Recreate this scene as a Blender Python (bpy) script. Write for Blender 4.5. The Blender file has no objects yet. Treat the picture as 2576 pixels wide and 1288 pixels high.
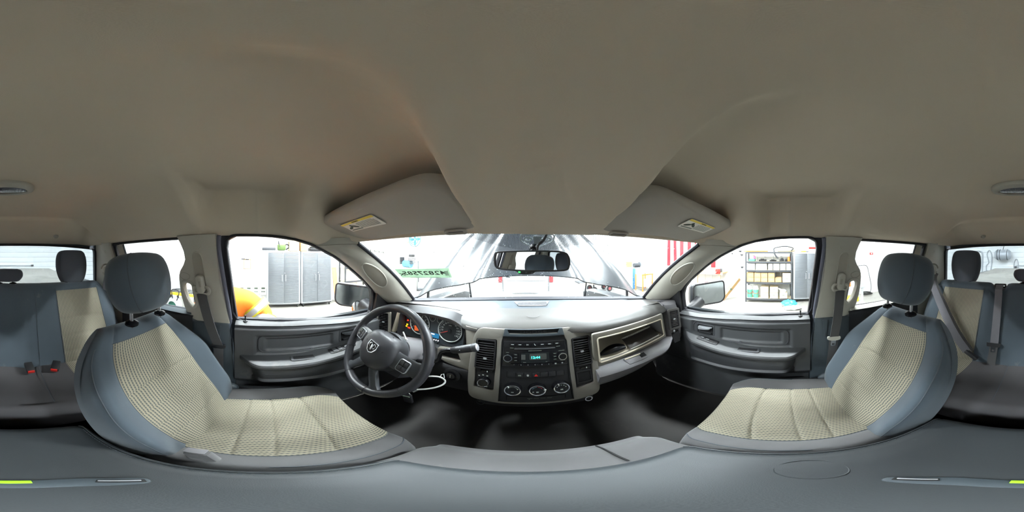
import bpy, bmesh, math, random
from mathutils import Vector, Matrix
PI = math.pi
sin, cos, rad = math.sin, math.cos, math.radians
scene = bpy.context.scene
col = scene.collection
rnd = random.Random(7)

# ------------------------------------------------------------------ camera, world, exposure, large lights
H = 1.63                       # height of the panorama camera above the workshop floor
CX = -0.038                    # the camera stands a little left of the cab's centre line
cam_data = bpy.data.cameras.new('panorama_camera')
cam_data.type = 'PANO'
cam_data.clip_start = 0.01
for holder in (getattr(cam_data, 'cycles', None), cam_data):
    try:
        holder.panorama_type = 'EQUIRECTANGULAR'
        break
    except Exception:
        pass
cam = bpy.data.objects.new('panorama_camera', cam_data)
cam.location = (CX, 0, H)
cam.rotation_euler = (PI / 2, 0, rad(30 / 2576 * 360))
col.objects.link(cam)
scene.camera = cam

world = bpy.data.worlds.new('world')
scene.world = world
world.use_nodes = True
world.node_tree.nodes['Background'].inputs[0].default_value = (0.80, 0.86, 1.0, 1)
world.node_tree.nodes['Background'].inputs[1].default_value = 0.3

vs = scene.view_settings
vs.view_transform = 'Standard'
vs.look = 'None'
vs.exposure = 2.88
vs.gamma = 1.0
vs.use_curve_mapping = False

LAMP_STRENGTH = 40.0            # radiance of the ceiling lamps
LAMP_ROWS = [(-1.9, y) for y in (-0.5, 2.4, 5.0, 7.8)] + [(1.9, y) for y in (-0.5, 2.4, 5.0, 7.8)] + [(-4.2, 0.9), (4.4, 0.9), (-4.2, 4.5), (4.4, 4.5)]

# ------------------------------------------------------------------ helpers: pixels, meshes, objects
def ray(u, v):
    az = (u - 1318.0) / 2576 * 2 * PI
    el = (644.0 - v) / 1288 * PI
    return Vector((sin(az) * cos(el), cos(az) * cos(el), sin(el)))
EYE = Vector((CX, 0, 0))
def on_plane(u, v, o, n):
    """the point of the real surface (plane through o, normal n) that is seen at u, v"""
    d = ray(u, v); o = Vector(o); n = Vector(n)
    return EYE + d * ((o - EYE).dot(n) / d.dot(n))
def atx(u, v, x): return on_plane(u, v, (x, 0, 0), (1, 0, 0))
def aty(u, v, y): return on_plane(u, v, (0, y, 0), (0, 1, 0))
def atz(u, v, z): return on_plane(u, v, (0, 0, z), (0, 0, 1))

def sm(a, b, x):
    t = min(1.0, max(0.0, (x - a) / (b - a))) if b != a else float(x >= b)
    return t * t * (3 - 2 * t)
def lerp(a, b, t): return a + (b - a) * t
def pw(pts, x):
    """piecewise linear with smooth joints"""
    if x <= pts[0][0]: return pts[0][1]
    for (x0, y0), (x1, y1) in zip(pts, pts[1:]):
        if x <= x1: return y0 + (y1 - y0) * (x - x0) / (x1 - x0)
    return pts[-1][1]
def pws(pts, x):
    """piecewise cubic (Catmull-Rom)"""
    if x <= pts[0][0]: return pts[0][1]
    if x >= pts[-1][0]: return pts[-1][1]
    for i in range(len(pts) - 1):
        x1, y1 = pts[i]; x2, y2 = pts[i + 1]
        if x <= x2:
            x0, y0 = pts[i - 1] if i else (2 * x1 - x2, 2 * y1 - y2)
            x3, y3 = pts[i + 2] if i + 2 < len(pts) else (2 * x2 - x1, 2 * y2 - y1)
            h = x2 - x1; t = (x - x1) / h
            m1 = (y2 - y0) / (x2 - x0) * h; m2 = (y3 - y1) / (x3 - x1) * h
            return (2*t**3-3*t**2+1)*y1 + (t**3-2*t**2+t)*m1 + (-2*t**3+3*t**2)*y2 + (t**3-t**2)*m2
def spline(pts, n, closed=False):
    """n points along a Catmull-Rom curve through pts (tuples of any size)"""
    P = [Vector(p) for p in pts]; m = len(P); segs = m if closed else m - 1
    out = []
    for k in range(n):
        s = k / (n if closed else n - 1) * segs
        i = min(int(s), segs - 1); t = s - i
        g = (lambda j: P[j % m]) if closed else (lambda j: P[min(max(j, 0), m - 1)])
        a, b, c, d = g(i - 1), g(i), g(i + 1), g(i + 2)
        out.append(0.5 * ((2*b) + (c - a)*t + (2*a - 5*b + 4*c - d)*t*t + (3*b - a - 3*c + d)*t**3))
    return out

# every v* function returns (verts, faces)
def vbox(sx, sy, sz, r=0.0, seg=2):
    bm = bmesh.new(); bmesh.ops.create_cube(bm, size=1)
    bmesh.ops.scale(bm, vec=(sx, sy, sz), verts=bm.verts)
    if r > 0: bmesh.ops.bevel(bm, geom=list(bm.edges), offset=r, segments=seg, profile=0.5, affect='EDGES')
    return from_bm(bm)
def from_bm(bm):
    bm.verts.ensure_lookup_table(); bm.verts.index_update()
    V = [v.co.copy() for v in bm.verts]; F = [[v.index for v in f.verts] for f in bm.faces]
    bm.free(); return V, F
def vloft(rings, closed=True, cap=True):
    n = len(rings[0]); V = [Vector(p) for r_ in rings for p in r_]; F = []
    for i in range(len(rings) - 1):
        for j in range(n if closed else n - 1):
            a = i*n + j; b = i*n + (j+1) % n
            F.append([a, b, b + n, a + n])
    if cap and closed:
        F.append(list(range(n))[::-1]); F.append([(len(rings)-1)*n + j for j in range(n)])
    return V, F
def vgrid(f, nu, nv):
    """open surface f(s, t), s and t from 0 to 1"""
    return vloft([[f(i/nu, j/nv) for j in range(nv + 1)] for i in range(nu + 1)], closed=False, cap=False)
def vslab(f, nu, nv, off):
    """a surface with thickness off (a vector)"""
    off = Vector(off); n = nv + 1
    V, F = vgrid(f, nu, nv); N = len(V)
    V2 = V + [v + off for v in V]
    F2 = [list(q) for q in F] + [[k + N for k in q[::-1]] for q in F]
    border = [(j, j+1) for j in range(nv)] + [(i*n + nv, (i+1)*n + nv) for i in range(nu)] + \
             [(nu*n + j + 1, nu*n + j) for j in reversed(range(nv))] + [((i+1)*n, i*n) for i in reversed(range(nu))]
    for a, b in border: F2.append([b, a, a + N, b + N])
    return V2, F2
def vtube(pts, r, n=8, closed=False, radii=None):
    P = [Vector(p) for p in pts]; m = len(P); rings = []
    up = Vector((0.13, 0.21, 1)).normalized()
    prev = None
    for i, p in enumerate(P):
        a = P[(i - 1) % m] if closed or i else P[0]; b = P[(i + 1) % m] if closed or i < m - 1 else P[-1]
        t = (b - a).normalized() if (b - a).length > 1e-9 else Vector((0, 0, 1))
        if prev is None:
            s = t.cross(up)
            if s.length < 1e-3: s = t.cross(Vector((1, 0, 0)))
        else: s = prev - t * prev.dot(t)
        s.normalize(); prev = s; w = t.cross(s)
        rr = radii[i] if radii else r
        rings.append([p + (s * cos(2*PI*k/n) + w * sin(2*PI*k/n)) * rr for k in range(n)])
    if closed: rings.append(rings[0]); V, F = vloft(rings, cap=False)
    else: V, F = vloft(rings)
    return V, F
def vcyl(r, h, n=24, r2=None, bev=0.0):
    r2 = r if r2 is None else r2
    prof = [(0, 0), (r, 0), (r2, h), (0, h)] if not bev else [(0, 0), (r, 0), (r2, h - bev), (r2 - bev, h), (0, h)]
    return vlathe(prof, n)
def vlathe(prof, n=24):
    V = []; F = []; idx = []
    for (r, z) in prof:
        if r < 1e-7: idx.append([len(V)]); V.append(Vector((0, 0, z)))
        else:
            idx.append(list(range(len(V), len(V) + n)))
            V += [Vector((r*cos(2*PI*k/n), r*sin(2*PI*k/n), z)) for k in range(n)]
    for A, B in zip(idx, idx[1:]):
        for k in range(n):
            q = [A[k % len(A)], A[(k+1) % len(A)], B[(k+1) % len(B)], B[k % len(B)]]
            q = [x for i, x in enumerate(q) if x != q[i-1]]
            if len(q) > 2: F.append(q)
    return V, F
def vplate(outer, holes=(), d=0.01, bev=0.0):
    """2-D outline with holes, d thick (from c = 0 to c = d)"""
    bm = bmesh.new()
    for loop in [outer] + list(holes):
        vs_ = [bm.verts.new((p[0], p[1], 0)) for p in loop]
        for a, b in zip(vs_, vs_[1:] + vs_[:1]): bm.edges.new((a, b))
    if holes: bmesh.ops.triangle_fill(bm, use_beauty=True, use_dissolve=False, edges=bm.edges)
    else: bm.faces.new(list(bm.verts))
    bm.normal_update()
    if sum(f.normal.z * f.calc_area() for f in bm.faces) > 0: bmesh.ops.reverse_faces(bm, faces=bm.faces)
    if d:
        bottom = list(bm.faces)
        ret = bmesh.ops.extrude_face_region(bm, geom=bottom, use_keep_orig=True)
        top = [g for g in ret['geom'] if isinstance(g, bmesh.types.BMVert)]
        for v in top: v.co.z = d
        if bev:
            es = [e for e in bm.edges if all(v.co.z > d - 1e-9 for v in e.verts) and len(e.link_faces) == 2 and any(abs(f.normal.z) < 0.5 for f in (f for f in e.link_faces if (f.normal_update() or True)))]
            bmesh.ops.bevel(bm, geom=es, offset=bev, segments=2, profile=0.5, affect='EDGES')
    bmesh.ops.recalc_face_normals(bm, faces=bm.faces)
    return from_bm(bm)
def rr(w, h, r, n=5, cx=0.0, cy=0.0):
    """rounded rectangle outline"""
    r = min(r, w/2 - 1e-5, h/2 - 1e-5); out = []
    for (sx, sy, a0) in ((1, 1, 0), (-1, 1, 90), (-1, -1, 180), (1, -1, 270)):
        for k in range(n + 1):
            a = rad(a0 + 90 * k / n)
            out.append((cx + sx*(w/2 - r) + r*cos(a), cy + sy*(h/2 - r) + r*sin(a)))
    return out
def ell(rx, ry, n=28, cx=0.0, cy=0.0): return [(cx + rx*cos(2*PI*k/n), cy + ry*sin(2*PI*k/n)) for k in range(n)]
def roundpoly(pts, r, n=4):
    """round the corners of a 2-D outline"""
    out = []; P = [Vector((p[0], p[1])) for p in pts]; m = len(P)
    for i, p in enumerate(P):
        a, b = P[i-1], P[(i+1) % m]
        rr_ = r[i] if isinstance(r, (list, tuple)) else r
        la, lb = min(rr_, (a-p).length*0.48), min(rr_, (b-p).length*0.48)
        p0 = p + (a-p).normalized()*la; p1 = p + (b-p).normalized()*lb
        for k in range(n + 1):
            t = k / n; q = p0*(1-t)**2 + p*2*t*(1-t) + p1*t*t
            out.append((q.x, q.y))
    return out
def ellipsoid(rx, ry, rz, n=20, m=12, e=1.0):
    sp = lambda c: math.copysign(abs(c)**e, c)
    rings = []
    V = [Vector((0, 0, -rz))]; F = []
    for i in range(1, m):
        a = -PI/2 + PI*i/m
        V += [Vector((rx*sp(cos(a))*sp(cos(2*PI*k/n)), ry*sp(cos(a))*sp(sin(2*PI*k/n)), rz*sp(sin(a)))) for k in range(n)]
    V.append(Vector((0, 0, rz)))
    for k in range(n): F.append([0, 1 + (k+1) % n, 1 + k])
    for i in range(m - 2):
        for k in range(n):
            a = 1 + i*n + k; b = 1 + i*n + (k+1) % n
            F.append([a, b, b + n, a + n])
    L = 1 + (m-2)*n
    for k in range(n): F.append([L + k, L + (k+1) % n, len(V) - 1])
    return V, F
def join(*vfs):
    V = []; F = []
    for v, f in vfs:
        o = len(V); V += v; F += [[k + o for k in q] for q in f]
    return V, F
def tr(vf, M):
    """apply a function or a Matrix to the vertices"""
    v, f = vf
    if isinstance(M, Matrix): return [M @ Vector(p) for p in v], f
    return [Vector(M(p)) for p in v], f
def mv(vf, x, y, z): return tr(vf, Matrix.Translation((x, y, z)))
def frame(o, a, b):
    """Matrix of a local frame: origin o, first axis a, second axis near b, third a x b"""
    a = Vector(a).normalized(); c = a.cross(Vector(b)).normalized(); b = c.cross(a)
    M = Matrix((( a.x, b.x, c.x, o[0]), (a.y, b.y, c.y, o[1]), (a.z, b.z, c.z, o[2]), (0, 0, 0, 1)))
    return M
def mirx(vf): return [Vector((-p[0], p[1], p[2])) for p in vf[0]], [f[::-1] for f in vf[1]]

BASE = {}                      # object name -> its base in camera-height coordinates
def thing(name, label, cat, base, group=None, kind=None):
    o = bpy.data.objects.new(name, None); col.objects.link(o)
    o.empty_display_size = 0.05
    BASE[o.name] = Vector(base); o.location = Vector(base) + Vector((0, 0, H))
    if label: o['label'] = label
    if cat: o['category'] = cat
    if group: o['group'] = group
    if kind: o['kind'] = kind
    return o
def place(o, base, parent):
    base = Vector(base); BASE[o.name] = base
    if parent is None: o.location = base + Vector((0, 0, H))
    else: o.parent = parent; o.location = base - BASE[parent.name]
def mk(name, vf, mat, parent=None, label=None, cat=None, group=None, kind=None, smooth=40, uv=None, recalc=True):
    V, F = vf
    lo = Vector([min(p[i] for p in V) for i in range(3)]); hi = Vector([max(p[i] for p in V) for i in range(3)])
    b = Vector(((lo.x+hi.x)/2, (lo.y+hi.y)/2, lo.z))
    me = bpy.data.meshes.new(name)
    me.from_pydata([tuple(Vector(p) - b) for p in V], [], F)
    if recalc:
        bm = bmesh.new(); bm.from_mesh(me); bmesh.ops.recalc_face_normals(bm, faces=bm.faces); bm.to_mesh(me); bm.free()
    if uv is not None:
        lay = me.uv_layers.new(name='UVMap')
        for l in me.loops: lay.data[l.index].uv = uv[l.vertex_index]
    if smooth:
        me.polygons.foreach_set('use_smooth', [True]*len(me.polygons))
        me.set_sharp_from_angle(angle=rad(smooth))
    me.materials.append(mat)
    o = bpy.data.objects.new(name, me); col.objects.link(o)
    place(o, b, parent)
    if label: o['label'] = label
    if cat: o['category'] = cat
    if group: o['group'] = group
    if kind: o['kind'] = kind
    return o
def dupl(o, shift, parent, label=None):
    """a copy of one mesh object that shares its mesh, moved by shift"""
    c = o.copy(); col.objects.link(c)
    place(c, BASE[o.name] + Vector(shift), parent)
    if label: c['label'] = label
    return c
def copytree(o, shift, label=None):
    c = o.copy(); col.objects.link(c); place(c, BASE[o.name] + Vector(shift), None)
    if label: c['label'] = label
    for p in list(o.children):
        q = p.copy(); col.objects.link(q); place(q, BASE[p.name] + Vector(shift), c)
        for s in list(p.children):
            t = s.copy(); col.objects.link(t); place(t, BASE[s.name] + Vector(shift), q)
    return c
def vtext(body, size, ext=0.0006, align='CENTER', shear=0.0, bold=0.0):
    cu = bpy.data.curves.new('lettering', 'FONT'); cu.body = body; cu.size = size; cu.extrude = ext
    cu.align_x = align; cu.align_y = 'CENTER'; cu.shear = shear; cu.offset = bold; cu.resolution_u = 2
    ob = bpy.data.objects.new('lettering', cu); col.objects.link(ob)
    dg = bpy.context.evaluated_depsgraph_get()
    me = bpy.data.meshes.new_from_object(ob.evaluated_get(dg))
    V = [v.co.copy() for v in me.vertices]; F = [list(p.vertices) for p in me.polygons]
    bpy.data.objects.remove(ob); bpy.data.meshes.remove(me); bpy.data.curves.remove(cu)
    return V, F

# ------------------------------------------------------------------ materials
def lin(c): return tuple(((x/255)/12.92 if x/255 <= 0.04045 else ((x/255 + 0.055)/1.055)**2.4) for x in c)
class NT:
    def __init__(s, name):
        s.m = bpy.data.materials.new(name); s.m.use_nodes = True; s.t = s.m.node_tree
        s.b = s.t.nodes['Principled BSDF']; s.out = s.t.nodes['Material Output']
    def n(s, kind, **kw):
        x = s.t.nodes.new(kind)
        for k, v in kw.items():
            if k.startswith('i_'): x.inputs[k[2:].replace('_', ' ')].default_value = v
            else: setattr(x, k, v)
        return x
    def l(s, a, b): s.t.links.new(a, b)
    def math(s, op, a, b=None, c=None):
        x = s.t.nodes.new('ShaderNodeMath'); x.operation = op
        for i, v in enumerate((a, b, c)):
            if v is None: continue
            if isinstance(v, (int, float)): x.inputs[i].default_value = v
            else: s.l(v, x.inputs[i])
        return x.outputs[0]
    def mix(s, f, a, b):
        x = s.t.nodes.new('ShaderNodeMix'); x.data_type = 'RGBA'
        if isinstance(f, (int, float)): x.inputs[0].default_value = f
        else: s.l(f, x.inputs[0])
        for i, v in ((6, a), (7, b)):
            if isinstance(v, (tuple, list)): x.inputs[i].default_value = tuple(v[:3]) + (1,)
            else: s.l(v, x.inputs[i])
        return x.outputs[2]
    def noise(s, scale, detail=3, coord=None, rough=0.5):
        x = s.n('ShaderNodeTexNoise'); x.inputs['Scale'].default_value = scale; x.inputs['Detail'].default_value = detail
        x.inputs['Roughness'].default_value = rough
        c = coord or s.obj(); s.l(c, x.inputs['Vector']); return x.outputs['Fac']
    def obj(s):
        if not hasattr(s, '_tc'): s._tc = s.n('ShaderNodeTexCoord')
        return s._tc.outputs['Object']
    def uv(s):
        s.obj(); return s._tc.outputs['UV']
    def bump(s, h, strength=0.3, dist=0.001):
        x = s.n('ShaderNodeBump'); x.inputs['Strength'].default_value = strength; x.inputs['Distance'].default_value = dist
        s.l(h, x.inputs['Height']); s.l(x.outputs[0], s.b.inputs['Normal'])
def P(name, c, rough=0.6, metal=0.0, var=0.06, vscale=14, bump=0.0, bscale=900, spec=0.5, coat=0.0, sheen=0.0, dirt=None, dscale=6, dthr=0.58):
    """a plain procedural surface: colour c (sRGB) with faint mottling, optional fine relief and dirt"""
    t = NT(name); c = lin(c)
    base = t.mix(t.noise(vscale, 4), tuple(x*(1-var) for x in c), tuple(min(1, x*(1+var)) for x in c))
    if dirt:
        f = t.n('ShaderNodeMapRange'); f.inputs['From Min'].default_value = dthr; f.inputs['From Max'].default_value = dthr + 0.2
        f.inputs['To Max'].default_value = 0.6
        t.l(t.noise(dscale, 6, rough=0.65), f.inputs['Value'])
        base = t.mix(f.outputs[0], base, lin(dirt))
    t.l(base, t.b.inputs['Base Color'])
    t.b.inputs['Roughness'].default_value = rough; t.b.inputs['Metallic'].default_value = metal
    t.b.inputs['Specular IOR Level'].default_value = spec
    if coat: t.b.inputs['Coat Weight'].default_value = coat; t.b.inputs['Coat Roughness'].default_value = 0.05
    if sheen: t.b.inputs['Sheen Weight'].default_value = sheen
    if bump: t.bump(t.noise(bscale, 2), bump, 0.0006)
    return t.m
def EM(name, c, s):
    t = NT(name); e = t.n('ShaderNodeEmission'); e.inputs[0].default_value = lin(c) + (1,); e.inputs[1].default_value = s
    t.l(e.outputs[0], t.out.inputs['Surface']); return t.m
def GLASS(name, tint=(1, 1, 1), refl=1.0, rough=0.0, haze=0.0):
    t = NT(name)
    tr_ = t.n('ShaderNodeBsdfTransparent'); tr_.inputs[0].default_value = tuple(tint) + (1,)
    gl = t.n('ShaderNodeBsdfGlossy'); gl.inputs['Roughness'].default_value = rough
    fr = t.n('ShaderNodeLayerWeight'); fr.inputs[0].default_value = 0.5
    f5 = t.math('ADD', t.math('MULTIPLY', t.math('POWER', fr.outputs['Facing'], 5.0), 0.96), 0.04)
    mx = t.n('ShaderNodeMixShader'); t.l(t.math('MULTIPLY', f5, refl), mx.inputs[0])
    t.l(tr_.outputs[0], mx.inputs[1]); t.l(gl.outputs[0], mx.inputs[2])
    last = mx.outputs[0]
    if haze:
        df = t.n('ShaderNodeBsdfDiffuse'); df.inputs[0].default_value = (0.8, 0.82, 0.8, 1)
        m2 = t.n('ShaderNodeMixShader'); t.l(t.math('MULTIPLY', t.noise(5, 5), haze), m2.inputs[0])
        t.l(last, m2.inputs[1]); t.l(df.outputs[0], m2.inputs[2]); last = m2.outputs[0]
    t.l(last, t.out.inputs['Surface']); return t.m
M = {}
M['headliner'] = P('headliner_cloth', (208, 196, 178), 0.95, var=0.05, vscale=5, bump=0.25, bscale=1400, spec=0.1)
M['visor'] = P('visor_vinyl', (176, 170, 160), 0.8, var=0.04, vscale=6, bump=0.15, bscale=1600, spec=0.2)
M['pillar'] = P('pillar_plastic', (176, 173, 162), 0.55, var=0.04, vscale=6, bump=0.08, bscale=1500)
M['pillar_shade'] = P('pillar_shade_plastic', (160, 155, 143), 0.7, var=0.05)  # pillar plastic toned down, stands for shade in recesses modelled flat
M['dash'] = P('dash_pad_plastic', (74, 72, 70), 0.45, var=0.04, vscale=7, bump=0.12, bscale=1300)
M['dashlow'] = P('dash_lower_plastic', (96, 94, 96), 0.5, var=0.06, vscale=8, bump=0.12, bscale=1300)
M['scuffed'] = P('scuffed_grey_plastic', (128, 126, 130), 0.5, var=0.06, vscale=8, bump=0.1, bscale=1300, dirt=(215, 212, 205), dscale=9, dthr=0.60)
M['fascia'] = P('fascia_plastic', (136, 131, 122), 0.45, var=0.04, vscale=8, bump=0.1, bscale=1300)
M['trayin'] = P('tray_lining_plastic', (140, 139, 142), 0.6, var=0.05)
M['bezel'] = P('stack_bezel_plastic', (128, 124, 117), 0.42, var=0.04, vscale=8)
M['tray'] = P('tray_plastic', (230, 219, 198), 0.6, var=0.05)
M['black'] = P('black_plastic', (34, 34, 37), 0.5, var=0.1, vscale=12, bump=0.1, bscale=1200)
M['gloss'] = P('black_gloss_plastic', (20, 20, 24), 0.25, var=0.1)
M['dark'] = P('dark_recess_plastic', (22, 22, 24), 0.8)
M['rubber'] = P('black_rubber_seal', (26, 26, 34), 0.6, var=0.1)
M['door'] = P('door_panel_plastic', (66, 67, 69), 0.5, var=0.06, vscale=5, bump=0.12, bscale=1300, dirt=(128, 124, 118), dscale=4, dthr=0.62)
M['doorin'] = P('door_inset_plastic', (60, 61, 64), 0.5, var=0.05, vscale=5, bump=0.12, bscale=1300)
M['lower'] = P('dark_lower_trim_plastic', (60, 68, 74), 0.5, var=0.06, vscale=6, bump=0.1, bscale=1200)
M['vinylfloor'] = P('black_vinyl_floor', (50, 48, 47), 0.7, var=0.25, vscale=9, bump=0.2, bscale=500, dirt=(92, 84, 78), dscale=5, dthr=0.63)
M['chrome'] = P('chrome', (235, 236, 240), 0.2, 1.0, var=0.02)
M['steel'] = P('brushed_steel', (190, 192, 195), 0.35, 1.0, var=0.05)
M['silver'] = P('silver_plastic', (190, 192, 196), 0.35, 0.6, var=0.03)
M['white'] = P('white_plastic', (228, 228, 226), 0.5, var=0.02)
M['belt'] = P('seat_belt_webbing', (104, 103, 108), 0.85, var=0.08, vscale=20, bump=0.4, bscale=700)
M['beltdark'] = P('dark_seat_belt_webbing', (76, 75, 76), 0.85, var=0.1, vscale=9, bump=0.4, bscale=700, dirt=(120, 116, 110), dscale=12)
M['red'] = P('red_plastic', (200, 40, 32), 0.45)
M['seat'] = P('seat_side_fabric', (70, 79, 87), 0.9, var=0.07, vscale=9, bump=0.35, bscale=1500, spec=0.2, sheen=0.25, dirt=(142, 140, 132), dscale=7, dthr=0.66)
M['seatgrey'] = P('seat_grey_fabric', (90, 89, 90), 0.9, var=0.07, vscale=9, bump=0.35, bscale=1500, spec=0.2, sheen=0.25, dirt=(158, 152, 142), dscale=8, dthr=0.64)
M['console'] = P('console_vinyl', (44, 48, 51), 0.55, var=0.08, vscale=7, bump=0.3, bscale=900, dirt=(120, 122, 120), dscale=6, dthr=0.66)
M['seam'] = P('seam_thread', (70, 76, 82), 0.9)
M['leather'] = P('steering_wheel_leather', (50, 50, 54), 0.38, var=0.15, vscale=18, bump=0.3, bscale=450)
M['wheelplastic'] = P('wheel_spoke_plastic', (66, 68, 72), 0.4, var=0.05, bump=0.1)
M['airbag'] = P('airbag_cover_plastic', (58, 58, 62), 0.42, var=0.05, bump=0.2, bscale=1300)
M['glass'] = GLASS('window_glass', (0.97, 0.99, 0.98), 1.0)
M['rearglass'] = GLASS('tinted_rear_glass', (0.62, 0.66, 0.68), 1.0)
M['windshield'] = GLASS('windshield_glass', (0.96, 0.99, 0.99), 0.55, haze=0.01)
M['lens'] = GLASS('clear_lens', (0.75, 0.75, 0.78), 1.6, 0.08)
M['mirror'] = P('mirror_silvering', (235, 238, 240), 0.015, 1.0, var=0.0)

def cloth():
    """woven stripe cloth of the seat centres; UV in metres, u across the seat, v along it"""
    t = NT('striped_seat_cloth')
    s = t.n('ShaderNodeSeparateXYZ'); t.l(t.uv(), s.inputs[0]); u, v = s.outputs[0], s.outputs[1]
    per, pv = 0.0090, 0.0092
    uu = t.math('DIVIDE', u, per)
    a = t.math('ADD', t.math('MULTIPLY', t.math('COSINE', t.math('MULTIPLY', uu, 2*PI)), 0.5), 0.5)
    col_ = t.math('FLOOR', t.math('ADD', uu, 0.0))
    b = t.math('ADD', t.math('MULTIPLY', t.math('COSINE', t.math('MULTIPLY', t.math('ADD', t.math('DIVIDE', v, pv), t.math('MULTIPLY', col_, 0.37)), 2*PI)), 0.5), 0.5)
    fine = t.noise(700, 2, t.uv())
    f = t.math('ADD', a, t.math('MULTIPLY', t.math('SUBTRACT', fine, 0.5), 0.3))
    r = t.n('ShaderNodeMapRange'); r.interpolation_type = 'SMOOTHSTEP'
    r.inputs['From Min'].default_value = 0.22; r.inputs['From Max'].default_value = 0.62
    t.l(f, r.inputs['Value'])
    stain = t.n('ShaderNodeMapRange'); stain.inputs['From Min'].default_value = 0.62; stain.inputs['From Max'].default_value = 0.75; stain.inputs['To Max'].default_value = 0.4
    t.l(t.noise(5.5, 4), stain.inputs['Value'])
    gap = t.mix(b, lin((76, 80, 79)), lin((116, 113, 103)))
    c = t.mix(r.outputs[0], gap, lin((142, 135, 117)))
    c = t.mix(stain.outputs[0], c, lin((88, 85, 76)))
    t.l(c, t.b.inputs['Base Color']); t.b.inputs['Roughness'].default_value = 0.95
    t.b.inputs['Specular IOR Level'].default_value = 0.1
    t.bump(f, 0.5, 0.0012); return t.m
M['cloth'] = cloth()

# ------------------------------------------------------------------ workshop shell (outside the cab)
FLOOR_Z = -H
GX0, GX1, GY0, GY1, GZ = -5.5, 6.05, -6.6, 10.5, 3.1
def concrete():
    t = NT('concrete_floor')
    base = t.mix(t.noise(1.1, 6, rough=0.6), lin((128, 125, 118)), lin((158, 155, 148)))
    r = t.n('ShaderNodeMapRange'); r.inputs['From Min'].default_value = 0.62; r.inputs['From Max'].default_value = 0.7; r.inputs['To Max'].default_value = 0.55
    t.l(t.noise(2.6, 5), r.inputs['Value'])
    t.l(t.mix(r.outputs[0], base, lin((84, 76, 66))), t.b.inputs['Base Color'])
    t.b.inputs['Roughness'].default_value = 0.35; return t.m
M['concrete'] = concrete()
M['wallwhite'] = P('white_sheet_wall', (232, 233, 232), 0.6, var=0.02)
M['ceilwhite'] = P('grey_ceiling_insulation', (128, 131, 134), 0.8, var=0.02)
mk('floor_workshop', mv(vbox(GX1-GX0+0.4, GY1-GY0+0.4, 0.1), (GX0+GX1)/2, (GY0+GY1)/2, FLOOR_Z-0.05), M['concrete'], kind='structure', label='stained concrete floor of the workshop around the truck')
mk('ceiling_workshop', mv(vbox(GX1-GX0+0.4, GY1-GY0+0.4, 0.1), (GX0+GX1)/2, (GY0+GY1)/2, GZ+0.05), M['ceilwhite'], kind='structure', label='pale grey workshop ceiling carrying the lamps')
def ribbed_wall(name, x, y0, y1, sgn, label):
    """sheet-metal wall: flat sheets between raised vertical ribs, each rib its own piece"""
    w = mk(name, mv(vbox(0.1, y1-y0, GZ-FLOOR_Z), x + sgn*0.05, (y0+y1)/2, (GZ+FLOOR_Z)/2), M['wallwhite'], kind='structure', label=label)
    prof = [(-0.03, 0), (-0.012, 0.018), (0.012, 0.018), (0.03, 0)]
    rib = None; n = int((y1-y0)/0.305)
    for k in range(n):
        y = y0 + 0.15 + k*0.305
        if rib is None:
            r0 = [(x - sgn*p[1], y + p[0], FLOOR_Z) for p in prof]; r1 = [(x - sgn*p[1], y + p[0], GZ) for p in prof]
            rib = mk('wall_rib', vloft([r0, r1]), M['wallwhite'], w); r_y = y
        else: dupl(rib, (0, y - r_y, 0), w)
    return w
ribbed_wall('wall_left', GX0, GY0, GY1, -1, 'white ribbed sheet-metal wall behind the two grey cabinets')
ribbed_wall('wall_right', GX1, GY0, GY1, 1, 'white ribbed sheet-metal wall behind the storage shelf')
mk('wall_front', mv(vbox(GX1-GX0, 0.1, GZ-FLOOR_Z), (GX0+GX1)/2, GY1+0.05, (GZ+FLOOR_Z)/2), M['wallwhite'], kind='structure', label='white workshop wall beyond the open hood')
wr = mk('wall_rear', mv(vbox(GX1-GX0, 0.1, GZ-FLOOR_Z), (GX0+GX1)/2, GY0-0.05, (GZ+FLOOR_Z)/2), M['wallwhite'], kind='structure', label='white wall of horizontal siding seen through the rear window')
n = 24; hh = (GZ-FLOOR_Z)/n; s0 = None
for k in range(n):
    z = FLOOR_Z + k*hh
    if s0 is None:
        prof = [(0, 0), (0.03, 0.006), (0.012, hh-0.012), (0, hh)]
        s0 = mk('siding_board', vloft([[(GX0+0.02, GY0+p[0], z+p[1]) for p in prof], [(GX1-0.02, GY0+p[0], z+p[1]) for p in prof]]), M['wallwhite'], wr)
    else: dupl(s0, (0, 0, k*hh), wr)
M['lamp'] = EM('lamp_diffuser', (246, 251, 255), LAMP_STRENGTH)
M['lamphouse'] = P('lamp_housing_white', (225, 225, 225), 0.5)
first = None
for k, (x, y) in enumerate(LAMP_ROWS):
    side = 'left' if x < 0 else 'right'
    lab = '%s ceiling lamp of the %s row, counted from the rear wall' % (('first', 'second', 'third', 'fourth', 'last')[sum(1 for a, b in LAMP_ROWS if a == x and b < y)], ('outer ' if abs(x) > 3 else 'inner ') + side)
    if first is None:
        first = thing('ceiling_lamp', lab, 'lamp', (x, y, GZ-0.09), 'ceiling lamps of the workshop'); fx = (x, y)
        mk('housing', mv(vbox(0.42, 1.24, 0.05, 0.008), x, y, GZ-0.03), M['lamphouse'], first)
        mk('diffuser', mv(vbox(0.36, 1.18, 0.03, 0.006), x, y, GZ-0.065), M['lamp'], first)
    else: copytree(first, (x-fx[0], y-fx[1], 0), lab)

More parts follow.
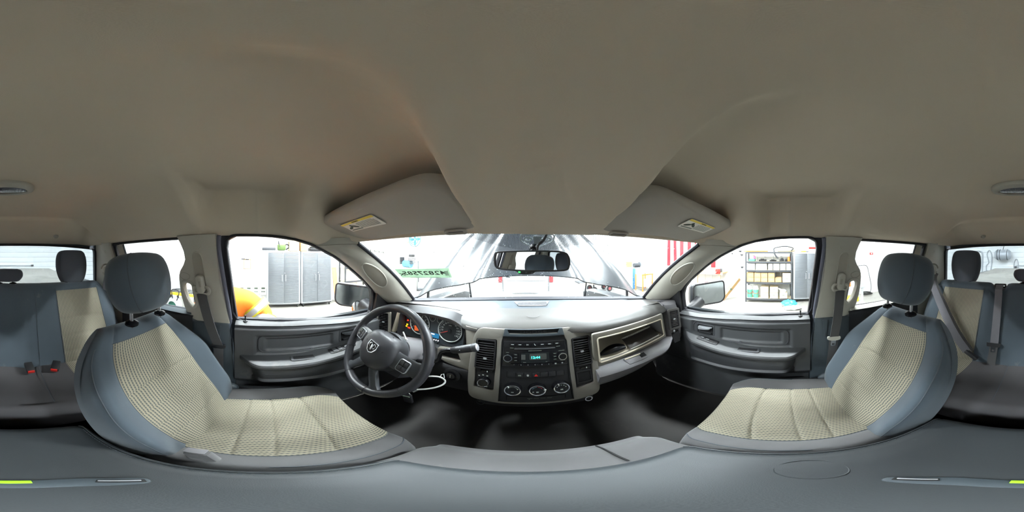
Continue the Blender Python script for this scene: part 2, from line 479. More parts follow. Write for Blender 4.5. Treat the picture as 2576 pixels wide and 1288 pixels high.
# ------------------------------------------------------------------ cab shell
def xs(z):                      # inside of the cab's side at height z (the sides lean in towards the roof)
    return 0.665 + (0.07 - z) * 0.355 if z > -0.33 else 0.807 + (-0.33 - z) * 0.02
def wsurf(x, t):                # windshield surface, t = 0 at the cowl, 1 at the roof
    return Vector((lerp(x, 0.9*x, t), lerp(1.0 - 0.5*x*x, 0.43 - 0.2*x*x, t) + 0.02*sin(PI*t), lerp(-0.268 - 0.02*x*x, 0.062 - 0.02*x*x, t) + 0.012*sin(PI*t)))
CENTRE_Z = [(-1.24, 0.088), (-1.20, 0.105), (-1.08, 0.158), (-0.985, 0.206), (-0.962, 0.219), (-0.955, 0.233), (-0.945, 0.238), (-0.90, 0.240), (-0.5, 0.244), (-0.3, 0.243), (-0.1, 0.232), (0.0, 0.203), (0.1, 0.155), (0.2, 0.113), (0.3, 0.082), (0.43, 0.058)]
POCKET_Z = [(-1.24, 0.088), (-1.20, 0.105), (-1.08, 0.158), (-0.985, 0.206), (-0.962, 0.219), (-0.955, 0.233), (-0.945, 0.238), (-0.90, 0.240), (-0.3, 0.243), (-0.1, 0.236), (0.0, 0.228), (0.1, 0.213), (0.2, 0.188), (0.28, 0.155), (0.345, 0.092), (0.43, 0.062)]
def head_edge(y):
    """x and z of the headliner's side edge"""
    if y <= 0.2: return pw([(-1.24, 0.675), (-0.9, 0.672), (-0.2, 0.667), (0.04, 0.665), (0.2, 0.677)], y), pw([(-1.24, 0.085), (-0.8, 0.085), (-0.36, 0.083), (-0.17, 0.082), (0.04, 0.080), (0.11, 0.068), (0.174, 0.051), (0.2, 0.042)], y)
    if y <= 0.343: t = (y-0.2)/0.143; return lerp(0.677, 0.594, t), lerp(0.042, 0.056, t)
    return 0.9*math.sqrt(max(0, 0.43-y)/0.2), lerp(0.056, 0.062, (y-0.343)/0.087)
def headliner(s, y):
    xo, zo = head_edge(y); x = s*xo; a = abs(s)
    wk_ = lerp(0.095, 0.155, sm(-0.05, 0.24, y)); k = sm(wk_ - 0.017, wk_ + 0.017, abs(x))
    z = lerp(pws(CENTRE_Z, y), pws(POCKET_Z, y), k)
    z += 0.010*math.exp(-((abs(x)-wk_)/0.035)**2) * -sm(0.0, 0.12, y)*(1-sm(0.36, 0.42, y))
    box = sm(-0.26, -0.205, y)*(1 - sm(0.045, 0.105, y))
    box2 = sm(-1.0, -0.95, y)
    s0 = lerp(0.54, 0.87, box); s0 = lerp(s0, 0.90, sm(0.12, 0.3, y)); s0 = lerp(0.8, s0, box2)
    w = sm(s0, 1.0, a)
    w = w**(1.35 - 0.55*box)
    return Vector((x, y, lerp(z, zo, w)))
ys = sorted(set([-1.24 + i*0.02 for i in range(61)] + [-0.98 + i*0.004 for i in range(14)] + [-0.04 + i*0.0125 for i in range(32)] + [0.36 + 0.007*i for i in range(10)] + [0.4299]))
ys = [y for y in ys if y <= 0.43]
rings = [[headliner(-1 + 2*j/120, y) for j in range(121)] for y in ys]
top_ = [[p + Vector((0, 0, 0.03)) for p in r_] for r_ in rings]
N_ = len(rings)*121
V1, F1 = vloft(rings, closed=False, cap=False); V2, F2 = vloft(top_, closed=False, cap=False)
mk('ceiling', (V1 + V2, F1 + [[k + N_ for k in f[::-1]] for f in F2]), M['headliner'], kind='structure', label='grey cloth headliner of the cab with raised pockets over the seats', smooth=180, recalc=False)
# outer roof skin keeps the lamps out
M['paint'] = P('dark_grey_metallic_paint', (24, 28, 33), 0.30, 0.0, var=0.08, vscale=60, spec=0.3, coat=0.35)
def roofskin(s, t):
    y = lerp(-1.30, 0.36, t); x = lerp(-0.70, 0.70, s)
    return Vector((x, y + (0.08*(1-(x/0.7)**2) if t > 0.5 else 0)*t, 0.345 - 0.10*(abs(x)/0.70)**4 - 0.15*sm(0.75, 1, t) - 0.13*sm(0.12, 0, t)))
mk('roof_skin', vslab(roofskin, 24, 24, (0, 0, 0.01)), M['paint'], kind='structure', label='dark grey outer roof panel of the truck cab', smooth=60)

# cab floor with tunnel
def floorf(s, t):
    x = lerp(-0.82, 0.82, s); y = lerp(-1.25, 1.05, t)
    hump = 0.13*(1 - sm(0.12, 0.26, abs(x)))*(0.35 + 0.65*sm(0.1, 0.75, y))
    toe = 0.45*sm(0.72, 1.05, y)
    return Vector((x, y, -1.06 + hump + toe + 0.1*sm(-0.62, -0.85, y)))
mk('floor', vslab(floorf, 48, 46, (0, 0, -0.03)), M['vinylfloor'], kind='structure', label='black vinyl cab floor with the raised transmission tunnel', smooth=60)
def firewall(s, t):
    x = lerp(-0.78, 0.78, s); z = lerp(-1.1, -0.47, t)
    return Vector((x, 1.06 - 0.1*(x/0.84)**2, z))
mk('wall_firewall', vslab(firewall, 12, 8, (0, 0.02, 0)), M['dark'], kind='structure', label='black firewall behind the dashboard')
# ------------------------------------------------------------------ windows, pillars, doors
def side(s, c=0.0):
    """local (y, z, inward) -> cab side; s = -1 driver's side, 1 passenger's side"""
    return lambda p: (s*(xs(p[1]) - p[2] - c), p[0], p[1])
def offs(poly, d):
    P_ = [Vector((p[0], p[1])) for p in poly]; n = len(P_); area = sum(P_[i-1].x*P_[i].y - P_[i].x*P_[i-1].y for i in range(n)); sg = 1 if area > 0 else -1
    out = []
    for i in range(n):
        a = (P_[i] - P_[i-1]); b = (P_[(i+1) % n] - P_[i])
        na = Vector((a.y, -a.x)).normalized() if a.length > 1e-9 else Vector((0, 0)); nb = Vector((b.y, -b.x)).normalized() if b.length > 1e-9 else na
        m = (na + nb)
        if m.length < 1e-6: m = na
        m.normalize(); out.append(tuple(P_[i] + m*sg*d))
    return out
sidename = {-1: "driver's", 1: "passenger's"}
# windshield
WS = mk('window_1', vslab(lambda s, t: wsurf(lerp(-0.70, 0.70, s), t), 28, 18, (0, 0.003, 0.005)), M['windshield'], kind='structure', label='windshield glass with rain drops above the dashboard', smooth=60, recalc=True)
edge = [wsurf(lerp(-0.69, 0.69, k/40), 0.0) for k in range(41)]
mk('lower_seal', vloft([[p + Vector((0, -0.030, -0.016)), p + Vector((0, -0.028, 0.004)), p + Vector((0, 0.008, 0.012)), p + Vector((0, 0.012, -0.016))] for p in edge]), M['rubber'], WS)
for s in (-1, 1):
    mk('side_seal', vtube([wsurf(s*0.662, t/20) + Vector((0, 0.002, -0.002)) for t in range(21)], 0.009, 8), M['rubber'], WS)
# dotted frit arch with the ram-head shield at the top centre of the windshield
M['frit'] = P('ceramic_frit', (30, 36, 40), 0.5)
dots = []
dot = vplate(ell(0.0013, 0.0013, 6), [], 0)
fr_in = lambda x, t: t > 0.84 + 0.13*(abs(x)/0.21)**1.8
def on_ws(x, t, vf, up=-0.002):
    o = wsurf(x, t); a = (wsurf(x + 0.01, t) - wsurf(x - 0.01, t)); b = (wsurf(x, t + 0.01) - wsurf(x, t - 0.01))
    Mx = frame(o, a, b); Mx.translation = o + Vector((Mx[0][2], Mx[1][2], Mx[2][2]))*up
    return tr(vf, Mx)
shield = roundpoly([(-0.048, 0.034), (0.048, 0.034), (0.050, -0.006), (0.022, -0.034), (0, -0.044), (-0.022, -0.034), (-0.050, -0.006)], 0.012)
for i in range(116):
    for j in range(36):
        x = -0.23 + i*0.004; t = 0.80 + j*0.0058 + (0.0029 if i % 2 else 0)
        if t < 0.995 and fr_in(x, t) : dots.append(on_ws(x, t, dot))
mk('frit_dots', join(*dots), M['frit'], WS, kind='stuff', smooth=0)
M['fritline'] = P('frit_badge_outline', (200, 210, 212), 0.5)
ram = [vplate(offs(shield, 0.001), [offs(shield, -0.004)], 0.0008)]
ram.append(vplate(roundpoly([(-0.012, 0.022), (0.012, 0.022), (0.010, -0.004), (0.005, -0.026), (-0.005, -0.026), (-0.010, -0.004)], 0.003), [], 0.0008))
for s in (-1, 1):
    ram.append(mv(tr(vplate(ell(0.014, 0.013, 20), [ell(0.008, 0.007, 20)], 0.0008), Matrix.Scale(1, 4)), s*0.027, 0.006, 0))
mk('frit_badge_emblem', on_ws(0, 0.935, join(*ram), -0.0035), M['fritline'], WS)
# rain drops on the windshield
drops = []
dr = random.Random(3)
while len(drops) < 340:
    x = dr.uniform(-0.52, 0.55); t = dr.uniform(0.06, 0.95)
    if dr.random() > 0.25 + 0.75*math.exp(-((x+0.2)/0.16)**2): continue
    r0 = dr.uniform(0.0009, 0.0026)
    drops.append(on_ws(x, t, ellipsoid(r0, r0*dr.uniform(0.8, 1.5), r0*0.5, 8, 4), 0.0075))
M['water'] = P('rain_drop', (235, 242, 245), 0.05, var=0.02, spec=1.0)
mk('rain_drops', join(*drops), M['water'], WS, kind='stuff')
# auction-lot sticker inside the windshield (read from outside, so mirrored here), and a faint barcode label
t_ = NT('sticker_vinyl'); sd1 = t_.n('ShaderNodeBsdfDiffuse'); sd2 = t_.n('ShaderNodeBsdfTranslucent'); smx = t_.n('ShaderNodeMixShader')
sc_n = t_.mix(t_.noise(30, 3), lin((176, 196, 178)), lin((196, 212, 196)))
t_.l(sc_n, sd1.inputs[0]); t_.l(sc_n, sd2.inputs[0]); smx.inputs[0].default_value = 0.45; t_.l(sd1.outputs[0], smx.inputs[1]); t_.l(sd2.outputs[0], smx.inputs[2]); t_.l(smx.outputs[0], t_.out.inputs['Surface'])
M['sticker'] = t_.m
M['ink'] = P('dark_green_ink', (62, 76, 62), 0.7); M['inklight'] = P('grey_ink', (120, 128, 118), 0.7)
wp_o, wp_n = wsurf(-0.46, 0.55) + Vector((0, -0.01, -0.012)), None
wa = wsurf(-0.36, 0.55) - wsurf(-0.56, 0.55); wb = wsurf(-0.46, 0.65) - wsurf(-0.46, 0.45); wp_n = wa.cross(wb)
q = [on_plane(900 + X/6.44, 570 + Y/6.44, wp_o, wp_n) for X, Y in ((600, 690), (1470, 670), (1525, 825), (715, 825))]
stk = thing('lot_sticker', 'pale green lot-number sticker reversed on the windshield', 'sticker', (q[2] + q[3])/2)
ctr = (q[0]+q[1]+q[2]+q[3])/4; ax = ((q[1]+q[2]) - (q[0]+q[3])); ay = ((q[0]+q[1]) - (q[2]+q[3])); sw, sh = ax.length/2, ay.length/2
SM = frame(ctr, ax, ay)
mk('sheet', tr(mv(vbox(sw, sh, 0.001), 0, 0, 0), SM), M['sticker'], stk)
flip = Matrix.Scale(-1, 4, (1, 0, 0))
mk('lot_number', tr(mv(tr(vtext('42827585', sh*0.57, 0.0003, bold=0.0006), flip), sw*0.012, 0.004, 0.0012), SM), M['ink'], stk)
mk('lot_letter', tr(mv(tr(vtext('X', sh*0.42, 0.0003, bold=0.0006), flip), -sw*0.425, -0.008, 0.0012), SM), M['ink'], stk)
bars = [mv(vbox(0.0012, sh*0.5, 0.0006), sw*0.405 + k*0.0022, 0, 0.0012) for k in range(7)] + [mv(vbox(sw*0.6, 0.0012, 0.0006), 0, -sh*0.42, 0.0012)] + [mv(vbox(0.0016, sh*0.09, 0.0006), sw*0.468, sh*(-0.35 + 0.12*k), 0.0012) for k in range(6)]
mk('fine_print', tr(join(*bars), SM), M['inklight'], stk, kind='stuff')
o2 = wsurf(-0.60, 0.90) + Vector((0.0, -0.008, -0.008)); BM2 = frame(o2, wsurf(-0.5, 0.9) - wsurf(-0.7, 0.9), wsurf(-0.6, 0.95) - wsurf(-0.6, 0.85)) @ Matrix.Rotation(rad(-24), 4, 'Z')
bl = thing('barcode_label', 'small see-through barcode label in the top corner of the windshield', 'label', o2)
mk('backing', tr(vplate(rr(0.062, 0.030, 0.003), [], 0.0006), BM2), GLASS('clear_label_film', (0.86, 0.88, 0.84), 0.3), bl)
mk('barcode', tr(join(*[mv(vbox(0.0022 if k % 3 else 0.0036, 0.014, 0.0004), -0.026 + k*0.0058, 0.004, 0.0012) for k in range(10)]), BM2), M['inklight'], bl)

FW = [(-0.148, -0.315), (-0.160, -0.12), (-0.168, 0.03), (-0.160, 0.066), (-0.128, 0.081), (-0.05, 0.080), (0.02, 0.076), (0.11, 0.064), (0.175, 0.046), (0.24, 0.018), (0.287, -0.004), (0.34, -0.036), (0.375, -0.058), (0.44, -0.106), (0.484, -0.139), (0.53, -0.186), (0.552, -0.23), (0.562, -0.28), (0.566, -0.335), (0.555, -0.350), (0.45, -0.352), (0.24, -0.334), (0.05, -0.317)]
RW = [(-0.862, -0.285), (-0.868, 0.045), (-0.858, 0.068), (-0.835, 0.078), (-0.38, 0.080), (-0.36, 0.075), (-0.355, 0.05), (-0.345, -0.285), (-0.36, -0.293), (-0.845, -0.293)]
BP = [(-0.197, 0.087), (-0.204, -0.02), (-0.200, -0.12), (-0.190, -0.22), (-0.176, -0.338), (-0.25, -0.338), (-0.344, -0.342), (-0.372, -0.333), (-0.392, -0.312), (-0.404, -0.26), (-0.409, -0.202), (-0.407, -0.150), (-0.402, -0.104), (-0.390, -0.070), (-0.366, -0.040), (-0.352, -0.015), (-0.352, 0.02), (-0.362, 0.055), (-0.375, 0.087)]
BH = [(-0.345, -0.128), (-0.338, -0.140), (-0.333, -0.19), (-0.334, -0.225), (-0.343, -0.245), (-0.352, -0.250), (-0.366, -0.235), (-0.378, -0.205), (-0.385, -0.160), (-0.383, -0.138), (-0.372, -0.127), (-0.358, -0.125)]
wi = 2
for s in (-1, 1):
    who = sidename[s]
    # front side window
    w = mk('window_%d' % wi, tr(vplate(offs(FW, 0.006), [], 0.004), side(s, -0.028)), M['glass'], kind='structure', label="clear front door glass on the %s side" % who, smooth=0); wi += 1
    mk('window_seal', tr(vplate(offs(FW, 0.030), [offs(FW, -0.002)], 0.024, 0.0), side(s, -0.030)), M['rubber'], w, smooth=30)
    mk('seal_lip', vtube([side(s)((p[0], p[1], 0.002)) for p in spline(FW, 90, True)], 0.0055, 6, True), M['rubber'], w)
    mk('weatherstrip', vtube([side(s)((p[0], p[1], 0.016)) for p in spline([(-0.19, -0.40), (-0.176, -0.30), (-0.186, -0.12), (-0.194, 0.02), (-0.193, 0.055), (-0.188, 0.080)], 36)], 0.0095, 8), P('grey_weatherstrip_%s' % ('a' if s < 0 else 'b'), (96, 98, 112), 0.6), w)
    # rear side window with its light divider bar
    w = mk('window_%d' % wi, tr(vplate(offs(RW, 0.006), [], 0.004), side(s, -0.028)), M['glass'], kind='structure', label="rear door glass on the %s side" % who, smooth=0); wi += 1
    mk('window_seal', tr(vplate(offs(RW, 0.032), [offs(RW, -0.001)], 0.026), side(s, -0.030)), M['rubber'], w, smooth=30)
    mk('seal_lip', vtube([side(s)((p[0], p[1], 0.0)) for p in spline(RW, 70, True)], 0.008, 6, True), M['rubber'], w)
    mk('divider_bar', tr(vplate([(-0.852, -0.285), (-0.856, 0.070), (-0.790, 0.074), (-0.772, -0.285)], [], 0.012, 0.003), side(s, -0.024)), M['pillar'], w)
    mk('divider_seal', vtube([side(s)((lerp(-0.772, -0.788, k/8), lerp(-0.285, 0.072, k/8), -0.014)) for k in range(9)], 0.006, 6), M['rubber'], w)
    # B-pillar trim with the handle hole
    b = mk('trim_%d' % (1 if s < 0 else 2), tr(vplate(BP, [BH], 0.030, 0.006), side(s, 0.0)), M['pillar'], kind='structure', label="beige upper trim of the pillar behind the %s door, pierced by a grab hole" % who, smooth=35)
    mk('hole_rim', vtube([side(s)((p[0], p[1], 0.030)) for p in spline(offs(BH, 0.006), 40, True)], 0.0075, 8, True), M['pillar'], b)
    slot = roundpoly([(-0.262, -0.16), (-0.268, 0.005), (-0.290, 0.018), (-0.312, 0.010), (-0.318, -0.16)], [0.004, 0.02, 0.02, 0.02, 0.004])
    mk('belt_track', tr(vplate(slot, [], 0.002), side(s, 0.0295)), M['pillar_shade'], b)
    mk('track_rim', vtube([side(s)((p[0], p[1], 0.031)) for p in slot[:]], 0.0024, 6), M['pillar'], b)
    badge = [(-0.262, 0.048), (-0.302, 0.048), (-0.298, 0.034), (-0.284, 0.026), (-0.268, 0.034)]
    mk('cover_plug', tr(vplate(roundpoly(badge, 0.008), [], 0.0015), side(s, 0.0295)), M['pillar'], b)
    mk('seat_label', vtube([side(s)((p[0], p[1], 0.031)) for p in spline([(-0.342, -0.086), (-0.372, -0.076), (-0.394, -0.090), (-0.372, -0.110), (-0.346, -0.104)], 24, True)], 0.0012, 5, True), M['pillar_shade'], b)
    LB = [(-0.176, -0.334), (-0.404, -0.345), (-0.42, -0.60), (-0.42, -1.06), (-0.15, -1.06), (-0.155, -0.60)]
    b2 = mk('trim_%d' % (3 if s < 0 else 4), tr(vplate(LB, [], 0.040, 0.008), side(s, 0.0)), M['lower'], kind='structure', label="dark lower pillar trim below the %s seat belt" % who, smooth=35)
    mk('trim_rib', tr(vplate(roundpoly([(-0.215, -0.345), (-0.245, -0.345), (-0.236, -0.45), (-0.226, -0.45)], 0.003), [], 0.006, 0.002), side(s, 0.0385)), M['lower'], b2)
    # C-pillar trim
    rings = []
    for k in range(13):
        z = lerp(-0.62, 0.135, k/12); x = xs(min(z, 0.085))
        rings.append([(s*(x+0.03), -0.885, z), (s*(x-0.012), -0.885, z), (s*(x-0.020), -0.895, z), (s*(x-0.012), -1.0, z), (s*lerp(0.735, x, 0.25), -1.12, z), (s*0.735, -1.20, z), (s*0.728, -1.236, z), (s*0.79, -1.236, z)])
    c = mk('trim_%d' % (5 if s < 0 else 6), vloft(rings), M['pillar'], kind='structure', label="beige corner trim behind the rear door on the %s side" % who, smooth=35)
    mk('cover_plug', tr(vplate(roundpoly([(-0.955, 0.040), (-0.985, 0.040), (-0.983, 0.022), (-0.970, 0.016), (-0.957, 0.022)], 0.006), [], 0.0016), side(s, 0.0135)), M['pillar'], c)
    # A-pillar trim with its handle recess
    Bc = spline([(0.19, 0.042), (0.24, 0.020), (0.287, -0.002), (0.34, -0.035), (0.40, -0.076), (0.46, -0.122), (0.52, -0.174), (0.575, -0.228), (0.66, -0.292)], 25)
    rings = []
    for k in range(25):
        t = 1 - k/24; A = wsurf(s*0.660, t); yb, zb = Bc[k][0], Bc[k][1]; B = Vector((s*(xs(zb) - 0.004), yb, zb))
        mid = (A + B)/2; inn = Vector((-s*0.55, -0.75, 0.1)); inn.normalize()
        ring = []
        for j in range(13):
            q_ = j/12; p = A.lerp(B, q_); ring.append(p + inn*((0.010 + 0.030*sm(0, 0.3, k/24))*math.sin(PI*q_)**0.7))
        ring += [B + Vector((s*0.03, 0.02, 0)), A + Vector((s*0.05, 0.05, 0.0))]
        rings.append(ring)
    a = mk('trim_%d' % (7 if s < 0 else 8), vloft([[Vector(p) + Vector((0, -0.022, 0.020)) for p in rings[0]]] + rings), M['pillar'], kind='structure', label="beige windshield pillar trim on the %s side with a long oval recess" % who, smooth=50)
    Arec = rings
    def onA(k, j):
        i = min(int(k), 23); f = k - i; jj = min(int(j), 11); g = j - jj
        p0 = Vector(Arec[i][jj]).lerp(Vector(Arec[i+1][jj]), f); p1 = Vector(Arec[i][jj+1]).lerp(Vector(Arec[i+1][jj+1]), f)
        return p0.lerp(p1, g)
    inn = Vector((-s*0.55, -0.75, 0.1)).normalized()
    # oval hand recess: flat panel toned darker as its shade, and rim
    ov = lambda r_, th: (12.6 + 4.4*r_*cos(th), 5.9 + 2.6*r_*sin(th) + 1.2*r_*cos(th))
    dish = []
    for i in range(7):
        r_ = i/6
        dish.append([onA(*ov(r_, 2*PI*m/36)) + inn*(0.0015 - 0.0*(1-r_**2)) for m in range(36)])
    mk('recess_panel', vloft(dish, cap=False), M['pillar_shade'], a, smooth=60)
    mk('recess_rim', vtube([onA(*ov(1.04, 2*PI*m/40)) + inn*0.001 for m in range(40)], 0.0034, 8, True), M['pillar'], a)
    mk('joint_line', vtube([onA(0.4, 12*m/14) + inn*0.0005 for m in range(15)], 0.0016, 5), M['pillar_shade'], a)
    # sail panel in front of the door glass
    mk('trim_%d' % (9 if s < 0 else 10), tr(vplate([(0.556, -0.205), (0.570, -0.362), (0.80, -0.362), (0.72, -0.300), (0.66, -0.275), (0.60, -0.235)], [], 0.03, 0.005), side(s, -0.004)), M['black'], kind='structure', label="black triangular trim at the foot of the windshield pillar, %s side" % who, smooth=35)
    # body side behind the trims
    mk('wall_cab_%s' % ('left' if s < 0 else 'right'), mv(vbox(0.03, 2.36, 0.76), s*0.865, -0.11, -0.72), M['paint'], kind='structure', label="painted body side of the truck outside the %s doors" % who)

# rear wall and rear window
RWH = roundpoly([(-0.733, -0.30), (0.733, -0.30), (0.722, 0.060), (0.40, 0.084), (-0.40, 0.084), (-0.722, 0.060)], [0.03, 0.03, 0.03, 0.2, 0.2, 0.03], 6)
ym = lambda p: (p[0], -1.232 - p[2] - 0.02*(p[1] + 0.3)*-1, p[1])
mk('wall_cab_rear', tr(vplate([(-0.84, -1.1), (0.84, -1.1), (0.80, 0.0), (0.72, 0.16), (-0.72, 0.16), (-0.80, 0.0)], [RWH], 0.04), ym), M['lower'], kind='structure', label='rear wall of the cab behind the back seat')
w = mk('window_%d' % wi, tr(mv(vplate(offs(RWH, 0.004), [], 0.004), 0, 0, 0.018), ym), GLASS('rear_window_glass', (0.66, 0.70, 0.72), 1.0, haze=0.05), kind='structure', label='rear window glass of the cab'); wi += 1
mk('window_seal', vtube([ym((p[0], p[1], -0.002)) for p in RWH], 0.009, 6, True), M['rubber'], w)

# ------------------------------------------------------------------ doors
def rbox(y, z, y0, y1, z0, z1, e):
    return sm(y0 - e, y0 + e, y)*(1 - sm(y1 - e, y1 + e, y))*sm(z0 - e, z0 + e, z)*(1 - sm(z1 - e, z1 + e, z))
def belt(y): return pw([(-0.17, -0.328), (0.0, -0.328), (0.2, -0.334), (0.45, -0.356), (0.80, -0.362)], y)
def zt(y): return pws([(-0.2, -0.508), (0.15, -0.504), (0.3, -0.490), (0.42, -0.470), (0.52, -0.456)], y)
di = 1
for s in (-1, 1):
    who = sidename[s]
    d = thing('door_%d' % di, "dark grey front door panel with armrest on the %s side" % who, None, (s*0.80, 0.25, -1.05), kind='structure'); di += 1
    def pan(a, b, s=s):
        y = lerp(-0.150, 0.80, a); zb = belt(y); z = lerp(-1.02, zb, b**0.85)
        c = 0.050*sm(0.0, 0.030, zb - z)**0.6 + 0.002
        c -= 0.013*rbox(y, z, -0.055, 0.475, -0.502, -0.388, 0.008)
        c -= 0.009*rbox(y, z, -0.012, 0.305, -0.478, -0.408, 0.006)
        c -= 0.006*rbox(y, z, 0.345, 0.452, -0.470, -0.402, 0.005)
        c -= 0.035*sm(-0.68, -0.74, z)
        return Vector((s*(xs(z) - c), y, z))
    mk('panel', vgrid(pan, 150, 130), M['door'], d, smooth=60)
    mk('belt_ledge', vloft([[(s*(xs(belt(y)) + 0.02), y, belt(y) + 0.006), (s*(xs(belt(y)) - 0.016), y, belt(y) + 0.008), (s*(xs(belt(y)) - 0.040), y, belt(y) - 0.006), (s*(xs(belt(y)) - 0.030), y, belt(y) - 0.020), (s*(xs(belt(y)) + 0.02), y, belt(y) - 0.02)] for y in [lerp(-0.150, 0.62, k/24) for k in range(25)]]), M['door'], d, smooth=50)
    # armrest and map pocket, lofted along the door
    ar, mp = [], []
    for k in range(41):
        y = lerp(-0.125, 0.525, k/40); e = sm(0, 0.16, k/40)**0.6*(1 - sm(0.84, 1.0, k/40))**0.6; z = zt(y); c1 = 0.055 + 0.085*e
        ar.append([side(s)((y, zz, cc)) for cc, zz in ((0.03, z + 0.003), (c1 - 0.012, z + 0.002), (c1 - 0.002, z - 0.002), (c1 + 0.003, z - 0.010), (c1 + 0.002, z - 0.022), (c1 - 0.006, z - 0.032), (0.03, z - 0.044))])
        y2 = lerp(-0.085, 0.51, k/40); z = zt(y2); e2 = sm(0, 0.12, k/40)**0.6*(1 - sm(0.88, 1.0, k/40))**0.6; c2 = 0.045 + 0.068*e2
        bot = -0.662 + 0.02*sm(0.5, 1, k/40)
        mp.append([side(s)((y2, zz, cc)) for cc, zz in ((0.03, z - 0.045), (c2 - 0.004, z - 0.047), (c2 - 0.002, z - 0.075), (c2 - 0.012, lerp(z - 0.08, bot, 0.5)), (c2 - 0.018, bot + 0.022), (c2 - 0.008, bot + 0.010), (c2 - 0.012, bot), (0.03, bot - 0.012))])
    ao = mk('armrest', vloft(ar), M['door'], d, smooth=28)
    po = mk('map_pocket', vloft(mp), M['doorin'], d, smooth=50)
    mk('pocket_rib', vtube([side(s)((y, zt(y) - 0.085 + 0.012*sm(0.04, 0.08, y)*(1 - sm(0.34, 0.38, y)), 0.1065)) for y in [lerp(-0.01, 0.44, k/22) for k in range(23)]], 0.003, 6), M['doorin'], po)
    # inset rim
    mk('inset_rim', vtube([side(s)((p[0], p[1], 0.041)) for p in rr(0.515, 0.100, 0.03, 5, 0.215, -0.440)], 0.003, 6, True), M['doorin'], d)
    # pull cup in the armrest
    cupM = lambda p, s=s: side(s)((0.170 + p[0], zt(0.17) + 0.0025 + p[2], 0.092 + p[1]))
    cup = mk('pull_cup', tr(vplate(rr(0.150, 0.044, 0.008), [rr(0.128, 0.030, 0.005)], 0.003, 0.001), cupM), M['doorin'], d)
    mk('cup_well', tr(mv(vbox(0.130, 0.032, 0.002), 0, 0, 0.0008), cupM), M['dark'], cup)
    # window and lock switches
    y0 = 0.335 if s < 0 else 0.36; wd = 0.13 if s < 0 else 0.115
    swM = lambda p, s=s, y0=y0: side(s)((y0 + p[0], zt(y0 + p[0]) + 0.002 + p[2], 0.088 + p[1]))
    sb = mk('switch_panel', tr(vplate(rr(wd, 0.046, 0.010), [], 0.004, 0.0015), swM), M['black'], d)
    bt = [(-0.040, -0.008), (-0.040, 0.012), (-0.014, -0.008), (-0.014, 0.012), (0.018, 0.002), (0.044, 0.002)] if s < 0 else [(0.0, 0.0), (0.030, 0.0)]
    for (bx, by) in bt:
        mk('button', tr(mv(vbox(0.019, 0.014, 0.007, 0.0025), bx, by, 0.006), swM), M['door'], sb)
    if s > 0: mk('cup_well', tr(mv(vbox(0.045, 0.030, 0.002), -0.032, 0, 0.0042), swM), M['dark'], sb)
    # inside door handle
    hb = mk('handle_bezel', tr(vplate(rr(0.112, 0.074, 0.010, 4, 0.398, -0.437), [rr(0.096, 0.058, 0.008, 4, 0.398, -0.437)], 0.006, 0.002), side(s, 0.034)), M['doorin'], d)
    mk('handle_well', tr(vplate(rr(0.100, 0.062, 0.008, 4, 0.398, -0.437), [], 0.002), side(s, 0.033)), M['dark'], hb)
    lever = roundpoly([(0.352, -0.414), (0.440, -0.416), (0.440, -0.440), (0.400, -0.436), (0.372, -0.430)], 0.008)
    mk('handle_lever', tr(vplate(lever, [], 0.014, 0.004), side(s, 0.037)), M['silver'] if s > 0 else M['wheelplastic'], hb, label='worn bright lever' if s > 0 else None)
    mk('handle_grip', tr(vplate(roundpoly([(0.360, -0.452), (0.440, -0.448), (0.436, -0.464), (0.366, -0.464)], 0.006), [], 0.010, 0.003), side(s, 0.035)), M['black'], hb)
    # lock pin
    lp = Vector(side(s)((-0.105, -0.322, 0.012)))
    lk = mk('lock_pin', join(mv(vlathe([(0, 0), (0.012, 0), (0.011, 0.004), (0.006, 0.006), (0, 0.006)], 16), *lp), mv(vlathe([(0, 0), (0.0045, 0), (0.0035, 0.012), (0.0042, 0.022), (0.0040, 0.028), (0, 0.030)], 12), *(lp + Vector((0, 0, 0.004))))), M['black'], d)
    # small screw in the pocket
    mk('trim_screw', tr(mv(vcyl(0.004, 0.002, 12), 0.20, -0.478, 0), side(s, 0.043)), M['steel'], d)
    # rear door
    d2 = thing('door_%d' % di, "dark grey rear door panel below the side glass, %s side" % who, None, (s*0.80, -0.6, -1.05), kind='structure'); di += 1
    def pan2(a, b, s=s):
        y = lerp(-0.90, -0.36, a); zb = -0.297; z = lerp(-1.02, zb, b**0.85)
        c = 0.045*sm(0.0, 0.030, zb - z)**0.6 + 0.002 - 0.012*rbox(y, z, -0.80, -0.45, -0.47, -0.38, 0.01) + 0.04*rbox(y, z, -0.85, -0.42, -0.60, -0.50, 0.02)
        return Vector((s*(xs(z) - c), y, z))
    mk('panel', vgrid(pan2, 50, 60), M['black'], d2, smooth=60)
    mk('belt_ledge', vloft([[(s*(xs(-0.295) + 0.02), y, -0.290), (s*(xs(-0.295) - 0.018), y, -0.288), (s*(xs(-0.295) - 0.044), y, -0.302), (s*(xs(-0.295) + 0.02), y, -0.320)] for y in (-0.89, -0.6, -0.37)]), M['pillar'] if s > 0 else M['lower'], d2)
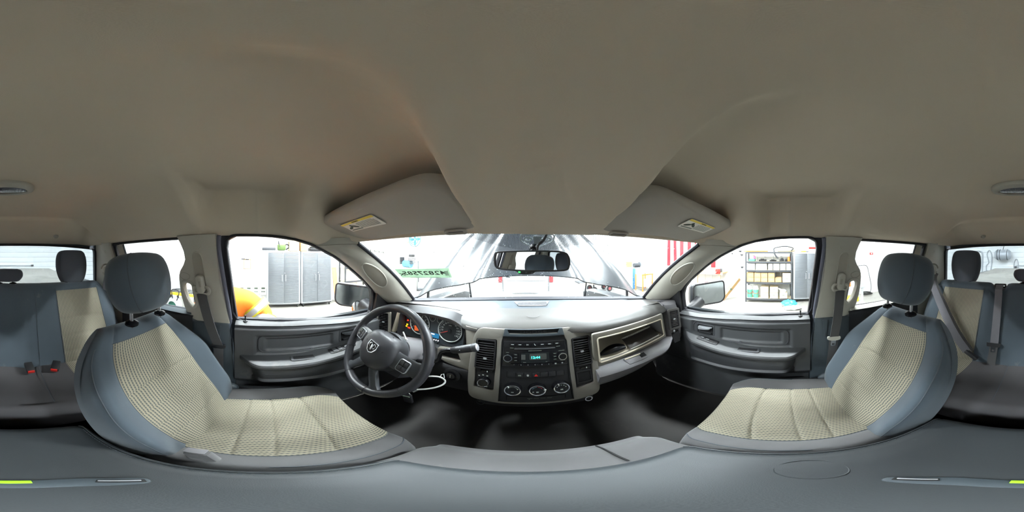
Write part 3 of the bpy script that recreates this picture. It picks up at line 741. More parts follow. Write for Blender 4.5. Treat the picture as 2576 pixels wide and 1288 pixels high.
# ------------------------------------------------------------------ dashboard
LIP = [(-0.80, 0.640, -0.292), (-0.70, 0.640, -0.284), (-0.60, 0.646, -0.276), (-0.50, 0.650, -0.272), (-0.42, 0.648, -0.273), (-0.34, 0.634, -0.278), (-0.28, 0.612, -0.282), (-0.22, 0.592, -0.281), (-0.10, 0.590, -0.276), (0.0, 0.595, -0.275), (0.10, 0.588, -0.276), (0.20, 0.562, -0.279), (0.30, 0.556, -0.280), (0.45, 0.552, -0.278), (0.58, 0.556, -0.280), (0.66, 0.580, -0.286), (0.80, 0.62, -0.300)]
lipy = lambda x: pws([(a, b) for a, b, c in LIP], x)
lipz = lambda x: pws([(a, c) for a, b, c in LIP], x)
dash = thing('dashboard', 'grey dashboard spanning the cab under the windshield', 'dashboard', (0.0, 0.75, -0.70))
rings = []
for k in range(81):
    x = lerp(-0.775, 0.652, k/80); yb = 1.0 - 0.5*x*x - 0.012; ly, lz = lipy(x), lipz(x)
    zt_ = -0.272 - 0.02*x*x
    pts = [(yb + 0.06, zt_ - 0.06), (yb, zt_), (lerp(yb, ly, 0.25), zt_ + 0.004), (lerp(yb, ly, 0.5), zt_ + 0.006), (lerp(yb, ly, 0.75), lerp(zt_, lz, 0.6) + 0.012), (ly + 0.075, lz + 0.012), (ly + 0.040, lz + 0.004), (ly + 0.016, lz - 0.008), (ly + 0.002, lz - 0.022), (ly + 0.003, lz - 0.032), (ly + 0.028, lz - 0.038), (ly + 0.12, lz - 0.05)]
    rings.append([(x, y, z) for y, z in pts])
mk('dash_pad', vloft(rings), M['dash'], dash, smooth=60)
# defroster strip along the windshield with the centre grille
def padz(x, y):
    yb = 1.0 - 0.5*x*x - 0.012; zt_ = -0.272 - 0.02*x*x; ly, lz = lipy(x), lipz(x); q_ = (y - yb)/(ly - yb)
    return pw([(0, zt_), (0.25, zt_ + 0.004), (0.5, zt_ + 0.006), (0.75, lerp(zt_, lz, 0.6) + 0.012), (1, lz + 0.011)], q_)
def strip(s, t):
    x = lerp(-0.70, 0.652, s); yb = 1.0 - 0.5*x*x - 0.014
    yf = lerp(yb - 0.004 - 0.056*(1 - sm(0.42, 0.62, abs(x))), 0.795, (1 - sm(0.16, 0.22, abs(x))))
    y = lerp(yb, yf, t); return Vector((x, y, padz(x, y) + 0.0025 + (0 if 0 < t < 1 else -0.003)))
mk('defroster_strip', vgrid(strip, 90, 6), M['lower'], dash, smooth=50)
gr = mk('centre_grille', tr(vplate([(-0.098, 0.05), (0.098, 0.05), (0.070, -0.036), (-0.070, -0.036)], [], 0.003), lambda p: (p[0] + 0.005, 0.862 + p[1], padz(p[0], 0.862 + p[1]) + 0.004 + p[2])), M['scuffed'], dash)
sl = None
for k in range(38):
    x = -0.072 + k*0.0042; v = tr(vbox(0.0018, 0.066, 0.002), lambda p: (p[0] + x, 0.866 + p[1], padz(0, 0.866 + p[1]) + 0.0075 + p[2]))
    if sl is None: sl = mk('slat', v, M['black'], gr); x0 = x
    else: dupl(sl, (x - x0, 0, 0), gr)
# sun-load sensor dimple: thin crescent
mk('sensor_mark', tr(vplate([(0.030*cos(rad(a)), 0.030*sin(rad(a))) for a in range(205, 336, 10)] + [(0.030*cos(rad(a)), 0.0265*sin(rad(a))) for a in range(335, 204, -10)], [], 0.0012), lambda p: (p[0], 0.688 + p[1], padz(0.0, 0.688 + p[1]) + 0.0014 + p[2])), M['dashlow'], dash)

# lower dash, driver's side: fascia from the cluster down to the knees
rings = []
for k in range(31):
    x = lerp(-0.775, -0.205, k/30)
    rings.append([(x, y, z) for y, z in ((0.70, -0.44), (0.640, -0.440), (0.606, -0.452), (0.592, -0.470), (0.584, -0.500), (0.565, -0.512), (0.560, -0.525), (0.575, -0.62), (0.605, -0.700), (0.68, -0.72))])
mk('knee_panel', vloft(rings), M['black'], dash, smooth=40)
# grey fascia frame around the cluster: right post, lower sill, left post
mk('cluster_post', vloft([[(x, lipy(x) + dy, z) for x, dy in ((-0.285, 0.05), (-0.274, 0.012), (-0.262, 0.004), (-0.215, 0.004), (-0.205, 0.05))] for z in (-0.298, -0.34, -0.40, -0.46, -0.512)]), M['fascia'], dash, smooth=50)
mk('lower_fascia', tr(vplate(roundpoly([(-0.375, -0.418), (-0.262, -0.405), (-0.205, -0.405), (-0.205, -0.520), (-0.335, -0.490), (-0.375, -0.470)], 0.008), [roundpoly([(-0.362, -0.428), (-0.284, -0.424), (-0.272, -0.462), (-0.278, -0.468), (-0.362, -0.466)], 0.006)], 0.02, 0.004), lambda p: (p[0], 0.592 - p[2] - 0.25*(p[1] + 0.42)*-0.2, p[1])), M['fascia'], dash, smooth=35)
mk('fascia_cubby', tr(vbox(0.105, 0.010, 0.060), Matrix.Translation((-0.318, 0.605, -0.446))), M['dark'], dash)
mk('left_post', vloft([[(x, y, z) for x, y in ((-0.615 + dx, 0.70), (-0.615 + dx, 0.626), (-0.628 + dx, 0.618), (-0.645 + dx, 0.622), (-0.655 + dx, 0.66))] for z, dx in ((-0.292, 0.0), (-0.36, -0.02), (-0.44, -0.05), (-0.46, -0.055))]), M['tray'], dash, smooth=50)
mk('left_fascia', tr(vplate([(-0.640, -0.300), (-0.775, -0.310), (-0.80, -0.47), (-0.690, -0.47)], [], 0.02, 0.004), lambda p: (p[0], 0.640 - p[2] + 0.1*(p[0] + 0.7), p[1])), M['black'], dash)

# instrument cluster
clu = thing('instrument_cluster', 'instrument cluster with speedometer and glowing warning lights behind the wheel', 'gauge', (-0.44, 0.66, -0.45))
M['dial'] = P('dial_face_black', (30, 34, 36), 0.5, var=0.05); M['cface'] = P('cluster_face', (56, 62, 66), 0.45, var=0.05)
M['dialwhite'] = P('dial_print_white', (205, 210, 205), 0.6); M['ring'] = P('dial_ring_silver', (190, 194, 190), 0.35, 0.3)
CL = lambda p: (p[0], 0.655 - p[2] + 0.18*(p[1] + 0.36), p[1])       # face leans back a little
face = roundpoly([(-0.612, -0.305), (-0.440, -0.286), (-0.330, -0.292), (-0.283, -0.318), (-0.286, -0.418), (-0.42, -0.452), (-0.612, -0.452)], [0.02, 0.03, 0.03, 0.02, 0.02, 0.03, 0.02])
mk('cluster_face', tr(vplate(face, [], 0.006), CL), M['cface'], clu)
mk('cluster_shroud', vloft([[CL((p[0], p[1], 0.0)) for p in face], [Vector(CL((p[0]*1.0, p[1], 0.03))) for p in offs(face, 0.004)], [Vector(CL((p[0], p[1], 0.05))) for p in offs(face, 0.012)], [Vector(CL((p[0], p[1], 0.0))) for p in offs(face, 0.03)]], cap=False), M['black'], clu, smooth=50)
def dial(cx, cz, R, nums, a0, a1, fs, needle, name, ticks):
    g = mk(name, tr(mv(vcyl(R, 0.003, 40), cx, cz, 0.006), CL), M['dial'], clu)
    mk('ring', tr(vtube([(cx + R*cos(2*PI*k/48), cz + R*sin(2*PI*k/48), 0.010) for k in range(48)], R*0.045, 8, True), CL), M['ring'], g)
    tk = []
    for k in range(ticks + 1):
        a = rad(lerp(a0, a1, k/ticks)); tk.append(mv(tr(vbox(R*0.10, R*0.022, 0.0006), Matrix.Rotation(a, 4, 'Z')), cx + R*0.87*cos(a), cz + R*0.87*sin(a), 0.0095))
    mk('ticks', tr(join(*tk), CL), M['dialwhite'], g)
    if any(nums):
        nn_ = [mv(vtext(t, fs, 0.0002), cx + R*0.68*cos(rad(lerp(a0, a1, k/(len(nums)-1)))), cz + R*0.68*sin(rad(lerp(a0, a1, k/(len(nums)-1)))), 0.0097) for k, t in enumerate(nums) if t]
        mk('numbers', tr(join(*nn_), CL), M['dialwhite'], g)
    a = rad(needle); nd = mv(tr(vplate([(-R*0.12, -R*0.03), (-R*0.12, R*0.03), (R*0.80, R*0.008), (R*0.80, -R*0.008)], [], 0.0012), Matrix.Rotation(a, 4, 'Z')), cx, cz, 0.0115)
    mk('needle', tr(nd, CL), P('needle_red_' + name, (214, 60, 48), 0.5), g)
    mk('needle_cap', tr(mv(vcyl(R*0.14, 0.004, 20), cx, cz, 0.0105), CL), M['gloss'], g)
    return g
sp = dial(-0.354, -0.354, 0.0575, ['', '10', '20', '30', '40', '50', '60', '70', '80', '90', '100', '110', '120'], 205, -35, 0.0115, 205, 'speedometer', 24)
mk('unit_lettering', tr(mv(vtext('MPH', 0.007, 0.0002), -0.354, -0.330, 0.0097), CL), M['dialwhite'], sp)
ta = dial(-0.520, -0.354, 0.0575, ['0', '1', '2', '3', '4', '5', '6', '7'], 215, -35, 0.0135, 215, 'tachometer', 14)
dial(-0.449, -0.309, 0.0165, ['', ''], 150, 30, 0.006, 125, 'fuel_gauge', 4)
dial(-0.407, -0.311, 0.0165, ['', ''], 150, 30, 0.006, 128, 'temperature_gauge', 4)
mk('message_display', tr(mv(vbox(0.062, 0.024, 0.002), -0.437, -0.398, 0.008), CL), EM('blue_lcd', (60, 150, 205), 0.10), clu)
mk('display_text', tr(mv(vbox(0.034, 0.006, 0.001), -0.446, -0.391, 0.0098), CL), EM('lcd_white', (235, 240, 245), 0.22), clu)
for k, (x, z, c, st_, w_) in enumerate(((-0.597, -0.356, (255, 50, 30), 0.35, 0.010), (-0.598, -0.380, (255, 190, 30), 0.35, 0.010), (-0.601, -0.391, (255, 190, 30), 0.35, 0.010), (-0.583, -0.396, (255, 60, 40), 0.3, 0.018), (-0.430, -0.421, (235, 235, 240), 0.2, 0.006), (-0.419, -0.421, (235, 235, 240), 0.2, 0.006), (-0.408, -0.421, (235, 235, 240), 0.2, 0.006))):
    mk('warning_light', tr(mv(vplate(rr(w_, 0.007, 0.003), [], 0.002), x, z, 0.007), CL), EM('warning_light_%d' % k, c, st_), clu)
mk('warning_glow_patch', tr(vplate([(-0.548, -0.372), (-0.520, -0.362), (-0.505, -0.372), (-0.520, -0.395), (-0.545, -0.400)], [], 0.0012), lambda p: CL((p[0], p[1], p[2] + 0.0098))), EM('orange_warning', (240, 110, 60), 0.12), clu)
mk('trip_knob', tr(mv(vcyl(0.003, 0.016, 10), -0.402, -0.428, 0.006), CL), M['gloss'], clu)

# vents
def vent(parent, name, Mf, w, h, nslat, nvane, frame_mat, tab=None):
    v_ = mk(name, tr(vplate(rr(w + 0.010, h + 0.010, 0.006), [rr(w, h, 0.004)], 0.008, 0.002), Mf), frame_mat, parent)
    mk('vent_well', tr(mv(vbox(w + 0.004, h + 0.004, 0.004), 0, 0, -0.022), Mf), M['dark'], v_)
    sl_ = None
    for k in range(nslat):
        b = lerp(-h/2, h/2, (k + 0.5)/nslat)
        mk('slat', tr(mv(tr(vbox(w, 0.0022, 0.020), Matrix.Rotation(rad(-25), 4, 'X')), 0, b, -0.004), Mf), M['black'], v_)
    for k in range(nvane):
        a = lerp(-w/2, w/2, (k + 0.5)/nvane)
        mk('vane', tr(mv(vbox(0.0018, h, 0.008), a, 0, -0.015), Mf), M['black'], v_)
    if tab: mk('vent_tab', tr(mv(vbox(0.013, 0.009, 0.010, 0.002), tab[0], tab[1], 0.003), Mf), M['silver'], v_)
    return v_
# outer vents with their bezels
lv = aty(945, 812, 0.61)
LVM = frame(Vector((-0.735, 0.602, -0.392)), Vector((1.0, 0.35, 0.0)), Vector((-0.10, 0, 1)))
mk('left_vent_bezel', tr(vplate(rr(0.094, 0.150, 0.012), [rr(0.060, 0.118, 0.006)], 0.012, 0.003), LVM), M['fascia'], dash)
vent(dash, 'left_vent', lambda p: LVM @ Vector((p[0], p[1], p[2] + 0.004)), 0.058, 0.116, 11, 3, M['black'], (0.0, 0.0))

# passenger side: fascia, storage tray, glove box
def pfront(x): return pw([(0.2, 0.556), (0.45, 0.552), (0.58, 0.556), (0.66, 0.585)], x)
PF = lambda p: (p[0], pfront(p[0]) - p[2], p[1])
fas = mk('tray_fascia', tr(vplate(roundpoly([(0.205, -0.312), (0.585, -0.305), (0.640, -0.474), (0.215, -0.492)], 0.01), [roundpoly([(0.229, -0.338), (0.568, -0.336), (0.600, -0.442), (0.240, -0.464)], 0.008)], 0.010, 0.003), PF), M['fascia'], dash, smooth=35)
mk('tray_rim', vtube([PF((p[0], p[1], 0.011)) for p in roundpoly([(0.226, -0.335), (0.571, -0.333), (0.604, -0.444), (0.237, -0.468)], 0.010)], 0.0035, 6, True), M['tray'], fas)
TI = [(0.229, -0.338), (0.568, -0.336), (0.600, -0.442), (0.240, -0.464)]
cen = Vector((0.41, -0.395))
back = [(p[0]*0.94 + 0.41*0.06, p[1]*0.85 + -0.385*0.15) for p in TI]
tb = mk('tray_floor', ([PF((TI[3][0], TI[3][1], 0.0)), PF((TI[2][0], TI[2][1], 0.0)), (back[2][0], 0.70, back[2][1] + 0.010), (back[3][0], 0.70, back[3][1] + 0.012), PF((TI[3][0], TI[3][1] - 0.01, 0.0)), PF((TI[2][0], TI[2][1] - 0.01, 0.0)), (back[2][0], 0.70, back[2][1]), (back[3][0], 0.70, back[3][1])], [[0, 1, 2, 3], [7, 6, 5, 4], [0, 4, 5, 1], [1, 5, 6, 2], [2, 6, 7, 3], [3, 7, 4, 0]]), M['tray'], fas, smooth=0)
mk('tray_back', ([(back[0][0], 0.70, back[0][1]), (back[1][0], 0.70, back[1][1]), (back[2][0], 0.70, back[2][1]), (back[3][0], 0.70, back[3][1]), (back[0][0], 0.71, back[0][1]), (back[1][0], 0.71, back[1][1]), (back[2][0], 0.71, back[2][1]), (back[3][0], 0.71, back[3][1])], [[0, 1, 2, 3], [7, 6, 5, 4], [0, 4, 5, 1], [1, 5, 6, 2], [2, 6, 7, 3], [3, 7, 4, 0]]), M['trayin'], fas, smooth=0)
for nm, i, j in (('tray_top', 0, 1), ('tray_end', 1, 2), ('tray_end', 3, 0)):
    q4 = [Vector(PF((TI[i][0], TI[i][1], 0.0))), Vector(PF((TI[j][0], TI[j][1], 0.0))), Vector((back[j][0], 0.70, back[j][1])), Vector((back[i][0], 0.70, back[i][1]))]
    nrm = (q4[1]-q4[0]).cross(q4[3]-q4[0]).normalized()*0.006
    mk(nm, (q4 + [p + nrm for p in q4], [[0, 1, 2, 3], [7, 6, 5, 4], [0, 4, 5, 1], [1, 5, 6, 2], [2, 6, 7, 3], [3, 7, 4, 0]]), M['trayin'], fas, smooth=0)
glove = thing('glove_box', 'scuffed grey glove box door below the open tray', 'glove box', (0.43, 0.53, -0.60))
rings = []
for k in range(33):
    x = lerp(0.212, 0.705, k/32); e = sm(0.52, 0.71, x)
    yb = 0.556 + 0.04*e; zb = pws([(0.2, -0.602), (0.34, -0.590), (0.42, -0.578), (0.53, -0.552), (0.60, -0.530), (0.71, -0.500)], x)
    zc = lerp(-0.507, -0.478, e); yc = lerp(0.502, 0.560, e**1.5)
    rings.append([(x, y, z) for y, z in ((0.66, -0.480), (yb + 0.01, -0.480), (yb - 0.004, -0.486), (lerp(yb, yc, 0.6), lerp(-0.487, zc, 0.5)), (yc + 0.004, zc + 0.002), (yc - 0.004, zc - 0.008), (yc - 0.002, zc - 0.018), (yc + 0.012, lerp(zc, zb, 0.65)), (yc + 0.024, zb + 0.006), (yc + 0.034, zb), (0.66, zb - 0.01))])
mk('door', vloft(rings), M['scuffed'], glove, smooth=45)
LM = lambda p: (0.395 + p[0], 0.531 - 0.5*p[1]*-1 + 0.0, -0.492 + 0.62*p[1]*0.5 + p[2])
LG = frame(Vector((0.398, 0.527, -0.4935)), Vector((1, 0, 0)), Vector((0, 1.0, 0.55)))
lt = mk('latch', tr(vplate(roundpoly([(-0.060, 0.018), (0.058, 0.018), (0.050, -0.020), (-0.048, -0.020)], 0.006), [], 0.003, 0.001), LG), M['scuffed'], glove)
mk('latch_lever', tr(mv(vbox(0.084, 0.006, 0.005, 0.0015), -0.014, 0.012, 0.005), LG), M['tray'], lt)
mk('latch_well', tr(mv(vbox(0.030, 0.022, 0.002), 0.034, 0.002, 0.0032), LG), M['dark'], lt)
mk('lower_edge_strip', vtube([(x, 0.540, pws([(0.2, -0.604), (0.34, -0.592), (0.42, -0.580)], x)) for x in [0.335 + 0.004*k for k in range(22)]], 0.003, 6), M['tray'], glove)
# end cap with the outer vent
ec = mk('end_cap', vloft([[(x, y, z) for x, y in ((0.646, 0.60), (0.668, 0.560 + 0.05*e), (0.700, 0.548 + 0.04*e), (0.735, 0.54 + 0.04*e), (0.768, 0.60), (0.768, 0.80), (0.646, 0.80))] for z, e in ((-0.279, 1.6), (-0.290, 0.9), (-0.34, 0.3), (-0.42, 0.0), (-0.50, -0.1), (-0.535, 0.2), (-0.545, 0.8))]), M['dashlow'], dash, smooth=40)
RVM = frame(Vector((0.694, 0.560, -0.374)), Vector((1.0, -0.30, 0.0)), Vector((0.02, 0.18, 1)))
mk('right_vent_bezel', tr(vplate(rr(0.080, 0.130, 0.010), [rr(0.052, 0.100, 0.006)], 0.012, 0.003), RVM), M['dash'], dash)
vent(dash, 'right_vent', lambda p: RVM @ Vector((p[0], p[1], p[2] + 0.004)), 0.050, 0.098, 10, 3, M['black'], (0.0, 0.0))
mk('vent_wheel', tr(mv(ellipsoid(0.007, 0.010, 0.006, 12, 8), -0.010, -0.074, 0.006), RVM), M['silver'], dash)
mk('end_cubby', tr(vplate(roundpoly([(-0.026, -0.086), (0.026, -0.082), (0.026, -0.150), (-0.014, -0.155)], 0.004), [], 0.003), RVM), M['dark'], dash)
sl = None
for k in range(7):
    v = mv(vbox(0.003, 0.030, 0.004), 0.672 + k*0.0095, 0.650 - k*0.002, -0.2785)
    if sl is None: sl = mk('demister_slot', v, M['dark'], dash)
    else: dupl(sl, (k*0.0095, -k*0.002, -0.0008*k), dash)

# things lying in the tray: a spiral notebook / comb-bound booklet and a sunglasses case
bk = thing('bound_booklet', 'dark comb-bound booklet lying in the open dash tray', 'booklet', (0.45, 0.58, -0.44))
M['bookcover'] = P('dark_marbled_cover', (62, 56, 52), 0.3, var=0.4, vscale=25)
M['paper'] = P('paper_white', (235, 232, 222), 0.8)
BKM = frame(Vector((0.475, 0.585, -0.424)), Vector((1, 0.03, 0.085)), Vector((0.0, 1.0, 0.55)))
mk('pages', tr(mv(vbox(0.178, 0.060, 0.006), 0, 0, -0.003), BKM), M['paper'], bk)
mk('cover', tr(mv(vbox(0.186, 0.066, 0.003, 0.001), 0, 0, 0.0025), BKM), M['bookcover'], bk)
mk('page_edge', tr(mv(vbox(0.184, 0.004, 0.007, 0.001), 0, -0.034, -0.001), BKM), M['paper'], bk)
for k in range(30):
    v = tr(vtube([(-0.088 + k*0.006, 0.034 + 0.005*cos(a), 0.002 + 0.005*sin(a)) for a in [2*PI*m/8 for m in range(8)]], 0.0012, 4, True), BKM)
    if k == 0: rg = mk('binding_ring', v, M['paper'], bk)
    else: dupl(rg, BKM.to_3x3() @ Vector((k*0.006, 0, 0)), bk)
cs = thing('eyewear_case', 'black leaf-shaped eyewear pouch beside the booklet in the tray', 'pouch', (0.32, 0.56, -0.455))
rings = []
for k in range(17):
    t = k/16; x = lerp(0.248, 0.372, t); w_ = 0.024*math.sin(PI*min(t*0.85 + 0.02, 1))**0.7 + 0.001; zc = lerp(-0.448, -0.436, t) + 0.012*math.sin(PI*t)
    rings.append([(x, 0.575 + w_*0.8*cos(2*PI*m/14) , zc + w_*0.55*sin(2*PI*m/14) + 0.3*w_*cos(2*PI*m/14)) for m in range(14)])
mk('pouch_body', vloft(rings), M['gloss'], cs, smooth=70)
mk('pouch_trim', vtube([Vector(rings[16][m]) for m in range(14)], 0.0022, 6, True), M['tray'], cs)
# ------------------------------------------------------------------ centre stack
SO, SD, SN = Vector((0, 0.60, -0.287)), Vector((0, -0.29, -0.957)), Vector((0, -0.957, 0.29))
def ST(p):
    """local (across, -down, outward) of the centre stack's bowed face"""
    return SO + Vector((p[0], 0, 0)) - SD*p[1] + SN*(p[2] - 0.25*p[0]*p[0])
def st(a, h, d=0.0): return lambda p: ST((a + p[0], -h + p[1], d + p[2]))
flipy = lambda L: [(a, -h) for a, h in L]
stack = thing('centre_stack', 'centre stack with radio and climate knobs in the middle of the dashboard', 'dashboard', (0, 0.5, -0.66))
outl = flipy(roundpoly([(-0.209, 0.002), (0.205, 0.002), (0.226, 0.06), (0.229, 0.24), (0.212, 0.345), (0.118, 0.356), (-0.118, 0.356), (-0.214, 0.345), (-0.231, 0.24), (-0.228, 0.06)], [0.03, 0.03, 0.03, 0.06, 0.03, 0.02, 0.02, 0.03, 0.06, 0.03], 5))
Lh = flipy(roundpoly([(-0.212, 0.052), (-0.134, 0.049), (-0.135, 0.287), (-0.201, 0.283)], 0.008))
Rh = flipy(roundpoly([(0.134, 0.052), (0.208, 0.050), (0.199, 0.280), (0.132, 0.292)], 0.008))
Ch = flipy(roundpoly([(-0.112, 0.030), (0.106, 0.030), (0.116, 0.060), (0.117, 0.347), (-0.116, 0.347), (-0.117, 0.060)], 0.004))
mk('bezel', tr(vplate(outl, [Lh, Ch, Rh], 0.016, 0.004), ST), M['bezel'], stack, smooth=35)
inner = offs(outl, -0.004)
mk('body', vloft([[ST((p[0], p[1], 0.002)) for p in inner], [ST((p[0]*0.99, p[1]*0.99, -0.05)) for p in inner], [ST((p[0]*0.95, p[1]*0.97 - 0.002, -0.12)) for p in inner]]), M['bezel'], stack, smooth=50)
mk('lower_lip', vloft([[ST((a, -h, d)) for h, d in ((0.350, 0.012), (0.372, 0.006), (0.386, -0.010), (0.388, -0.06), (0.350, -0.06))] for a in [lerp(-0.185, 0.185, k/20) for k in range(21)]]), M['black'], stack, smooth=50)
mk('face_panel', tr(vplate(offs(Ch, 0.002), [], 0.006), lambda p: ST((p[0], p[1], p[2] + 0.004))), M['black'], stack)
for a in (-0.1155, 0.1145):
    mk('panel_gap', vtube([ST((a + (0.0 if k > 2 else 0.0), -lerp(0.034, 0.345, k/12), 0.0125)) for k in range(13)], 0.0018, 5), M['dark'], stack)
# storage slot with raised DODGE lettering
sl_ = mk('storage_slot', tr(vplate(flipy(roundpoly([(-0.108, 0.000), (0.102, 0.000), (0.108, 0.031), (-0.112, 0.031)], 0.003)), [flipy(roundpoly([(-0.097, 0.004), (0.089, 0.004), (0.083, 0.0205), (-0.090, 0.0205)], 0.002))], 0.009, 0.002), lambda p: ST((p[0], p[1], p[2] + 0.012))), M['lower'], stack, smooth=35)
mk('slot_well', tr(mv(vbox(0.190, 0.018, 0.002), -0.004, -0.0125, 0.0125), ST), M['dark'], sl_)
mk('slot_lettering', tr(tr(vtext('DODGE', 0.0155, 0.0008), Matrix.Scale(1.75, 4, (1, 0, 0))), lambda p: ST((p[0] - 0.004, p[1] - 0.0125, p[2] + 0.015))), M['black'], sl_)
# vents, head-lamp switch, cubby
for nm, poly in (('left_insert', Lh), ('right_insert', Rh)):
    mk(nm, tr(vplate(offs(poly, 0.002), [], 0.004), lambda p: ST((p[0], p[1], p[2] + 0.001))), M['black'], stack)
vent(stack, 'left_centre_vent', st(-0.1725, 0.117, 0.012), 0.062, 0.122, 12, 4, M['black'], (0.0, -0.018))
vent(stack, 'right_centre_vent', st(0.1705, 0.115, 0.012), 0.060, 0.120, 12, 4, M['black'], (0.0, 0.0))
for a in (-0.171, 0.170):
    tw = mk('vent_wheel_slot', tr(vplate(rr(0.056, 0.016, 0.004), [], 0.003, 0.001), st(a, 0.196, 0.005)), M['black'], stack)
    mk('vent_wheel', tr(mv(vbox(0.030, 0.009, 0.006, 0.002), 0, 0, 0.004), st(a, 0.196, 0.005)), M['gloss'], tw)
    mk('wheel_mark', tr(mv(vbox(0.004, 0.006, 0.001), 0.010, 0, 0.0075), st(a, 0.196, 0.005)), M['dialwhite'], tw)
hs = mk('lamp_switch', tr(vlathe([(0, 0), (0.024, 0), (0.023, 0.006), (0.019, 0.020), (0.017, 0.022), (0, 0.022)], 32), st(-0.170, 0.250, 0.005)), M['gloss'], stack, smooth=40)
mk('chrome_ring', tr(vlathe([(0.0185, 0.018), (0.0195, 0.021), (0.0185, 0.0235), (0.0165, 0.0225)], 32), st(-0.170, 0.250, 0.005)), M['chrome'], hs)
mk('switch_print', tr(join(*[mv(vbox(0.006, 0.004, 0.0006), x, y, 0) for x, y in ((-0.020, 0.026), (-0.006, 0.031), (0.009, 0.029), (-0.018, -0.027), (0.010, -0.027))]), st(-0.170, 0.250, 0.0055)), M['dialwhite'], stack, kind='stuff')
cub = mk('cubby', tr(vplate(rr(0.060, 0.066, 0.006), [rr(0.048, 0.050, 0.004)], 0.005, 0.0015), st(0.168, 0.241, 0.005)), M['black'], stack)
mk('cubby_well', tr(mv(vbox(0.050, 0.052, 0.002), 0, 0, 0.0), st(0.168, 0.241, 0.0055)), M['dark'], cub)
# switch bar with the hazard button
for k in range(7):
    a = lerp(-0.092, 0.095, (k + 0.5)/7)
    bt_ = mk('bank_switch', tr(vbox(0.0255, 0.022, 0.006, 0.0015), st(a, 0.2005, 0.011)), M['black'], stack)
    if k == 1: mk('switch_print', tr(join(mv(vbox(0.010, 0.0022, 0.0006), 0, 0.0015, 0), mv(vbox(0.010, 0.0022, 0.0006), 0, -0.002, 0)), st(a, 0.202, 0.0145)), M['inklight'], bt_, kind='stuff')
    if k == 2: mk('switch_print', tr(join(vplate(ell(0.004, 0.003, 10, 0, 0.002), [], 0.0006), mv(vbox(0.006, 0.003, 0.0006), 0, -0.003, 0)), st(a, 0.202, 0.0145)), M['dialwhite'], bt_, kind='stuff')
    if k == 3: mk('hazard_triangle', tr(vplate([(-0.0066, -0.005), (0.0066, -0.005), (0, 0.0065)], [], 0.001), st(a, 0.2015, 0.0142)), M['red'], bt_)
for a in (-0.094, 0.097):
    mk('bank_end', tr(vbox(0.003, 0.026, 0.004), st(a, 0.200, 0.010)), M['dark'], stack)
mk('blank_strip', tr(vplate(rr(0.180, 0.020, 0.003), [], 0.003, 0.001), st(0.0, 0.325, 0.009)), M['black'], stack)
for a in (-0.091, 0.091): mk('strip_end', tr(vbox(0.003, 0.020, 0.004), st(a, 0.323, 0.011)), M['dark'], stack)
mk('strip_print', tr(join(*[mv(vbox(0.016, 0.0016, 0.0004), -0.02 + 0.020*k, 0.0, 0) for k in range(4)] + [mv(vbox(0.003, 0.003, 0.0004), -0.022, -0.004, 0)]), st(0.0, 0.323, 0.0122)), M['inklight'], stack, kind='stuff')
# climate knobs
for k, (a, h) in enumerate(((-0.073, 0.270), (0.003, 0.270), (0.079, 0.267))):
    kb = mk('climate_knob', tr(vlathe([(0, 0), (0.0295, 0), (0.0285, 0.008), (0.0250, 0.021), (0, 0.021)], 36), st(a, h, 0.008)), M['gloss'], stack, smooth=40)
    mk('chrome_ring', tr(vlathe([(0.0245, 0.019), (0.0265, 0.0225), (0.0255, 0.0255), (0.0225, 0.0245), (0.0215, 0.0215)], 36), st(a, h, 0.008)), M['chrome'], kb)
    mk('pointer', tr(mv(tr(vbox(0.0035, 0.008, 0.004, 0.001), Matrix.Rotation(rad((35, -80, 25)[k]), 4, 'Z')), *(Vector((-sin(rad((35, -80, 25)[k]))*0.0235, cos(rad((35, -80, 25)[k]))*0.0235, 0.0265)))), st(a, h, 0.008)), M['white'], kb)
    arc = [(0.0165*cos(rad(q_)), 0.0165*sin(rad(q_)) + 0.0005) for q_ in range(25, 156, 10)]
    if k == 0: mk('knob_print', tr(join(vtube([(x, y, 0.0215) for x, y in arc], 0.0007, 4), mv(vplate(ell(0.0026, 0.0026, 10), [], 0.0006), 0.0155, 0.0062, 0.0212), mv(vbox(0.008, 0.004, 0.0006), 0, -0.010, 0.0213)), st(a, h, 0.008)), M['dialwhite'], kb, kind='stuff')
    if k == 1:
        mk('cold_arc', tr(vtube([(x, y, 0.0215) for x, y in arc[7:]], 0.0009, 4), st(a, h, 0.008)), P('cold_blue', (150, 190, 220), 0.5), kb)
        mk('hot_arc', tr(vtube([(x, y, 0.0215) for x, y in arc[:7]], 0.0010, 4), st(a, h, 0.008)), P('hot_red', (225, 70, 90), 0.5), kb)
        mk('knob_print', tr(join(mv(vbox(0.008, 0.005, 0.0006), 0, -0.009, 0.0213), mv(vbox(0.005, 0.003, 0.0006), -0.013, -0.008, 0.0213)), st(a, h, 0.008)), M['dialwhite'], kb, kind='stuff')
    if k == 2: mk('knob_print', tr(join(*[mv(tr(vbox(0.0045, 0.0035, 0.0006), Matrix.Rotation(rad(q_ - 90), 4, 'Z')), 0.0155*cos(rad(q_)), 0.0155*sin(rad(q_)) - 0.001, 0.0213) for q_ in (25, 58, 90, 122, 155)] + [mv(vbox(0.008, 0.005, 0.0006), 0, -0.008, 0.0213)]), st(a, h, 0.008)), M['dialwhite'], kb, kind='stuff')
# power outlets hanging under the stack
for a, nm in ((-0.172, 'dark'), (0.168, 'chrome')):
    po_ = mk('power_outlet', tr(vlathe([(0, 0), (0.013, 0), (0.014, 0.014), (0.010, 0.016), (0, 0.016)], 24), st(a, 0.366, -0.006)), M['gloss'], stack)
    mk('outlet_ring', tr(vlathe([(0.010, 0.015), (0.0135, 0.014), (0.0140, 0.018), (0.010, 0.018)], 24), st(a, 0.366, -0.006)), M['chrome'] if a > 0 else M['black'], po_)

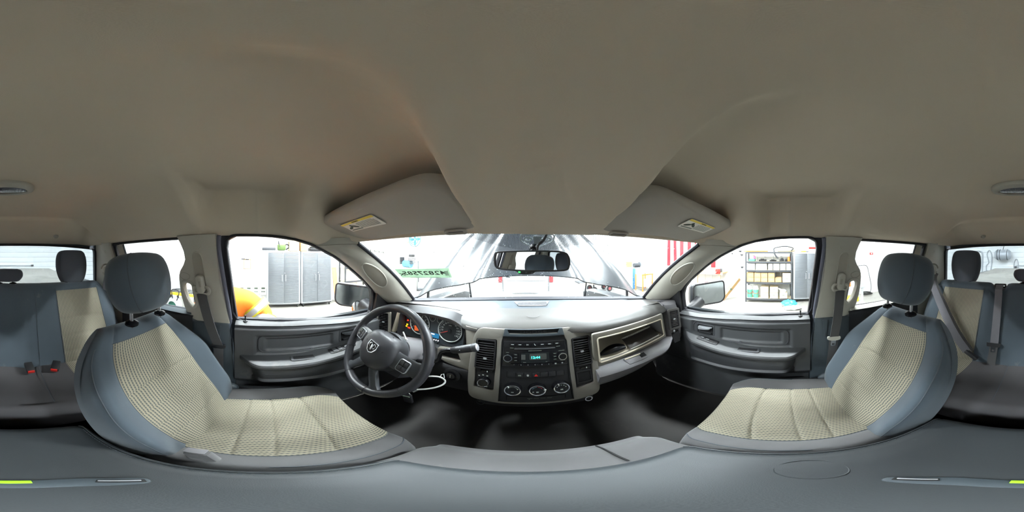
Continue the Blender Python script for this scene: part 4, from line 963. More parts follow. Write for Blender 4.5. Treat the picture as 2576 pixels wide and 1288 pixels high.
# radio, a unit of its own in the stack
radio = thing('car_radio', 'black car radio showing 12:44 in the centre stack', 'radio', ST((0, -0.158, 0.012)))
mk('faceplate', tr(vplate(flipy(roundpoly([(-0.108, 0.054), (0.108, 0.054), (0.111, 0.158), (-0.110, 0.158)], 0.003)), [], 0.005, 0.0015), lambda p: ST((p[0], p[1], p[2] + 0.0105))), M['gloss'], radio, smooth=35)
RZ = 0.0155
mk('face_outline', vtube([ST((a, -h, RZ)) for a, h in roundpoly([(-0.1085, 0.0535), (0.1085, 0.0535), (0.1115, 0.1585), (-0.1105, 0.1585)], 0.003)], 0.0007, 4, True), M['wheelplastic'], radio)
dp = mk('display', tr(vbox(0.096, 0.046, 0.0015), st(0.0, 0.121, RZ)), P('display_glass', (38, 40, 42), 0.15), radio)
mk('display_field', tr(vplate(rr(0.058, 0.026, 0.004), [], 0.0006), st(0.010, 0.116, RZ + 0.0008)), P('display_field_grey', (74, 76, 74), 0.3), dp)
mk('display_icon', tr(vbox(0.014, 0.022, 0.0006), st(-0.040, 0.117, RZ + 0.0008)), P('display_icon_grey', (84, 86, 84), 0.3), dp)
mk('clock_digits', tr(vtext('12:44', 0.0145, 0.0003, bold=0.0002), st(0.001, 0.119, RZ + 0.0018)), EM('cyan_digits', (60, 240, 220), 0.55), dp)
for a, h in ((-0.092, 0.119), (0.093, 0.119)):
    kn = mk('volume_knob' if a < 0 else 'tune_knob', tr(vlathe([(0, 0), (0.0155, 0), (0.0150, 0.006), (0.0128, 0.016), (0, 0.0165)], 30), st(a, h, RZ)), M['gloss'], radio, smooth=40)
    mk('chrome_ring', tr(vlathe([(0.0150, 0.004), (0.0162, 0.008), (0.0150, 0.0165), (0.0125, 0.0165)], 30), st(a, h, RZ)), M['chrome'], kn)
mk('disc_slot', tr(vbox(0.142, 0.0050, 0.0012), st(0.0, 0.078, RZ)), M['dark'], radio)
mk('slot_lip', tr(vbox(0.142, 0.0010, 0.0020), st(0.0, 0.0815, RZ + 0.0005)), M['silver'], radio)
b0 = None
for k in range(7):
    a = lerp(-0.078, 0.078, k/6)
    bt_ = mk('source_button', tr(vbox(0.0235, 0.0105, 0.002, 0.0006), st(a, 0.0635, RZ)), M['gloss'], radio)
    if k == 3: v = tr(vplate(roundpoly([(-0.003, 0.004), (-0.001, 0.004), (0.0, 0.001), (0.002, -0.001), (0.004, -0.002), (0.003, -0.004), (-0.001, -0.002)], 0.001), [], 0.0005), st(a, 0.0635, RZ + 0.0012))
    elif k == 2: v = tr(join(mv(vbox(0.0012, 0.006, 0.0005), -0.002, 0, 0), vplate(ell(0.0018, 0.0025, 10, 0.002, 0), [], 0.0005)), st(a, 0.0635, RZ + 0.0012))
    else: v = tr(vbox(0.010, 0.0022, 0.0005), st(a, 0.0635, RZ + 0.0012))
    mk('button_print', v, M['dialwhite'], bt_, kind='stuff')
for k in range(8):
    a = lerp(-0.071, 0.092, k/7)
    bt_ = mk('preset_button', tr(vbox(0.0218, 0.0100, 0.002, 0.0006), st(a, 0.1515, RZ)), M['gloss'], radio)
    v = vtext(str(k + 1), 0.006, 0.0003) if k < 6 else (join(mv(vbox(0.006, 0.0018, 0.0005), 0, 0.0014, 0), mv(vbox(0.006, 0.0018, 0.0005), 0, -0.0016, 0)) if k == 6 else vplate(ell(0.0026, 0.0026, 14), [ell(0.0018, 0.0018, 14)], 0.0005))
    mk('button_print', tr(v, st(a, 0.1515, RZ + 0.0012)), M['dialwhite'], bt_, kind='stuff')
for a in (-0.066, 0.068):
    for k in range(3):
        bt_ = mk('menu_button', tr(vbox(0.016, 0.0115, 0.002, 0.0006), st(a, 0.1065 + 0.0128*k, RZ)), M['gloss'], radio)
        mk('button_print', tr(vbox(0.0085, 0.0024, 0.0005), st(a, 0.1065 + 0.0128*k, RZ + 0.0012)), M['inklight'], bt_, kind='stuff')
mk('small_print', tr(join(*[mv(vbox(w_, 0.0020, 0.0004), a, -h, 0) for a, h, w_ in ((0.0, 0.0895, 0.046), (-0.080, 0.0785, 0.013), (0.082, 0.0765, 0.014), (-0.094, 0.0985, 0.010), (0.093, 0.0965, 0.022), (-0.094, 0.1405, 0.010), (0.094, 0.1405, 0.018), (-0.038, 0.1405, 0.014), (0.040, 0.1400, 0.010))]), lambda p: ST((p[0], p[1], p[2] + RZ + 0.0004))), M['inklight'], radio, kind='stuff')

# ------------------------------------------------------------------ steering column, wheel, levers
WC = Vector((-0.467, 0.364, -0.366)); WT = rad(31.2)
WN = Vector((0, -cos(WT), sin(WT))); WU = Vector((0, sin(WT), cos(WT)))
WM = frame(WC, (1, 0, 0), WU) @ Matrix.Rotation(rad(-9), 4, 'Z')
wheel = thing('steering_wheel', 'black leather four-spoke steering wheel with a chrome ram-head badge', 'steering wheel', WC + Vector((0, 0, -0.17)))
rim = [(0.1795*cos(2*PI*k/96), 0.1795*sin(2*PI*k/96), 0) for k in range(96)]
grip = [0.0158 + 0.0016*math.exp(-((((k/96*360 - a + 180) % 360) - 180)/16)**2) for k in range(96) for a in (0,)]
V_, F_ = [], []
rings = []
for k in range(97):
    th = 2*PI*k/96; a_ = k/96*360
    r0 = 0.0158 + 0.0015*max(math.exp(-(((a_ - b + 180) % 360 - 180)/14)**2) for b in (35, 145))
    rings.append([((0.1795 + r0*cos(2*PI*m/14))*cos(th), (0.1795 + r0*cos(2*PI*m/14))*sin(th), r0*1.12*sin(2*PI*m/14)) for m in range(14)])
mk('rim', tr(vloft(rings, cap=False), WM), M['leather'], wheel, smooth=80)
for a in (-28, 208, 250, 290):
    mk('rim_seam', tr(vtube([((0.1795 + 0.0163*cos(2*PI*m/16))*cos(rad(a)), (0.1795 + 0.0163*cos(2*PI*m/16))*sin(rad(a)), 0.0183*sin(2*PI*m/16)) for m in range(16)], 0.0008, 4, True), WM), M['dark'], wheel)
def spoke(a0, a1, w0, w1, r0=0.06, r1=0.172, z0=0.018, z1=0.0):
    rs = []
    for k in range(9):
        t = k/8; r_ = lerp(r0, r1, t); a = rad(lerp(a0, a1, t)); w_ = lerp(w0, w1, t) + 0.010*sm(0.75, 1, t); z = lerp(z0, z1, sm(0, 1, t)); th_ = 0.010
        c, s_ = cos(a), sin(a)
        rs.append([(r_*c - s_*x, r_*s_ + c*x, z + y) for x, y in ((-w_, 0), (-w_*0.8, th_*0.7), (0, th_), (w_*0.8, th_*0.7), (w_, 0), (w_*0.8, -th_), (-w_*0.8, -th_))])
    return vloft(rs)
for nm, a0, a1, w0, w1 in (('spoke', 4, 2, 0.036, 0.026), ('spoke', 176, 178, 0.036, 0.026), ('spoke', -68, -60, 0.021, 0.016), ('spoke', -112, -120, 0.021, 0.016)):
    mk(nm, tr(spoke(a0, a1, w0, w1, r1=0.176), WM), M['wheelplastic'], wheel, smooth=50)
# airbag cover: domed rounded shield with two creases
ab = roundpoly([(-0.062, 0.070), (0.062, 0.070), (0.088, 0.020), (0.084, -0.030), (0.050, -0.076), (0, -0.086), (-0.050, -0.076), (-0.084, -0.030), (-0.088, 0.020)], 0.035, 5)
rings = []
for k in range(9):
    q_ = k/8; sc = cos(q_*PI/2)**0.55 if q_ < 1 else 0.02; rings.append([(p[0]*sc, p[1]*sc, 0.008 + 0.046*sin(q_*PI/2)**0.9) for p in ab])
rings.insert(0, [(p[0], p[1], -0.03) for p in ab])
mk('airbag_cover', tr(vloft(rings), WM), M['airbag'], wheel, smooth=50)
def dome(x, y):
    n = math.sqrt((x/0.088)**2 + (y/0.080)**2); return 0.008 + 0.046*max(0.0, 1 - min(1, n)**3.2)
for s in (-1, 1):
    mk('cover_crease', tr(vtube([(s*lerp(0.024, 0.052, k/10), y, dome(s*lerp(0.024, 0.052, k/10), y) + 0.0002) for k, y in [(k, lerp(0.072, 0.022, k/10)) for k in range(11)]] + [(s*lerp(0.052, 0.030, k/6), lerp(0.018, -0.006, k/6), dome(s*0.04, 0.0) + 0.0006) for k in range(1, 7)], 0.0012, 5), WM), M['dark'], wheel)
# ram-head badge
bd = [(-0.021, 0.019), (0.021, 0.019), (0.023, 0.0), (0.014, -0.018), (0, -0.024), (-0.014, -0.018), (-0.023, 0.0)]
BMx = WM @ Matrix.Translation((0, 0.006, 0.0535))
bg = mk('badge_field', tr(vplate(roundpoly(bd, 0.004), [], 0.003), BMx), M['gloss'], wheel)
mk('badge_frame', tr(vplate(roundpoly(offs(bd, 0.003), 0.004), [roundpoly(offs(bd, -0.0015), 0.003)], 0.006, 0.0015), BMx), M['chrome'], bg)
rh = [vplate(roundpoly([(-0.0065, 0.010), (0.0065, 0.010), (0.0050, 0.0), (0.0032, -0.014), (-0.0032, -0.014), (-0.0050, 0.0)], 0.002), [], 0.006, 0.001)]
for s in (-1, 1):
    rh.append(vtube([(s*x, y, 0.0045) for x, y in ((0.004, 0.012), (0.010, 0.013), (0.0150, 0.008), (0.0150, 0.0), (0.0110, -0.004), (0.0080, -0.001))], 0.002, 6, radii=[0.0016, 0.0026, 0.0026, 0.0022, 0.0016, 0.0008]))
mk('badge_ram_head', tr(join(*rh), BMx), M['chrome'], bg)
# spoke switches
for s in (-1, 1):
    SWM = WM @ Matrix.Translation((s*0.121, 0.004, 0.020)) @ Matrix.Rotation(rad(s*4), 4, 'Y')
    pd = mk('switch_pad', tr(vplate(rr(0.040, 0.046, 0.008), [rr(0.035, 0.041, 0.006)], 0.006, 0.0015), SWM), M['silver'], wheel)
    mk('pad_field', tr(vplate(rr(0.036, 0.042, 0.006), [], 0.004), SWM), M['black'], pd)
    for i in (-1, 1):
        for j in (-1, 1): mk('pad_button', tr(mv(vbox(0.0145, 0.0165, 0.004, 0.0015), i*0.0085, j*0.0098, 0.0045), SWM), M['door'] if (s > 0 and i < 0) or (s < 0 and j > 0) else M['airbag'], pd)
# wheel back shell
mk('wheel_back_shell', tr(vloft([[(r_*cos(2*PI*m/28), r_*sin(2*PI*m/28)*0.95, z) for m in range(28)] for r_, z in ((0.082, -0.012), (0.086, -0.028), (0.080, -0.048), (0.070, -0.058))]), WM), M['wheelplastic'], wheel, smooth=50)
colm = thing('steering_column', 'grey steering column shroud behind the wheel', 'steering column', WC + Vector((0, 0.15, -0.18)))
CMx = frame(WC, (1, 0, 0), WU)
rings = []
for k in range(9):
    t = k/8; z = lerp(-0.060, -0.235, t); w_ = lerp(0.068, 0.092, sm(0, 0.7, t)); hu = lerp(0.066, 0.082, t); hd = lerp(0.070, 0.090, t)
    rings.append([(w_*math.copysign(abs(cos(a))**0.7, cos(a)), (hu if sin(a) > 0 else hd)*math.copysign(abs(sin(a))**0.7, sin(a)), z) for a in [2*PI*m/32 for m in range(32)]])
mk('shroud', tr(vloft(rings), CMx), M['dashlow'], colm, smooth=60)
mk('shroud_seam', tr(vtube([(0.002 + lerp(0.068, 0.092, sm(0, 0.7, k/8)), -0.004, lerp(-0.06, -0.235, k/8)) for k in range(9)], 0.0016, 5), CMx), M['dark'], colm)
mk('shroud_lower', tr(vloft([[(x, y, z) for x, y in ((-0.055, -0.07), (0.055, -0.07), (0.050, -0.105), (-0.050, -0.105))] for z in (-0.09, -0.23)]), CMx), M['black'], colm)
# column shifter
shl = thing('gear_lever', 'column gear lever with ribbed black grip and pale end cap', 'lever', (-0.26, 0.45, -0.42))
path = spline([(-0.385, 0.455, -0.430), (-0.330, 0.452, -0.408), (-0.300, 0.450, -0.385), (-0.290, 0.450, -0.350), (-0.276, 0.450, -0.333), (-0.245, 0.449, -0.323)], 26)
mk('arm', vtube(path, 0.0075, 10, radii=[0.010]*6 + [0.0078]*20), M['gloss'], shl)
gd = (Vector((-0.168, 0.447, -0.292)) - Vector((-0.250, 0.449, -0.324))); GM = frame(Vector((-0.252, 0.449, -0.325)), Vector((0, 1, 0)).cross(gd), Vector((0, 1, 0)))
if GM.to_3x3() @ Vector((0, 0, 1)) @ gd < 0: GM = GM @ Matrix.Rotation(PI, 4, 'X')
L_ = gd.length
mk('grip', tr(vlathe([(0, 0), (0.008, 0), (0.0115, 0.006), (0.0135, 0.022), (0.0140, L_*0.78), (0.0132, L_*0.80), (0.0132, L_*0.82), (0, L_*0.82)], 24), GM), M['leather'], shl, smooth=45)
mk('end_collar', tr(vlathe([(0.010, L_*0.82), (0.0136, L_*0.82), (0.0146, L_*0.86), (0.0146, L_*0.97), (0.0130, L_*1.0), (0.006, L_*1.0)], 24), GM), M['wheelplastic'], shl)
mk('end_cap', tr(vlathe([(0, L_*1.01), (0.0105, L_*1.01), (0.0125, L_*0.995), (0.0125, L_*0.97), (0, L_*0.97)], 24), GM), M['silver'], shl)
mk('tow_button', tr(mv(vbox(0.010, 0.010, 0.004, 0.001), 0, -0.0125, L_*0.42), GM), M['black'], shl)
tip = aty(1014, 835, 0.47); foot = aty(1021, 853, 0.455)
wk = thing('tilt_lever', 'small white stick standing on top of the steering column shroud', 'lever', foot)
mk('stick', vtube([foot + (tip - foot)*(k/8) for k in range(9)], 0.0032, 8, radii=[0.0036]*4 + [0.0034]*4 + [0.0028]), M['white'], wk)
mk('stick_foot', mv(ellipsoid(0.008, 0.005, 0.004, 12, 6), *foot), M['white'], wk)
# turn-signal stalk on the far side
mk('signal_stalk', vtube([CMx @ Vector(p) for p in ((-0.08, 0.01, -0.12), (-0.13, 0.02, -0.11), (-0.18, 0.03, -0.095))], 0.007, 10, radii=[0.006, 0.007, 0.010]), M['black'], colm)
mk('hand_stub', vtube([Vector((-0.368, 0.47, -0.395)), Vector((-0.345, 0.46, -0.388)), Vector((-0.328, 0.455, -0.380))], 0.008, 8), M['wheelplastic'], colm)
# ignition switch on the knee panel, and the white cable with the key hanging from it
ig = aty(1136, 944, 0.555)
ign = thing('ignition_switch', 'round black ignition switch on the knee panel right of the column', 'switch', ig + Vector((0, 0, -0.03)))
IM = frame(ig + Vector((0, 0.005, 0)), (1, 0, 0), (0, 0.15, 1))
mk('bezel', tr(vlathe([(0, 0), (0.038, 0), (0.036, 0.008), (0.026, 0.010), (0.024, 0.006), (0, 0.006)], 32), IM), M['black'], ign, smooth=45)
mk('barrel', tr(vlathe([(0, 0.006), (0.018, 0.006), (0.017, 0.016), (0, 0.017)], 28), IM), M['gloss'], ign, smooth=45)
mk('key_slot', tr(mv(vbox(0.003, 0.016, 0.004), 0, 0, 0.017), IM), M['steel'], ign)
c4 = lambda X, Y, y: aty(860 + X/4.294, 740 + Y/4.294, y)
cb = [c4(870, 880, 0.47), c4(930, 887, 0.475), c4(1000, 888, 0.48), c4(1065, 898, 0.485), c4(1108, 925, 0.49), c4(1112, 955, 0.485), c4(1075, 985, 0.47), c4(1000, 1010, 0.455), c4(900, 1025, 0.44), c4(815, 1030, 0.43)]
cab = thing('charging_cable', 'white cable looping below the steering column', 'cable', min(cb, key=lambda p: p.z))
mk('cord', vtube(spline(cb, 60), 0.0036, 8), M['white'], cab)
mk('cable_tie', vtube([c4(1058, 905, 0.483), c4(1075, 868, 0.492), c4(1100, 862, 0.497), c4(1108, 905, 0.49)], 0.0016, 6), M['white'], cab)
mk('cord_end', vtube([c4(815, 1030, 0.43), c4(770, 1052, 0.42)], 0.006, 8), M['steel'], cab)
kf = c4(715, 1125, 0.42)
key = thing('key_fob', 'black key fob hanging under the steering wheel rim', 'key', kf + Vector((0, 0, -0.03)))
KM = frame(kf, (1, 0.2, 0.1), (0.15, 0, 1))
mk('fob', tr(vbox(0.034, 0.062, 0.014, 0.005, 3), KM), M['black'], key)
mk('fob_strip', tr(mv(vbox(0.030, 0.004, 0.002), -0.002, 0.022, 0.0075), KM), M['sticker'], key)
mk('key_ring', tr(vtube([(0.012*cos(2*PI*m/20), 0.036 + 0.010*sin(2*PI*m/20), 0) for m in range(20)], 0.0014, 6, True), KM), M['steel'], key)
# ------------------------------------------------------------------ seats
def split(rings, classify, uvf, closed=True, caps=None):
    """quads of a ring grid sorted by classify(i, j) into separate meshes, each with its own vertices and UVs"""
    n = len(rings[0]); out = {}
    for i in range(len(rings) - 1):
        for j in range(n if closed else n - 1):
            c = classify(i, j); V, F, U, ix = out.setdefault(c, ([], [], [], {}))
            q = []
            for a, b in ((i, j), (i, (j+1) % n), (i+1, (j+1) % n), (i+1, j)):
                if (a, b) not in ix: ix[(a, b)] = len(V); V.append(Vector(rings[a][b])); U.append(uvf(a, b))
                q.append(ix[(a, b)])
            F.append(q)
    if caps:
        for i in (0, len(rings) - 1):
            V, F, U, ix = out[caps]; q = []
            for b in range(n):
                if (i, b) not in ix: ix[(i, b)] = len(V); V.append(Vector(rings[i][b])); U.append((0, 0))
                q.append(ix[(i, b)])
            F.append(q if i else q[::-1])
    return out
def groove(t, t0, wd, dep): return -dep*math.exp(-((t - t0)/wd)**2)

def headrest(parent, c, w, h, d, tilt, mat, posts=True, z_base=None, post_dx=0.07, shape=0.62, crown=0.0, sq=0.42):
    """padded headrest: w, h, d full sizes, centre c"""
    Mh = Matrix.Translation(c) @ Matrix.Rotation(tilt, 4, 'X')
    rings = []
    N = 26
    for i in range(N + 1):
        a = -PI/2 + PI*i/N; zz = math.copysign(abs(sin(a))**0.75, sin(a)); rr_ = max(0.03, abs(cos(a))**sq)
        tap = lerp(0.86, 1.0, sm(-1, 0.1, zz))
        ring = []
        for m in range(40):
            b = 2*PI*m/40; cx_ = math.copysign(abs(cos(b))**shape, cos(b)); cy_ = math.copysign(abs(sin(b))**0.75, sin(b))
            x = w/2*rr_*cx_*tap; y = d/2*rr_**0.8*cy_ - 0.012*(cx_**2) * (1 if cy_ > 0 else 0)
            y -= 0.25*crown*(zz)**2
            ring.append(Mh @ Vector((x, y, h/2*zz)))
        rings.append(ring)
    hr = mk('headrest', vloft(rings), mat, parent, smooth=80)
    for s in (-1, 1):
        seam = []
        for i in range(2, N - 1):
            j = 6 if s > 0 else 14
            seam.append(Vector(rings[i][j]).lerp(Vector(rings[i][j + s*-1 + 0]), 0.0))
        mk('headrest_seam', vtube(seam, 0.0016, 5), M['seam'], hr)
    if posts:
        for s in (-1, 1):
            top = Mh @ Vector((s*post_dx, 0, -h*0.36)); bot = Vector((c.x + s*post_dx, z_base[0], z_base[1] - 0.012))
            mk('post', vtube([bot, bot.lerp(top, 0.5), top], 0.0062, 12), M['chrome'], hr)
            gd_ = Matrix.Translation(bot + Vector((0, 0, 0.014))) @ Matrix.Rotation(rad(-12), 4, 'X')
            mk('post_guide', tr(tr(vlathe([(0, 0), (0.020, 0), (0.019, 0.006), (0.012, 0.010), (0.008, 0.012), (0, 0.012)], 20), Matrix.Scale(1.25, 4, (1, 0, 0))), gd_), M['gloss'], hr)
    return hr

TILT = rad(30)
def front_seat(s, dy, label):
    cx = s*0.45; who = s
    seat = thing('front_seat', label, 'seat', (cx, 0.03 + dy, -1.05), 'front bucket seats')
    D = Vector((0, -sin(TILT), cos(TILT))); Nf = Vector((0, cos(TILT), sin(TILT))); B = Vector((cx, -0.125 + dy, -0.725)); L = 0.575
    # --- backrest
    NF = 48; SB = 0.62
    sv = sorted(set([-1 + 2*k/NF for k in range(NF + 1)] + [-SB, SB]))
    Wp = [(-0.2, 0.19), (0.0, 0.215), (0.15, 0.240), (0.45, 0.262), (0.65, 0.262), (0.80, 0.240), (0.90, 0.205), (0.96, 0.175), (1.0, 0.150)]
    rings, info = [], []
    T = [-0.08 + 0.0085*k for k in range(116)] + [0.91 + 0.09*sin(PI/2*k/12) for k in range(1, 13)]
    for ti, t in enumerate(T):
        w = pws(Wp, t); ph = 0.0 if t <= 0.91 else math.asin(min(1.0, (t - 0.91)/0.09)); cs = max(0.05, cos(ph))
        bl = 0.060*sm(-0.1, 0.25, t)*(1 - 0.85*sm(0.55, 0.88, t)); th = lerp(0.15, 0.095, sm(0, 0.9, t)); lum = 0.012*math.exp(-((t - 0.25)/0.2)**2)
        ring = []
        for x_ in sv:
            a = abs(x_); f = -0.010 + lum*(1 - a*a) + bl*sm(0.52, 0.90, a) - (0.055 + bl*0.8)*max(0.0, (a - 0.88)/0.12)**2.2 - 0.012*a*a
            if a < SB - 0.001:
                ar = 0.045*(1 - (a/SB)**2)
                for t0, dp in ((0.545 + ar, 0.0075), (0.40 + ar*0.7, 0.005), (0.285 + ar*0.5, 0.005), (0.175 + ar*0.4, 0.005)): f += groove(t, t0, 0.0075, dp)
                f += 0.004*sm(0, 0.06, SB - a)
            elif a < SB + 0.03: f -= 0.003*(1 - abs(a - SB)/0.03)
            ring.append((x_*w, f))
        back = [(w*cos(b), -th*(0.35 + 0.65*abs(sin(b))**0.6)) for b in [PI*k/24 for k in range(25)]]
        mid = -th*0.5
        pts = [(x, lerp(mid, f, cs)) for x, f in ring] + [(x*0.985, lerp(mid, f, cs)) for x, f in back]
        rings.append([B + D*(t*L) + Vector((x, 0, 0)) + Nf*f for x, f in pts]); info.append(t)
    ns = len(sv)
    def cls(i, j):
        if j < ns - 1:
            a = abs((sv[j] + sv[j+1])/2)
            if a < SB and 0.0 < info[i] < 0.888: return 'c'
        return 'b'
    def uvf(i, j): return ((sv[j] if j < ns else 0)*0.235, info[i]*L)
    parts = split(rings, cls, uvf, caps='b')
    V, F, U, _ = parts['b']; bk_ = mk('backrest', (V, F), M['seat'], seat, smooth=70, recalc=False)
    V, F, U, _ = parts['c']; mk('backrest_centre', (V, F), M['cloth'], bk_, smooth=70, uv=U, recalc=False)
    jn = [k for k, x in enumerate(sv) if abs(x - SB) < 1e-6][0]; jm = [k for k, x in enumerate(sv) if abs(x + SB) < 1e-6][0]
    for sg in (-1, 1):
        jj = min(range(ns), key=lambda k: abs(sv[k] - sg*0.90))
        seam = [Vector(rings[i][jj]) + Nf*0.0006 for i in range(8, 116, 3)]
        top_i = 114
        seam += [Vector(rings[top_i][jj]).lerp(Vector(rings[top_i][jn if sg > 0 else jm]), k/6) + Nf*0.001 for k in range(1, 7)]
        mk('side_seam', vtube(seam, 0.0018, 5), M['seam'], bk_)
        edge_ = [Vector(rings[i][jn if sg > 0 else jm]) + Nf*0.0002 for i in range(8, 116, 3)]
        mk('centre_seam', vtube(edge_, 0.0014, 5), M['seam'], bk_)
    ti_ = 114
    mk('top_seam', vtube([Vector(rings[ti_][k]) + Nf*0.0004 for k in range(jm, jn + 1)], 0.0014, 5), M['seam'], bk_)
    # --- cushion
    SC = 0.64
    sc_ = sorted(set([-1 + 2*k/44 for k in range(45)] + [-SC, SC]))
    ZC = -0.700
    Yb, Yf = -0.175 + dy, 0.262 + dy
    rings, ts = [], []
    Tl = [0.97*k/96 for k in range(97)] + [0.97 + 0.03*sin(PI/2*k/10) for k in range(1, 11)]
    for k, t in enumerate(Tl):
        y = lerp(Yb, Yf, t); w = pws([(0, 0.235), (0.3, 0.255), (0.7, 0.255), (0.9, 0.238), (0.97, 0.215), (1.0, 0.185)], t)
        ph = 0.0 if t <= 0.97 else math.asin(min(1, (t - 0.97)/0.03)); cs = max(0.04, cos(ph)); zmid = ZC - 0.07
        ring = []
        for x_ in sc_:
            a = abs(x_); f = ZC + 0.012*sm(0.3, 0.9, t) - 0.018*sm(0.80, 1.0, t) - 0.008*(1 - a*a)*(1 - t) + 0.026*sm(0.55, 0.82, a)*(1 - 0.6*sm(0.7, 1, t)) - 0.055*max(0, (a - 0.84)/0.16)**2.0
            if a < SC - 0.001:
                ar = -0.05*(1 - (a/SC)**2)
                for t0, dp in ((0.655 - ar*0.9, 0.008), (0.42 - ar*0.3, 0.005), (0.26 + ar*0.2, 0.005)): f += groove(t, t0, 0.010, dp)
                f += 0.004*sm(0, 0.06, SC - a)
            elif a < SC + 0.03: f -= 0.003
            ring.append((x_*w, f))
        under = [(w*0.98*cos(b), ZC - 0.05 - 0.085*sin(b)**0.5) for b in [PI*m/14 for m in range(15)]]
        rings.append([Vector((cx + x, y, lerp(zmid, z, cs))) for x, z in ring + under]); ts.append(t)
    nc = len(sc_)
    parts = split(rings, lambda i, j: 'c' if j < nc - 1 and abs((sc_[j] + sc_[j+1])/2) < SC and ts[i] < 0.985 else 'b', lambda i, j: ((sc_[j] if j < nc else 0)*0.25, ts[i]*0.44), caps='b')
    V, F, U, _ = parts['b']; cu = mk('cushion', (V, F), M['seatgrey'], seat, smooth=70, recalc=False)
    V, F, U, _ = parts['c']; mk('cushion_centre', (V, F), M['cloth'], cu, smooth=70, uv=U, recalc=False)
    for sg in (-1, 1):
        jj = [k for k, x in enumerate(sc_) if abs(x - sg*SC) < 1e-6][0]
        mk('centre_seam', vtube([Vector(rings[i][jj]) + Vector((0, 0, 0.0004)) for i in range(2, 100, 3)], 0.0014, 5), M['seam'], cu)
    jj = [k for k, x in enumerate(sc_) if abs(x - 0.9) < 0.03][0]
    for sg in (-1, 1):
        jj = min(range(nc), key=lambda k: abs(sc_[k] - sg*0.88))
        mk('side_seam', vtube([Vector(rings[i][jj]) + Vector((0, 0, 0.0006)) for i in range(40, 102, 3)], 0.0014, 5), M['seam'], cu)
    # --- side shield and base
    for sg in (-1, 1):
        mk('side_shield', tr(vplate(roundpoly([(-0.24 + dy, -0.70), (-0.10 + dy, -0.70), (0.22 + dy, -0.79), (0.20 + dy, -0.87), (-0.22 + dy, -0.87)], 0.03), [], 0.022, 0.005), lambda p, sg=sg: (cx + sg*(0.236 + p[2]), p[0], p[1])), M['black'], seat)
    mk('recliner_cover', tr(ellipsoid(0.022, 0.05, 0.038, 14, 8), Matrix.Translation((cx + s*0.235, -0.165 + dy, -0.690))), M['lower'], seat)
    mk('base', mv(vbox(0.42, 0.38, 0.20, 0.02), cx, 0.02 + dy, -0.93), M['black'], seat)
    # --- headrest
    topc = B + D*L
    headrest(seat, Vector((cx, -0.400 + dy, -0.093)), 0.284, 0.202, 0.130, rad(14), M['seat'], True, (topc.y + 0.035, topc.z - 0.0), 0.070, crown=0.0)
    return seat
front_seat(-1, 0.0, "driver's bucket seat with striped centre cloth, next to the steering wheel")
front_seat(1, -0.055, "passenger's bucket seat with striped centre cloth, facing the glove box")

# ------------------------------------------------------------------ centre console (folded middle seat)
con = thing('centre_console', 'grey vinyl fold-down console between the two front seats', 'console', (0, -0.08, -1.05))
rings, N = [], 40
def conring(y, hw, ztop, zbot, r=0.045, crown=0.008):
    pts = []
    for k in range(13): a = PI*k/12*0.5; pts.append((hw - r + r*sin(PI/2 - a) , ztop - r + r*sin(a)))
    left = [(-x, z) for x, z in reversed(pts)]
    topl = []
    for k in range(1, 16): x = lerp(hw - r, -(hw - r), k/16); topl.append((x, ztop + crown*(1 - (x/hw)**2)))
    ring = pts + topl + left
    ring = ring + [(-hw, zbot), (hw, zbot)]
    return [(x, y, z) for x, z in ring]
for k in range(45):
    t = k/44; y = lerp(-0.338, 0.160, t); e = min(1.0, min(t, 1 - t)/0.07); q_ = math.sqrt(max(0.0, 1 - (1 - e)**2))
    hw = lerp(0.165, 0.196, q_) ; zt_ = -0.585 - 0.045*(1 - q_) - 0.012*sm(0.7, 1.0, t)
    rings.append(conring(y, hw, zt_, -0.70))
pad = mk('lid_pad', vloft(rings), M['console'], con, smooth=60)
for s in (-1, 1):
    sm_ = [Vector((s*lerp(0.165, 0.196, math.sqrt(max(0, 1 - (1 - min(1, min(t, 1-t)/0.07))**2))), lerp(-0.338, 0.160, t), -0.585 - 0.045*(1 - math.sqrt(max(0, 1 - (1 - min(1, min(t, 1-t)/0.07))**2))) - 0.012*sm(0.7, 1, t))) + Vector((-s*0.012, 0, -0.0115)) for t in [0.03 + 0.94*k/60 for k in range(61)]]
    mk('piping', vtube(sm_, 0.0026, 6), M['console'], pad)
    st0 = None
    for k in range(3, 57):
        p = sm_[k] + Vector((-s*0.006, 0, 0.0035))
        if st0 is None: st0 = mk('stitch', vtube([p, p + Vector((0, 0.0045, 0))], 0.0009, 4), M['seam'], pad); p0 = p
        else: dupl(st0, p - p0, pad)
rings = [conring(lerp(0.13, 0.262, k/14), lerp(0.205, 0.19, sm(0.6, 1, k/14)), -0.640 - 0.03*sm(0.55, 1, k/14)**2, -0.80, 0.03, 0.004) for k in range(15)]
mk('front_cushion', vloft(rings), M['seatgrey'], con, smooth=60)
mk('cushion_split', vtube([(0.085, y, z) for y, z in ((0.165, -0.633), (0.21, -0.634), (0.235, -0.643), (0.258, -0.665), (0.262, -0.70))], 0.0028, 6), M['dark'], con)
mk('base', mv(vbox(0.36, 0.52, 0.34, 0.02), 0, -0.07, -0.88), M['black'], con)
